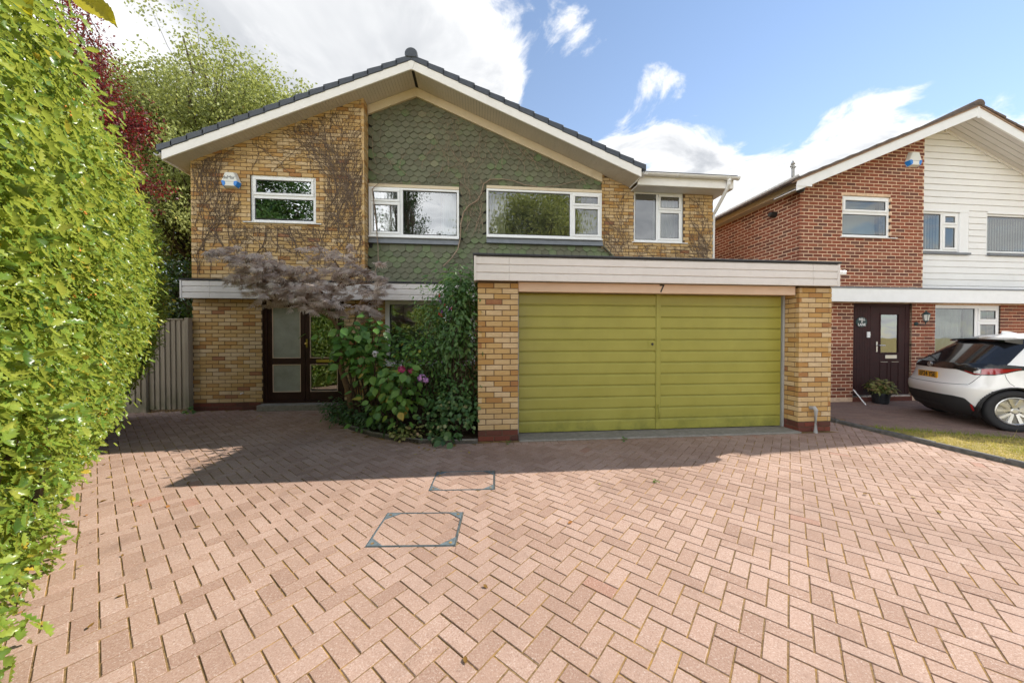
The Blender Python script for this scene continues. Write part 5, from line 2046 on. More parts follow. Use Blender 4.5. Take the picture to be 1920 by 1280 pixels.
MB().box(10.0, 11.57, NC - 0.05, NC + 0.03, 3.375, 3.415).build('window_sill', M_LEAD, NB)
MB().box(10.0, 11.57, NC - 0.005, NC + 0.03, 4.373, 4.425).build('window_head', M_UPVC, NB)
window(NB, 12.09, 14.18, 3.45, 4.37, NC + 0.03, [(12.135, 14.135, 3.50, 4.32, False)], label='upper window with blinds at the picture edge', glass=M_GLASS_LOW)
MB().box(12.08, 14.2, NC - 0.05, NC + 0.03, 3.375, 3.415).build('window_sill', M_LEAD, NB)
MB().box(12.08, 14.2, NC - 0.005, NC + 0.03, 4.373, 4.425).build('window_head', M_UPVC, NB)
window(NB, 10.32, 12.06, 1.06, 2.16, NY + 0.03, [(10.37, 11.42, 1.11, 2.09, False), (11.49, 12.015, 1.80, 2.09, True), (11.49, 12.015, 1.11, 1.77, True)], fw=0.05, mull=[(11.42, 11.49, 1.11, 2.09), (11.49, 12.015, 1.77, 1.80), (10.37, 12.015, 2.09, 2.11)], sill=(10.28, 12.1, 0.07), label='ground floor window with net curtains behind the white car', glass=M_GLASS_LOW)


def blinds(x0, x1, z0, z1, y, label):
    o = empty('vertical_blind', ((x0 + x1) / 2, y, z0), label, 'blind')
    x = x0
    while x < x1:
        m = MB()
        m.add([(x, y - 0.012, z0), (x + 0.082, y + 0.014, z0), (x + 0.082, y + 0.014, z1), (x, y - 0.012, z1)], [(0, 1, 2, 3)])
        m.build('blind_slat', M_BLIND, o)
        x += 0.076
    return o


blinds(10.07, 11.30, 3.47, 4.35, NC + 0.26, 'pale vertical blind in the window beside the brick corner')
blinds(12.13, 14.15, 3.47, 4.35, NC + 0.26, 'pale vertical blind in the upper window at the picture edge')
curtain('net_curtain', 10.37, 11.42, 1.08, 2.10, NY + 0.28, M_NET, 'white net curtain in the window behind the car', amp=0.018, wave=0.07)
curtain('net_curtain', 11.5, 12.02, 1.08, 2.10, NY + 0.28, M_NET, 'white net curtain in the narrow casement behind the car', amp=0.018, wave=0.07)
curtain('roller_blind', 7.98, 9.1, 3.68, 4.5, NY + 0.28, M_CURTAIN_B, 'pale blue blind behind the small window in red brick', amp=0.002, wave=0.5, cat='blind')
# front door set
dfy = NY + 0.04
fr = MB()
fr.box(8.25, 8.30, dfy, dfy + 0.07, 0.14, 2.185).box(9.61, 9.72, dfy, dfy + 0.07, 0.14, 2.185).box(8.30, 9.61, dfy, dfy + 0.07, 2.12, 2.185).box(8.30, 9.61, dfy, dfy + 0.07, 0.14, 0.19)
ndf = fr.build('door_frame', M_DOOR2, NB, bevel=0.004)
MB().box(8.25, 9.72, dfy - 0.03, dfy + 0.07, 0.10, 0.137).build('door_sill', M_CHROME, NB)
MB().box(8.25, 9.72, NY - 0.02, NY + 0.02, 0.0, 0.098).build('door_step', M_PLINTH, NB)
MB().box(8.25, 9.72, NY + 0.0, NY + 0.1, 2.187, 2.2).build('door_head', M_CREAM, NB)
sd = MB().box(8.302, 8.72, dfy + 0.015, dfy + 0.05, 0.192, 2.118).build('side_panel', M_DOOR2, NB, bevel=0.003)
for k in range(6):
    xx = 8.34 + k * 0.065
    MB().box(xx, xx + 0.06, dfy + 0.011, dfy + 0.0145, 0.22, 2.09).build('panel_plank', M_DOOR2, sd)
dl = MB()
dl.box(8.73, 8.97, dfy + 0.008, dfy + 0.055, 0.192, 2.118).box(9.46, 9.608, dfy + 0.008, dfy + 0.055, 0.192, 2.118)
dl.box(8.97, 9.46, dfy + 0.009, dfy + 0.054, 0.192, 1.07).box(8.97, 9.46, dfy + 0.009, dfy + 0.054, 1.95, 2.118)
ndoor = dl.build('front_door', M_DOOR2, NB, bevel=0.004)
ndoor['label'] = 'rosewood front door with tall glass pane'
MB().box(8.97, 9.46, dfy + 0.022, dfy + 0.03, 1.07, 1.95).build('pane', M_GLASS, ndoor)
gb = MB()
gb.box(8.96, 8.985, dfy - 0.002, dfy + 0.02, 1.06, 1.96).box(9.445, 9.47, dfy - 0.002, dfy + 0.02, 1.06, 1.96).box(8.985, 9.445, dfy - 0.002, dfy + 0.02, 1.06, 1.085).box(8.985, 9.445, dfy - 0.002, dfy + 0.02, 1.935, 1.96)
gb.build('glazing_bead', M_DOOR2, ndoor, bevel=0.003)
for (a, b, c, d) in ((8.98, 9.18, 0.30, 0.88), (9.26, 9.46, 0.30, 0.88)):
    q = MB()
    q.box(a, b, dfy + 0.002, dfy + 0.0075, c, c + 0.012).box(a, b, dfy + 0.002, dfy + 0.0075, d - 0.012, d).box(a, a + 0.012, dfy + 0.002, dfy + 0.0075, c + 0.012, d - 0.012).box(b - 0.012, b, dfy + 0.002, dfy + 0.0075, c + 0.012, d - 0.012)
    q.build('moulded_panel', M_DOOR2, ndoor)
    MB().box(a + 0.01, b - 0.01, dfy + 0.001, dfy + 0.0019, d - 0.008, d - 0.002).build('panel_edge', M_CHROME, ndoor)
MB().box(9.10, 9.39, dfy - 0.008, dfy + 0.007, 0.95, 1.03).build('letter_plate', M_CHROME, ndoor, bevel=0.003)
hd = MB().box(8.872, 8.905, dfy - 0.002, dfy + 0.0075, 1.10, 1.33)
hd.tube([(8.888, dfy - 0.002, 1.245), (8.888, dfy - 0.05, 1.245), (9.03, dfy - 0.052, 1.245)], 0.011, 8)
hd.build('door_handle', M_CHROME, ndoor)
MB().box(8.64, 8.71, dfy - 0.012, dfy + 0.0105, 1.42, 1.55).build('door_bell', M_UPVC, NB, bevel=0.004)
MB().lathe((8.70, dfy - 0.016, 1.485), [(0.006, 0.0), (0.015, 0.002), (0.016, 0.006)], 12, 'Y').build('bell_push', M_ALARM, NB)
plq = empty('house_plaque', (8.50, dfy + 0.010, 1.765), 'dark oval name plaque with white lettering on the side panel', 'plaque')
m = MB()
n_ = 28
vs = [(0.14 * math.cos(a), 0.0, 0.118 * math.sin(a)) for a in np.linspace(0, 2 * math.pi, n_, endpoint=False)]
vs2 = [(x * 0.96, -0.014, z * 0.96) for x, y, z in vs]
m.add(vs + vs2, [tuple(range(n_, 2 * n_))[::-1]] + [(i, i + n_, (i + 1) % n_ + n_, (i + 1) % n_) for i in range(n_)])
m.build('plaque_board', M_VERDI, plq, local=True)
text('lettering', 'MILL', 0.078, (0, -0.016, 0.058), M_WHITEINK, plq, local=True, extrude=0.001, bold=0.002)
text('lettering', '8', 0.06, (0, -0.016, 0.003), M_WHITEINK, plq, local=True, extrude=0.001, bold=0.002)
text('lettering', 'LANE', 0.078, (0, -0.016, -0.058), M_WHITEINK, plq, local=True, extrude=0.001, bold=0.002)
alarm('alarm_box', 9.65, NY - 0.003, 5.38, 'white alarm box with blue lens high on the red brick', None, 0.38, 0.32)
# lantern
lt = empty('wall_lantern', (9.84, NY, 1.72), 'dark green carriage lantern on the red brick pier', 'lantern')
MB().lathe((9.80, NY - 0.03, 1.73), [(0.03, 0.03), (0.045, 0.02), (0.04, 0.0), (0.02, -0.02), (0.0, -0.025)], 12, 'Y').build('wall_plate', M_VERDI, lt)
MB().tube([(9.80, NY - 0.03, 1.73), (9.82, NY - 0.09, 1.70), (9.86, NY - 0.13, 1.71), (9.87, NY - 0.14, 1.76)], 0.009, 8).build('bracket_arm', M_VERDI, lt)
MB().lathe((9.87, NY - 0.14, 1.76), [(0.012, 0.0), (0.03, 0.015), (0.032, 0.03), (0.045, 0.035)], 6).build('lantern_base', M_VERDI, lt)
MB().lathe((9.87, NY - 0.14, 1.795), [(0.038, 0.0), (0.06, 0.13)], 6).build('lantern_glass', M_LANTERN, lt)
MB().lathe((9.87, NY - 0.14, 1.925), [(0.075, 0.0), (0.06, 0.02), (0.03, 0.055), (0.012, 0.065), (0.014, 0.085), (0.0, 0.10)], 6).build('lantern_cap', M_VERDI, lt)
lb = MB()
for k in range(6):
    a = math.pi / 3 * k
    lb.tube([(9.87 + 0.039 * math.cos(a), NY - 0.14 + 0.039 * math.sin(a), 1.795), (9.87 + 0.061 * math.cos(a), NY - 0.14 + 0.061 * math.sin(a), 1.925)], 0.004, 4)
lb.build('lantern_bars', M_VERDI, lt)


def tuft(o, c, rad, h, n, size, mat, leaf=OV, up=0.8, flat=1.0, name='foliage', rlo=0.0, rhi=1.0):
    g = rng.normal(0, 1, (n, 3))
    g /= np.linalg.norm(g, axis=1, keepdims=True)
    rr = rng.random(n) ** 0.45
    P = np.array(c) + g * rr[:, None] * np.array([rad, rad, h])
    N = g * 0.7 + rng.normal(0, 0.4, (n, 3)) + np.array([0, -0.25, up])
    T = g + rng.normal(0, 0.5, (n, 3)) + np.array([0, 0, -0.3])
    return leaf_cloud(name, *leaf, P, N, T, rng.uniform(0.65, 1.25, n) * size, rng.uniform(rlo, rhi, n), mat, o)


pot = empty('potted_plant', (8.62, 6.5, 0), 'black pot of variegated cream and green leaves on the door step', 'potted plant')
MB().lathe((8.62, 6.5, 0.0), [(0.10, 0.0), (0.125, 0.02), (0.15, 0.20), (0.165, 0.205), (0.165, 0.235), (0.14, 0.235), (0.13, 0.2)], 18).build('pot', M_POT, pot)
M_VARIEG = m_leaf('variegated_leaf', [(0, (0.09, 0.14, 0.03)), (0.4, (0.22, 0.26, 0.07)), (0.75, (0.42, 0.36, 0.14)), (1, (0.5, 0.30, 0.18))], 0.5, 0.35, 0.3, (0.5, 0.45, 0.12))
tuft(pot, (8.62, 6.5, 0.36), 0.24, 0.17, 420, 0.07, M_VARIEG)
sp_ = empty('corner_plant', (7.12, 6.5, 0), 'leafy green plant at the corner of the red brick house', 'plant')
tuft(sp_, (7.12, 6.48, 0.30), 0.16, 0.26, 200, 0.09, M_HYDR)
stp = MB()
for k in range(6):
    stp.tube([(7.12 + random.uniform(-0.03, 0.03), 6.5, 0.0), (7.12 + random.uniform(-0.12, 0.12), 6.48, 0.36)], 0.005, 5)
stp.build('stem', M_BARK, sp_)
mk = MB().tube([(8.16, 6.42, 0.0), (8.08, 6.60, 0.30)], 0.012, 6)
mk.build('marker_stick', M_UPVC, None, label='thin white stick leaning beside the front step', cat='stick')

# ---------------------------------------------------------------- timber gate and fence panel
FY = 7.13
fp = empty('fence_panel', (-6.62, FY, 0), 'weathered close boarded fence panel beside the hedge', 'fence')
x = -7.35
while x < -6.32:
    m = MB()
    m.add([(x, FY + 0.004, 0.16), (x + 0.105, FY - 0.012, 0.16), (x + 0.105, FY + 0.006, 0.16), (x, FY + 0.012, 0.16),
           (x, FY + 0.004, 1.75), (x + 0.105, FY - 0.012, 1.75), (x + 0.105, FY + 0.006, 1.75), (x, FY + 0.012, 1.75)],
          [(0, 3, 2, 1), (4, 5, 6, 7), (0, 1, 5, 4), (1, 2, 6, 5), (2, 3, 7, 6), (3, 0, 4, 7)], random.random())
    m.build('board', M_FENCE, fp)
    x += 0.098
MB().box(-7.4, -6.31, FY - 0.016, FY + 0.02, 0.0, 0.155).build('gravel_board', M_FENCE, fp, bevel=0.004)
MB().box(-6.305, -6.235, FY - 0.04, FY + 0.06, 0.0, 1.79).build('post', M_FENCE, fp, bevel=0.006)
MB().box(-7.4, -6.31, FY + 0.021, FY + 0.06, 1.2, 1.28).build('rail', M_FENCE, fp)
gt = empty('timber_gate', (-5.9, FY, 0), 'weathered boarded side gate between fence and house', 'gate')
x = -6.225
while x < -5.58:
    m = MB()
    m.add([(x, FY + 0.002, 0.05), (x + 0.10, FY - 0.014, 0.05), (x + 0.10, FY + 0.006, 0.05), (x, FY + 0.012, 0.05),
           (x, FY + 0.002, 1.755), (x + 0.10, FY - 0.014, 1.755), (x + 0.10, FY + 0.006, 1.755), (x, FY + 0.012, 1.755)],
          [(0, 3, 2, 1), (4, 5, 6, 7), (0, 1, 5, 4), (1, 2, 6, 5), (2, 3, 7, 6), (3, 0, 4, 7)], random.random())
    m.build('board', M_FENCE, gt)
    x += 0.0945
MB().box(-6.225, -5.60, FY - 0.02, FY + 0.03, 1.757, 1.785).build('top_rail', M_FENCE, gt, bevel=0.003)
MB().box(-5.57, -5.502, FY - 0.03, FY + 0.30, 0.0, 1.80).build('gate_post', M_FENCE, gt, bevel=0.005)
rb = MB()
for zz in (0.3, 0.95, 1.55):
    rb.box(-6.22, -5.6, FY + 0.0125, FY + 0.05, zz, zz + 0.08)
rb.build('ledge', M_FENCE, gt)
lc = MB().lathe((-6.09, FY - 0.02, 1.275), [(0.012, -0.012), (0.03, -0.008), (0.03, 0.004)], 12, 'Y')
lc.tube([(-6.09, FY - 0.03, 1.275), (-6.075, FY - 0.036, 1.235), (-6.09, FY - 0.036, 1.20), (-6.108, FY - 0.036, 1.235), (-6.09, FY - 0.03, 1.275)], 0.005, 5)
lc.build('ring_latch', M_DARK, gt)


# ---------------------------------------------------------------- creeper stems on the walls
def creeper(name, label, starts, inside, y, mat, r0=0.007, n_gen=3, length=2.0, spread=0.5, dens=1.0, sub='stem', twig=True, coarse=None):
    o = empty(name, (starts[0][0], y, starts[0][1]), label, 'creeper', 'dormant creepers on the house walls')
    mb = MB()
    jobs = [(x, z, a, r0, L, 0) for x, z, a, L in starts]
    cnt = 0
    while jobs and cnt < 1500 * dens:
        x, z, a, r, L, gen = jobs.pop(0)
        cnt += 1
        pts, rad = [], []
        step = 0.05
        n = max(2, int(L / step))
        drift = random.uniform(-0.02, 0.02)
        for i in range(n):
            if not inside(x, z):
                break
            pts.append((x, y - r * 0.6 - random.uniform(0, 0.006), z))
            rad.append(max(0.0011, r * (1 - 0.75 * i / n)))
            a += random.gauss(0, 0.17) + drift + 0.03 * (math.pi / 2 - a)
            x += math.cos(a) * step
            z += math.sin(a) * step
            if gen < n_gen and i > 1 and random.random() < (0.24 if gen == 0 else 0.17):
                jobs.append((x, z, a + random.choice((-1, 1)) * random.uniform(0.3, 0.9), max(0.0014, r * 0.55), L * random.uniform(0.25, 0.6), gen + 1))
        if len(pts) > 1:
            mb.tube(pts, rad, 4, caps=False)
    mb.build(sub, mat, o, kind='stuff')
    return o


def in_left(x, z):
    if not (-5.48 < x < -2.30 and 2.6 < z < soff(x) - 0.03):
        return False
    if -4.58 < x < -3.08 and 3.62 < z < 4.66:
        return False
    if -4.97 < x < -4.54 and 4.28 < z < 4.66:
        return False
    return True


st = []
for x in (-5.42, -5.3, -5.1, -4.85, -4.6, -4.3, -3.95, -3.6, -3.3, -3.05, -2.95, -2.8, -2.65, -2.55, -2.42, -2.35):
    for k in range(7):
        st.append((x + random.uniform(-0.14, 0.14), 2.62 + random.uniform(0, 1.7), math.pi / 2 + random.uniform(-0.5, 0.5), random.uniform(1.4, 3.4)))
for x, z in ((-4.0, 4.68), (-3.7, 4.68), (-3.3, 4.7), (-4.4, 4.7), (-3.1, 4.3), (-3.0, 4.0)):
    st.append((x, z, math.pi / 2 + random.uniform(-0.9, 0.9), 1.3))
creeper('wall_creeper', 'bare brown creeper stems over the upper brick left of the tiles', st, in_left, YB, M_STEM, 0.0055, 2, dens=1.0)


def in_tile(x, z):
    if not (-2.25 < x < 2.72 and 2.7 < z < soff(x) - 0.2):
        return False
    if -2.3 < x < -0.37 and 3.34 < z < 4.66:
        return False
    if 0.16 < x < 2.8 and 3.40 < z < 4.72:
        return False
    return True


st = []
for x in (-0.3, -0.22, -0.12, -0.05, 0.02, 0.1):
    st.append((x, 3.5 + random.uniform(0, 0.6), math.pi / 2 + random.uniform(-0.12, 0.12), random.uniform(1.6, 3.0)))
for x in np.linspace(-2.1, 2.4, 30):
    st.append((x, min(4.72 + random.uniform(0, 0.7), soff(x) - 0.4), math.pi / 2 + random.uniform(-0.8, 0.8), random.uniform(0.5, 1.3)))
creeper('wall_creeper', 'fine grey creeper twigs spread over the green tiles', st, in_tile, YT - 0.034, M_STEM_PALE, 0.005, 3, dens=0.95)
# the one thick stem between the two windows, wandering off over the right-hand window
thick = empty('creeper_trunk', (-0.75, YT - 0.2, 2.8), 'thick pale creeper stem curving up between the two tiled-wall windows', 'creeper')
tk = MB()
pth = [(-0.72, 2.92), (-0.55, 3.1), (-0.42, 3.3), (-0.37, 3.55), (-0.36, 3.85), (-0.30, 4.1), (-0.18, 4.25), (0.0, 4.36), (0.08, 4.52), (0.13, 4.72), (0.27, 4.82), (0.5, 4.84), (0.75, 4.82), (1.0, 4.74), (1.35, 4.70), (1.7, 4.74), (2.05, 4.84), (2.4, 4.93)]
tk.tube([(x, YT - 0.05 - max(0, 3.45 - z) * 0.2, z) for x, z in pth], [0.014] * 8 + [0.013, 0.012, 0.011, 0.010, 0.010, 0.009, 0.008, 0.007, 0.006, 0.005], 7)
tk.build('stem', M_STEM_PALE, thick)
thin = empty('creeper_trunk', (-2.1, YT - 0.2, 2.7), 'thin creeper stem hanging over the casement beside the brick pier', 'creeper')
tk = MB()
pth = [(-2.12, 2.7), (-2.04, 2.95), (-2.06, 3.3), (-2.09, 3.6), (-2.12, 3.95), (-2.15, 4.25), (-2.18, 4.5), (-2.05, 4.62), (-1.7, 4.64), (-1.2, 4.66)]
tk.tube([(x, YT - 0.075 - max(0, 3.45 - z) * 0.17, z) for x, z in pth], [0.009] * 7 + [0.006, 0.005, 0.004], 6)
tk.build('stem', M_STEM_PALE, thin)


def in_right(x, z):
    if not (2.8 < x < 5.40 and 2.6 < z < min(4.70, soff(x) - 0.02 if x < 3.4 else 4.70)):
        return False
    if 3.46 < x < 4.82 and 3.54 < z < 4.76:
        return False
    return True


st = []
for x in (2.84, 2.9, 3.0, 3.08, 3.15, 3.25, 3.35, 3.4, 4.86, 4.95, 5.05, 5.15, 5.25, 5.32, 5.38, 3.7, 4.1, 4.5):
    for k in range(2):
        st.append((x + random.uniform(-0.05, 0.05), 2.64 + random.uniform(0, 0.7), math.pi / 2 + random.uniform(-0.5, 0.5), random.uniform(1.0, 2.2)))
for k in range(14):
    st.append((5.38, 3.0 + random.uniform(0, 0.5), math.pi - random.uniform(0.0, 0.9), 0.9))
creeper('wall_creeper', 'dense creeper stems round the window under the flat eaves', st, in_right, YT, M_STEM, 0.006, 3, dens=0.5)

# ---------------------------------------------------------------- planting in the bed
# lace-leaf maple leaning out over the door
AC = empty('lace_leaf_maple', (-2.15, 6.0, 0.05), 'lace leaved maple with pinkish bronze foliage leaning over the front door', 'tree')
tr = MB()
t0 = [(-2.15, 6.1, 0.03), (-2.18, 6.05, 0.45), (-2.3, 6.0, 0.9), (-2.22, 5.95, 1.3), (-2.38, 5.95, 1.7), (-2.5, 5.95, 1.95)]
tr.tube(t0, [0.05, 0.045, 0.04, 0.034, 0.028, 0.024], 9)
acl = []
arms = [((-2.5, 5.95, 1.95), (-3.05, 5.9, 2.25)), ((-3.05, 5.9, 2.25), (-3.55, 5.9, 2.55)), ((-3.55, 5.9, 2.55), (-4.0, 5.95, 2.75)), ((-2.38, 5.95, 1.7), (-2.75, 5.8, 1.95)),
        ((-2.5, 5.95, 1.95), (-2.3, 6.1, 2.4)), ((-2.3, 6.1, 2.4), (-1.85, 6.2, 2.6)), ((-2.3, 6.1, 2.4), (-2.5, 6.1, 2.8)), ((-2.3, 6.1, 2.3), (-1.75, 6.15, 2.35)), ((-2.5, 5.95, 1.95), (-2.9, 6.0, 2.6)), ((-3.05, 5.9, 2.25), (-3.2, 5.8, 2.05)),
        ((-2.22, 5.95, 1.3), (-2.0, 5.95, 1.9)), ((-2.0, 5.95, 1.9), (-1.9, 6.0, 2.1))]
for a, b in arms:
    limb(tr, a, b, 0.02, 0.009, 0.08, 4, 6)
sprays = []
for cx, cy, cz, rx, rz_, k in ((-3.95, 5.95, 2.72, 0.36, 0.10, 12), (-3.55, 5.9, 2.58, 0.42, 0.13, 20), (-3.45, 5.85, 2.34, 0.42, 0.14, 20), (-3.05, 5.85, 2.38, 0.42, 0.16, 26), (-2.75, 5.8, 2.12, 0.36, 0.16, 24), (-3.15, 5.8, 2.08, 0.34, 0.12, 18),
                               (-2.5, 5.75, 1.92, 0.24, 0.12, 14), (-2.6, 6.0, 2.4, 0.4, 0.2, 20), (-2.2, 6.15, 2.62, 0.42, 0.16, 14), (-2.5, 6.1, 2.86, 0.32, 0.10, 8), (-1.85, 6.2, 2.58, 0.32, 0.12, 7), (-1.85, 6.15, 2.3, 0.32, 0.14, 9), (-2.05, 6.05, 2.0, 0.26, 0.16, 12), (-1.9, 6.05, 1.85, 0.18, 0.1, 8), (-3.3, 5.8, 2.05, 0.2, 0.1, 6)):
    for _ in range(int(k * 0.95)):
        sprays.append((cx + random.uniform(-1, 1) * rx, cy + random.uniform(-1, 1) * 0.28, cz + random.uniform(-1, 1) * rz_))
P, N, T, S = [], [], [], []
twg = MB()
for (x, y, z) in sprays:
    d = Vector((x + 2.3, y - 6.0, 0))
    d = (d.normalized() if d.length > 0.05 else Vector((1, 0, 0))) + Vector((random.gauss(0, 0.4), random.gauss(0, 0.4), -0.35))
    d.normalize()
    L = random.uniform(0.14, 0.30)
    p0 = Vector((x, y, z)) - d * L * 0.5
    twg.tube([p0, p0 + d * L * 0.5 + Vector((0, 0, 0.015)), p0 + d * L], [0.003, 0.002, 0.001], 3, caps=False)
    for k in range(12):
        q = p0 + d * L * (k / 11) + Vector((random.gauss(0, 0.025), random.gauss(0, 0.025), random.gauss(0, 0.012)))
        P.append(q)
        T.append(d * 0.8 + Vector((random.gauss(0, 0.6), random.gauss(0, 0.6), random.gauss(-0.45, 0.3))))
        N.append(Vector((random.gauss(0, 0.45), random.gauss(-0.45, 0.4), 0.8)))
        S.append(random.uniform(0.09, 0.145))
tr.build('trunk', M_BARK_PALE, AC)
twg.build('twigs', M_BARK_PALE, AC, kind='stuff')
n_ = len(P)
leaf_cloud('crown', *lace_leaf(7, 0.07), [tuple(v) for v in P], [tuple(v) for v in N], [tuple(v) for v in T], S, np.clip(rng.normal(0.5, 0.25, n_), 0, 1), M_ACER, AC)

# hydrangeas and other shrubs
HYL = oval_leaf(0.36, 0.16, 6)


def shrub(name, label, base, tops, leaf, n_per, size, mat, spread, cat='shrub', flowers=(), stem_r=0.008, stem_mat=None, up=0.8, rsh=0.0, group=None):
    o = empty(name, base, label, cat, group)
    b = Vector(base)
    sm = MB()
    Pp, Nn, Tt = [], [], []
    for t in tops:
        t = Vector(t)
        limb(sm, b + Vector((random.gauss(0, 0.05), random.gauss(0, 0.05), -0.03)), t, stem_r, stem_r * 0.4, 0.12, 5, 5)
        for k in range(n_per):
            g = Vector((random.gauss(0, 1), random.gauss(0, 1), random.gauss(0, 0.8))) * spread
            p = t + g
            if p.z < 0.06:
                p.z = 0.06 + random.uniform(0, 0.06)
            Pp.append(tuple(p))
            gn = g.normalized() if g.length > 1e-4 else Vector((0, 0, 1))
            Nn.append(tuple(gn * 0.5 + Vector((random.gauss(0, 0.35), random.gauss(-0.25, 0.35), up))))
            Tt.append(tuple(gn + Vector((random.gauss(0, 0.4), random.gauss(0, 0.4), -0.35))))
    sm.build('stem', stem_mat or M_BARK, o)
    n = len(Pp)
    leaf_cloud('foliage', *leaf, Pp, Nn, Tt, rng.uniform(0.6, 1.2, n) * size, np.clip(rng.beta(2, 2.2, n) + rsh, 0, 1), mat, o)
    for (fx, fy, fz, fr, fm) in flowers:
        f = MB()
        for k in range(46):
            v = Vector((random.gauss(0, 1), random.gauss(0, 1), random.gauss(0, 1))).normalized()
            c = Vector((fx, fy, fz)) + v * fr * random.uniform(0.75, 1.0)
            u = v.orthogonal().normalized()
            w2 = v.cross(u)
            a0 = random.random() * 3
            s = fr * 0.30
            for q in range(4):
                a = a0 + q * math.pi / 2
                d1 = u * math.cos(a) + w2 * math.sin(a)
                d2 = u * math.cos(a + 0.7) + w2 * math.sin(a + 0.7)
                d3 = u * math.cos(a - 0.7) + w2 * math.sin(a - 0.7)
                f.add([c, c + d3 * s * 0.7 + v * 0.002, c + d1 * s, c + d2 * s * 0.7 + v * 0.002], [(0, 1, 2, 3)], random.random())
        f.build('flower_head', fm, o)
    return o


hy = [(random.uniform(-2.2, -1.5), random.uniform(5.35, 5.8), random.uniform(1.15, 1.62)) for _ in range(18)] + [(random.uniform(-2.0, -1.5), random.uniform(5.3, 5.6), random.uniform(0.75, 1.2)) for _ in range(8)]
shrub('hydrangea_bush', 'tall broad leaved hydrangea in front of the door pier with one white flower', (-1.85, 5.75, 0.04), hy, HYL, 17, 0.14, M_HYDR, 0.13, flowers=[(-1.52, 5.25, 1.18, 0.05, M_WHITEFL)], stem_r=0.012)
hy2 = [(random.uniform(-1.5, -0.95), random.uniform(4.95, 5.35), random.uniform(0.35, 0.95)) for _ in range(20)]
shrub('hydrangea_bush', 'lower hydrangea with pink and mauve flower heads at the bed edge', (-1.2, 5.2, 0.04), hy2, HYL, 15, 0.13, M_HYDR, 0.12, flowers=[(-1.06, 4.88, 0.98, 0.055, M_PINK), (-0.94, 4.9, 0.96, 0.04, M_PINK), (-0.78, 4.85, 0.86, 0.06, M_MAUVE), (-0.72, 4.84, 0.83, 0.04, M_MAUVE)], stem_r=0.01, rsh=0.12)
hy3 = [(random.uniform(-1.1, -0.55), random.uniform(5.1, 5.6), random.uniform(0.9, 1.35)) for _ in range(18)]
shrub('rose_bush', 'fine leaved green shrub behind the mauve flowers', (-0.85, 5.4, 0.04), hy3, oval_leaf(0.32, 0.12, 4), 34, 0.06, M_HYDR, 0.13, stem_r=0.007, rsh=0.1)
# climber on the garage flank with fuchsia bells
cl = [(random.uniform(-0.42, -0.08), random.uniform(4.75, 5.6), random.uniform(0.3, 2.3)) for _ in range(64)]
cl += [(random.uniform(-0.75, -0.3), random.uniform(5.2, 6.2), random.uniform(0.3, 1.75)) for _ in range(26)]
shrub('leafy_climber', 'dense dark green climber growing up beside the garage pillar', (-0.2, 5.1, 0.04), cl, oval_leaf(0.24, 0.12, 4), 62, 0.078, M_CLIMB, 0.14, stem_r=0.006, up=0.4)
fu = [(random.uniform(-0.8, -0.3), random.uniform(5.0, 5.5), random.uniform(1.55, 2.15)) for _ in range(14)]
FU = shrub('fuchsia_bush', 'fuchsia with hanging red and purple bells near the ground floor window', (-0.6, 5.5, 0.04), fu, oval_leaf(0.26, 0.12, 4), 26, 0.055, M_CLIMB, 0.14, stem_r=0.006, rsh=0.1)
for k in range(9):
    c = Vector((random.uniform(-0.62, -0.35), random.uniform(4.95, 5.05), random.uniform(1.72, 2.05)))
    f = MB().lathe(c, [(0.003, 0.03), (0.009, 0.018), (0.016, -0.004), (0.02, -0.018), (0.006, -0.02)], 7)
    f.build('fuchsia_bell', M_FUCHSIA if k % 3 else M_FUCH_P, FU)
dk = [(random.uniform(-1.7, -0.6), random.uniform(6.0, 6.9), random.uniform(0.4, 1.5)) for _ in range(34)]
shrub('leafy_shrub', 'dark leafy shrub under the ground floor window', (-1.2, 6.5, 0.04), dk, oval_leaf(0.3, 0.12, 4), 40, 0.085, M_CLIMB, 0.17, stem_r=0.008)
gcs = [(-2.25, 6.0), (-2.0, 5.75), (-1.7, 5.42), (-1.35, 5.15), (-2.45, 6.4)]
for i, (x, y) in enumerate(gcs):
    o = shrub('ground_cover', ['low dark green plant at the bed edge below the hydrangea', 'low dark green plant at the bend of the bed edging', 'low dark green plant in the middle of the curved edging', 'low dark green plant just before the pale trailing ivy', 'low dark green plant beside the front door step'][i], (x, y, 0.04), [(x + random.uniform(-0.2, 0.2), y + random.uniform(-0.12, 0.16), random.uniform(0.08, 0.26)) for _ in range(9)], oval_leaf(0.3, 0.12, 4), 24, 0.07, M_COVER, 0.09, cat='plant', stem_r=0.004, group='low plants along the bed edge')
iv = [(random.uniform(-0.75, -0.08), random.uniform(4.72, 5.0), random.uniform(0.08, 0.55)) for _ in range(30)]
shrub('ivy', 'variegated ivy at the foot of the garage pillar', (-0.4, 4.9, 0.04), iv, oval_leaf(0.42, 0.1, 4), 24, 0.065, M_COVER, 0.085, cat='plant', stem_r=0.004, rsh=0.15)
bb = [(random.uniform(-0.52, -0.38), random.uniform(4.58, 4.66), random.uniform(0.06, 0.16)) for _ in range(4)]
shrub('bergenia', 'low plant with broad shiny leaves spilling over the bed edging', (-0.45, 4.68, 0.04), bb, HYL, 6, 0.12, M_COVER, 0.06, cat='plant', stem_r=0.004)
vv = [(random.uniform(-1.15, -0.8), random.uniform(4.76, 4.86), random.uniform(0.06, 0.16)) for _ in range(8)]
shrub('variegated_ivy', 'pale cream and green ivy trailing at the bed edge below the flowers', (-1.0, 4.85, 0.04), vv, oval_leaf(0.42, 0.1, 4), 14, 0.055, M_VARIEG, 0.06, cat='plant', stem_r=0.003)

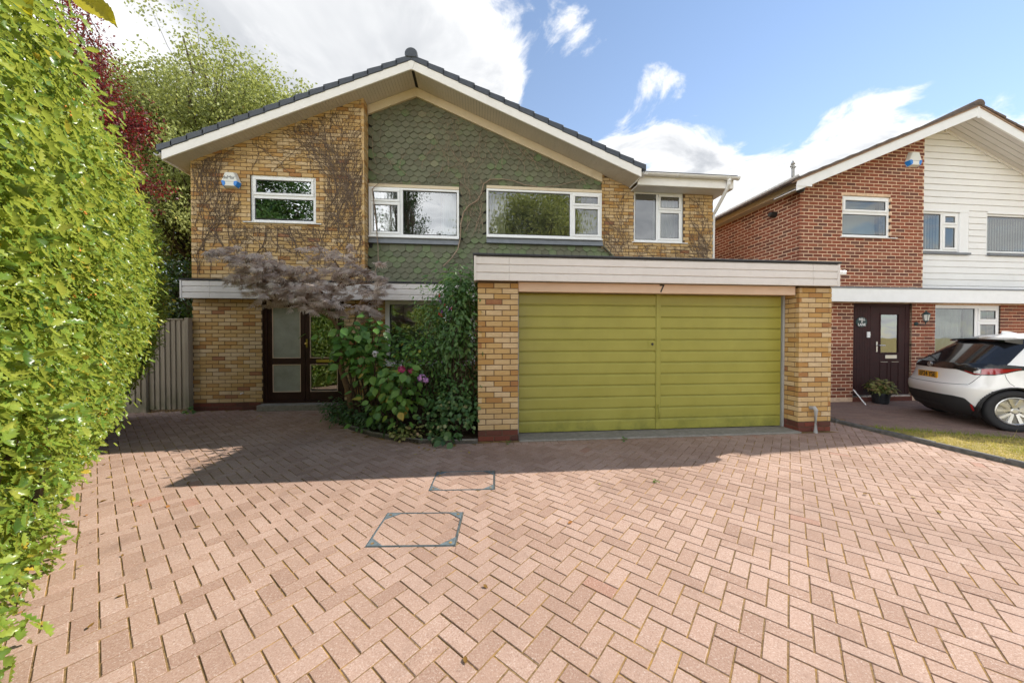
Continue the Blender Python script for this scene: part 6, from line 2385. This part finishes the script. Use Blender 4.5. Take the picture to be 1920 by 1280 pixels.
# ---------------------------------------------------------------- litter on the paving
fl_leaf = oval_leaf(0.3, 0.1, 4)
fl_vars = []
for i in range(5):
    me = np_mesh('fallen_leaf', fl_leaf[0], fl_leaf[1], np.full(len(fl_leaf[1]), i / 4.0 * 0.98))
    me.materials.append(M_FALLEN)
    fl_vars.append(me)
spots = [(-0.06, 1.52), (-2.35, 2.0), (-2.7, 2.75), (-2.62, 3.15), (-1.9, 1.85), (-3.0, 3.3)]
for _ in range(60):
    s = random.random()
    p = HF0.lerp(HF1, 0.12 + 0.85 * s) + hnor * abs(random.gauss(0.12, 0.3))
    if p.y < 7.0:
        spots.append((p.x, p.y))
for _ in range(30):
    x = random.uniform(-2.6, -0.1)
    spots.append((x, 4.35 + random.uniform(-0.15, 0.2) + (x < -0.8) * (0.5 * (-0.8 - x))))
for _ in range(26):
    spots.append((random.uniform(-6.2, -2.9), random.uniform(6.2, 7.05)))
for _ in range(16):
    spots.append((random.uniform(-3, 5.6), random.uniform(1.5, 4.3)))
for x, y in spots:
    if in_bed_or_house(x, y) or (Vector((x, y)) - HF0).dot(hnor) < 0:
        continue
    M = Matrix.Translation((x, y, 0.008)) @ Matrix.Rotation(random.uniform(0, 6.3), 4, 'Z') @ Matrix.Rotation(random.uniform(-0.25, 0.25), 4, 'X') @ Matrix.Scale(random.uniform(0.022, 0.05), 4)
    obj('fallen_leaf', random.choice(fl_vars), None, None, basis=M, label=('small dry fallen leaf on the paving at the foot of the hedge' if (Vector((x, y)) - HF0).dot(hnor) < 0.8 else 'small dry fallen leaf in the shade before the gate and door' if y > 5.6 else 'small dry fallen leaf near the edging of the planting bed' if (x < -0.1 and y > 4.1) else 'small dry fallen leaf out on the open paving'), cat='leaf', group='fallen leaves on the paving')
for (x, y, s, lab) in ((0.40, 4.56, 0.028, 'small green weed at the foot of the left garage pillar'), (2.02, 4.53, 0.028, 'small green weed in front of the garage door'), (1.75, 3.2, 0.018, 'tiny green weed growing in the open paving'), (-5.42, 6.98, 0.07, 'green weed at the house corner beside the gate')):
    o = empty('weed', (x, y, 0), lab, 'weed')
    tuft(o, (x, y, s * 0.5), s * 1.5, s, 22, s * 1.2, M_HYDR)

# ---------------------------------------------------------------- parked car
CAR_RZ = R(-32)
CAR = empty('parked_car', (7.95, 5.375, 0.004), 'white hatchback parked on the neighbouring drive, seen from behind', 'car', rz=CAR_RZ)
ZK = [0.16, 0.24, 0.34, 0.46, 0.56, 0.63, 0.69, 0.76, 0.84, 0.90, 0.955, 1.0, 1.04, 1.10, 1.20, 1.30, 1.37, 1.42, 1.46, 1.49, 1.505]
WK = [0.70, 0.79, 0.83, 0.842, 0.85, 0.854, 0.854, 0.85, 0.842, 0.83, 0.812, 0.79, 0.765, 0.735, 0.685, 0.635, 0.595, 0.55, 0.47, 0.34, 0.10]
RK = [0.20, 0.10, 0.05, 0.02, 0.005, 0.01, 0.055, 0.085, 0.105, 0.115, 0.12, 0.14, 0.20, 0.27, 0.39, 0.51, 0.60, 0.68, 0.82, 1.10, 1.5]
FK = [3.70, 3.86, 3.92, 3.93, 3.92, 3.90, 3.87, 3.82, 3.68, 3.40, 3.05, 2.90, 2.82, 2.70, 2.52, 2.33, 2.18, 2.06, 1.95, 1.85, 1.75]


def cW(z): return float(np.interp(z, ZK, WK))
def cR(z): return float(np.interp(z, ZK, RK))
def cF(z): return float(np.interp(z, ZK, FK))


def csurf(s, z):
    """point on the body skin; |s|<=1 wraps the rear, beyond that metres along the side"""
    sg = 1 if s >= 0 else -1
    a = abs(s)
    Wd, xr, xf = cW(z), cR(z), cF(z)
    D = min(0.60, (xf - xr) * 0.45)
    if a <= 1:
        ph = a * math.pi / 2
        n = 2 / 3.1
        return Vector((xr + D * (1 - max(0.0, math.cos(ph)) ** n), sg * Wd * math.sin(ph) ** n, z))
    x = xr + D + (a - 1)
    xe = xf - D
    if x <= xe:
        # slight swell over the rear wheel
        sw = 0.018 * math.exp(-((x - 0.68) / 0.35) ** 2) * math.exp(-((z - 0.72) / 0.16) ** 2)
        return Vector((x, sg * (Wd + sw), z))
    q = min(1.0, (x - xe) / D)
    ph = q * math.pi / 2
    n = 2 / 2.6
    return Vector((xe + D * math.sin(ph) ** n, sg * Wd * max(0.0, math.cos(ph)) ** n, z))


def cnorm(s, z):
    e = 0.004
    du = csurf(s + e, z) - csurf(s - e, z)
    dz = csurf(s, z + e) - csurf(s, z - e)
    n = dz.cross(du)
    return n.normalized() if n.length > 1e-9 else Vector((-1, 0, 0))


def patch(name, slo, shi, zlo, zhi, mat, off=0.004, ns=24, nz=10, swap=False, parent=None):
    """slo/shi functions of t in 0..1 (vertical); zlo/zhi functions of s when swap"""
    V, F = [], []
    for j in range(nz + 1):
        t = j / nz
        for i in range(ns + 1):
            u = i / ns
            if swap:
                s = slo + (shi - slo) * u
                z = zlo(s) + (zhi(s) - zlo(s)) * t
            else:
                z = zlo + (zhi - zlo) * t
                s = slo(t) + (shi(t) - slo(t)) * u
            p = csurf(s, z) + cnorm(s, z) * off
            V.append(tuple(p))
    for j in range(nz):
        for i in range(ns):
            a = j * (ns + 1) + i
            F.append((a, a + ns + 1, a + ns + 2, a + 1))
    # rim so that the panel has thickness
    me = np_mesh(name, V, F, None, True)
    return obj(name, me, mat, parent or CAR, True)


XA, XFRONT, WR = 0.62, 3.17, 0.312
zs = np.concatenate([np.linspace(0.16, 1.0, 34), np.linspace(1.02, 1.44, 20), np.linspace(1.45, 1.505, 8)])
smax = lambda z: 1 + (cF(z) - min(0.60, (cF(z) - cR(z)) * 0.45) - cR(z) - min(0.60, (cF(z) - cR(z)) * 0.45)) + min(0.60, (cF(z) - cR(z)) * 0.45)
NSS = 120
bm = bmesh.new()
rows = []
for z in zs:
    r = []
    for i in range(-NSS, NSS + 1):
        u = i / NSS
        a = abs(u)
        s = (a / 0.34) if a < 0.34 else 1 + (a - 0.34) / 0.66 * (smax(z) - 1)
        r.append(bm.verts.new(csurf(math.copysign(s, u) if u else 0.0, z)))
    rows.append(r)
for j in range(len(zs) - 1):
    for i in range(2 * NSS):
        f = [rows[j][i], rows[j][i + 1], rows[j + 1][i + 1], rows[j + 1][i]]
        c = (f[0].co + f[1].co + f[2].co + f[3].co) / 4
        if abs(c.y) > 0.55 and c.z < 0.75 and (math.hypot(c.x - XA, c.z - WR) < 0.352 or math.hypot(c.x - XFRONT, c.z - WR) < 0.352):
            continue
        bm.faces.new(f[::-1])
bm.faces.new(rows[-1][::-1])
bmesh.ops.remove_doubles(bm, verts=bm.verts, dist=0.0004)
bmesh.ops.recalc_face_normals(bm, faces=bm.faces)
for f in bm.faces:
    f.smooth = True
me = bpy.data.meshes.new('body')
bm.to_mesh(me)
bm.free()
obj('body', me, M_CARPAINT, CAR, True)
MB().box(0.35, 3.6, -0.62, 0.62, 0.17, 0.6).build('underbody', M_BLACK, CAR, local=True)
for xw in (XA, XFRONT):
    for sg in (-1, 1):
        lin = MB()
        n = 18
        vs = []
        for k in range(n + 1):
            a = -0.35 + (math.pi + 0.7) * k / n
            for yy in (0.50, 0.85):
                vs.append((xw + 0.358 * math.cos(a), sg * yy, WR + 0.358 * math.sin(a)))
        lin.add(vs, [(2 * k, 2 * k + 1, 2 * k + 3, 2 * k + 2) for k in range(n)])
        lin.build('wheel_arch_liner', M_BLACK, CAR, local=True)
        lip = MB()
        pts = []
        for k in range(n + 1):
            a = -0.30 + (math.pi + 0.60) * k / n
            x, z = xw + 0.352 * math.cos(a), WR + 0.352 * math.sin(a)
            z = max(z, 0.165)
            pts.append((x, sg * (cW(z) + 0.004 + 0.018 * math.exp(-((x - 0.68) / 0.35) ** 2) * math.exp(-((z - 0.72) / 0.16) ** 2)), z))
        lip.tube(pts, 0.013, 6)
        lip.build('arch_lip', M_CARTRIM, CAR, local=True)
        # wheel
        wc = (xw, sg * 0.765, WR)
        ty = MB()
        ty.smooth = True
        o_ = -sg
        ty.lathe(wc, [(0.205, -o_ * 0.085 * -1 * 1.0), (0.215, sg * 0.088), (0.262, sg * 0.098), (0.296, sg * 0.092), (0.310, sg * 0.072), (0.312, 0.0), (0.310, -sg * 0.072), (0.296, -sg * 0.092), (0.215, -sg * 0.09), (0.205, -sg * 0.085)], 40, 'Y')
        whl = ty.build('wheel', M_TYRE, CAR, local=True)
        rm = MB()
        rm.lathe(wc, [(0.208, -sg * 0.07), (0.208, sg * 0.084), (0.198, sg * 0.088), (0.188, sg * 0.07), (0.185, -sg * 0.02), (0.03, -sg * 0.02)], 40, 'Y')
        rm.build('rim', M_BLACK, whl, local=True)
        rr_ = MB()
        rr_.lathe(wc, [(0.209, sg * 0.06), (0.2105, sg * 0.086), (0.198, sg * 0.0905), (0.186, sg * 0.078), (0.186, sg * 0.06)], 40, 'Y')
        rr_.build('rim_edge', M_ALLOY, whl, local=True)
        spk = MB()
        for k in range(5):
            for dl in (-0.16, 0.16):
                a = k * 2 * math.pi / 5 + math.pi / 2 + dl
                a2 = k * 2 * math.pi / 5 + math.pi / 2 + dl * 1.9
                ci, si = math.cos(a), math.sin(a)
                co, so = math.cos(a2), math.sin(a2)
                wi, wo = 0.016, 0.020
                q = [(0.045 * ci - wi * si, 0.045 * si + wi * ci), (0.045 * ci + wi * si, 0.045 * si - wi * ci), (0.192 * co + wo * so, 0.192 * so - wo * co), (0.192 * co - wo * so, 0.192 * so + wo * co)]
                y0, y1 = 0.055, 0.08
                vs = [(wc[0] + a_, wc[1] + sg * y0, wc[2] + b_) for a_, b_ in q] + [(wc[0] + a_, wc[1] + sg * (y1 - 0.012 * (ii < 2)), wc[2] + b_) for ii, (a_, b_) in enumerate(q)]
                spk.add(vs, [(4, 5, 6, 7), (0, 1, 5, 4), (1, 2, 6, 5), (2, 3, 7, 6), (3, 0, 4, 7)])
        spk.lathe(wc, [(0.05, sg * 0.05), (0.05, sg * 0.066), (0.03, sg * 0.074)], 16, 'Y')
        spk.build('spokes', M_ALLOY, whl, local=True)
        nt = MB()
        for k in range(5):
            a = k * 2 * math.pi / 5 + math.pi / 2 + 0.63
            nt.lathe((wc[0] + 0.058 * math.cos(a), wc[1] + sg * 0.058, wc[2] + 0.058 * math.sin(a)), [(0.011, 0.0), (0.011, sg * 0.012)], 8, 'Y')
        nt.build('wheel_nuts', M_DARK, whl, local=True)
# rear screen with its gloss black surround
patch('rear_surround', lambda t: -(0.90 - 0.10 * t), lambda t: (0.90 - 0.10 * t), 0.985, 1.40, M_CARBLACK, 0.004, 40, 14)
patch('rear_window', lambda t: -(0.58 - 0.04 * t), lambda t: (0.58 - 0.04 * t), 1.035, 1.345, M_CARBLACK, 0.007, 24, 10)


def band_lo(s):
    a = abs(s)
    return float(np.interp(a, [0, 0.34, 0.46, 0.58, 0.80, 0.90, 1.0, 1.12], [0.905, 0.903, 0.87, 0.828, 0.84, 0.875, 0.93, 0.955]))


def band_hi(s):
    a = abs(s)
    return float(np.interp(a, [0, 0.8, 0.95, 1.12], [1.0, 1.005, 0.995, 0.960]))


patch('tail_panel', -1.12, 1.12, band_lo, band_hi, M_CARBLACK, 0.009, 80, 8, swap=True)
for sg in (-1, 1):
    lo = lambda s: band_lo(s) + 0.012
    hi = lambda s: min(band_lo(s) + 0.012 + float(np.interp(abs(s), [0.5, 0.66, 0.8, 0.99], [0.015, 0.08, 0.09, 0.012])), band_hi(s) - 0.006)
    tl = patch('tail_lamp', min(sg * 0.655, sg * 0.99), max(sg * 0.655, sg * 0.99), lo, hi, M_REDLENS, 0.014, 24, 6, swap=True)
    patch('reversing_lens', min(sg * 0.565, sg * 0.645), max(sg * 0.565, sg * 0.645), lambda s: lo(s) + 0.015, hi, M_CLEARLENS, 0.014, 8, 5, swap=True)
    patch('lamp_strip', min(sg * 0.45, sg * 0.655), max(sg * 0.45, sg * 0.655), lambda s: band_lo(s) + 0.008, lambda s: band_lo(s) + 0.02, M_REDLENS, 0.014, 10, 2, swap=True)
    patch('rear_reflector', min(sg * 0.605, sg * 0.635), max(sg * 0.605, sg * 0.635), lambda s: 0.27, lambda s: 0.37, M_REDLENS, 0.016, 4, 5, swap=True)
    patch('side_glass', min(sg * 1.95, sg * 3.0), max(sg * 1.95, sg * 3.0), lambda s: 0.985, lambda s: float(np.interp(abs(s), [1.95, 2.1, 2.7, 3.0], [1.1, 1.33, 1.36, 1.15])), M_CARBLACK, 0.004, 24, 8, swap=True)
    patch('sill_trim', min(sg * 1.45, sg * 3.0), max(sg * 1.45, sg * 3.0), lambda s: 0.165, lambda s: 0.24, M_CARTRIM, 0.005, 20, 3, swap=True)
b_hi = lambda s: float(np.interp(abs(s), [0, 0.42, 0.56, 0.66, 0.71], [0.485, 0.48, 0.46, 0.33, 0.2]))
b_lo = lambda s: float(np.interp(abs(s), [0, 0.6, 0.8, 0.97], [0.165, 0.165, 0.165, 0.165]))
patch('lower_bumper', -0.71, 0.71, b_lo, b_hi, M_CARTRIM, 0.012, 60, 8, swap=True)
patch('bumper_insert', -0.22, 0.22, lambda s: 0.275, lambda s: 0.32, M_DARK, 0.02, 14, 3, swap=True)
# shut lines
for s0, s1, zz in ((-0.56, 0.56, 0.655),):
    m = MB()
    m.tube([tuple(csurf(s, zz + 0.02 * (abs(s) / 0.56) ** 2) + cnorm(s, zz) * 0.002) for s in np.linspace(s0, s1, 24)], 0.004, 5)
    m.build('tailgate_seam', M_DARK, CAR, local=True)
for sg in (-1, 1):
    m = MB()
    m.tube([tuple(csurf(sg * s, z) + cnorm(sg * s, z) * 0.001) for s, z in ((0.66, 0.84), (0.62, 0.78), (0.59, 0.72), (0.565, 0.678))], 0.0035, 5)
    m.tube([tuple(csurf(sg * s, z) + cnorm(sg * s, z) * 0.001) for s, z in ((0.99, 0.68), (0.95, 0.73), (0.91, 0.80), (0.89, 0.86))], 0.003, 5)
    m.build('panel_gap', M_DARK, CAR, local=True)
# roof spoiler
sp = MB()
sp.smooth = False
N_ = 20
top, bot = [], []
for i in range(N_ + 1):
    y = -0.60 + 1.2 * i / N_
    k = abs(y) / 0.60
    xr = 0.53 + 0.10 * k ** 2.5
    xf = 0.82
    top.append((xr, y, 1.405 - 0.02 * k ** 2))
    top.append((xf, y, 1.447 - 0.05 * k ** 2))
    bot.append((xr + 0.012, y, 1.372 - 0.02 * k ** 2))
    bot.append((xf, y, 1.36 - 0.05 * k ** 2))
fs = []
nb_ = len(top)
for i in range(N_):
    a = 2 * i
    fs += [(a, a + 1, a + 3, a + 2), (nb_ + a, nb_ + a + 2, nb_ + a + 3, nb_ + a + 1), (a, a + 2, nb_ + a + 2, nb_ + a)]
fs += [(0, nb_, nb_ + 1, 1), (nb_ - 2, nb_ - 1, 2 * nb_ - 1, 2 * nb_ - 2)]
sp.add(top + bot, fs)
sp.build('roof_spoiler', M_CARBLACK, CAR, local=True)
fn = MB()
fn.add([(0.92, -0.028, 1.45), (0.92, 0.028, 1.45), (1.14, 0.02, 1.475), (1.14, -0.02, 1.475), (0.935, -0.004, 1.53), (0.935, 0.004, 1.53), (1.0, 0.004, 1.525), (1.0, -0.004, 1.525)],
       [(0, 1, 5, 4), (1, 2, 6, 5), (2, 3, 7, 6), (3, 0, 4, 7), (4, 5, 6, 7)])
fn.build('aerial_fin', M_CARPAINT, CAR, local=True, bevel=0.004)
# number plate, badge, wiper
xp = cR(0.775) - 0.018
pl = MB().box(xp, xp + 0.012, -0.26, 0.26, 0.722, 0.832)
plate = pl.build('number_plate', M_PLATE, CAR, local=True, bevel=0.003)
text('registration', 'EF24 YSE', 0.118, (xp - 0.001, 0, 0.777), M_INK, plate, rz=-math.pi / 2, local=True, extrude=0.001, bold=0.0025, sx=0.98)
bd = MB()
xb = cR(0.955) - 0.016
for rx, rz_, cz in ((0.062, 0.042, 0.955), (0.020, 0.036, 0.955), (0.042, 0.015, 0.972)):
    bd.tube([(xb, rx * math.cos(a), cz + rz_ * math.sin(a)) for a in np.linspace(0, 2 * math.pi, 25)], 0.0055, 5, caps=False)
bd.build('badge', M_CHROME, CAR, local=True)
wp = MB()
wp.tube([tuple(csurf(s, z) + cnorm(s, z) * 0.022) for s, z in ((0.0, 1.02), (0.03, 1.05), (0.18, 1.075), (0.32, 1.085))], [0.012, 0.009, 0.006, 0.004], 6)
wp.build('rear_wiper', M_CARTRIM, CAR, local=True)
ex = MB()
ex.lathe((0.20, 0.42, 0.245), [(0.03, -0.08), (0.035, -0.08), (0.035, 0.1)], 12, 'X')
ex.build('exhaust', M_CHROME, CAR, local=True)
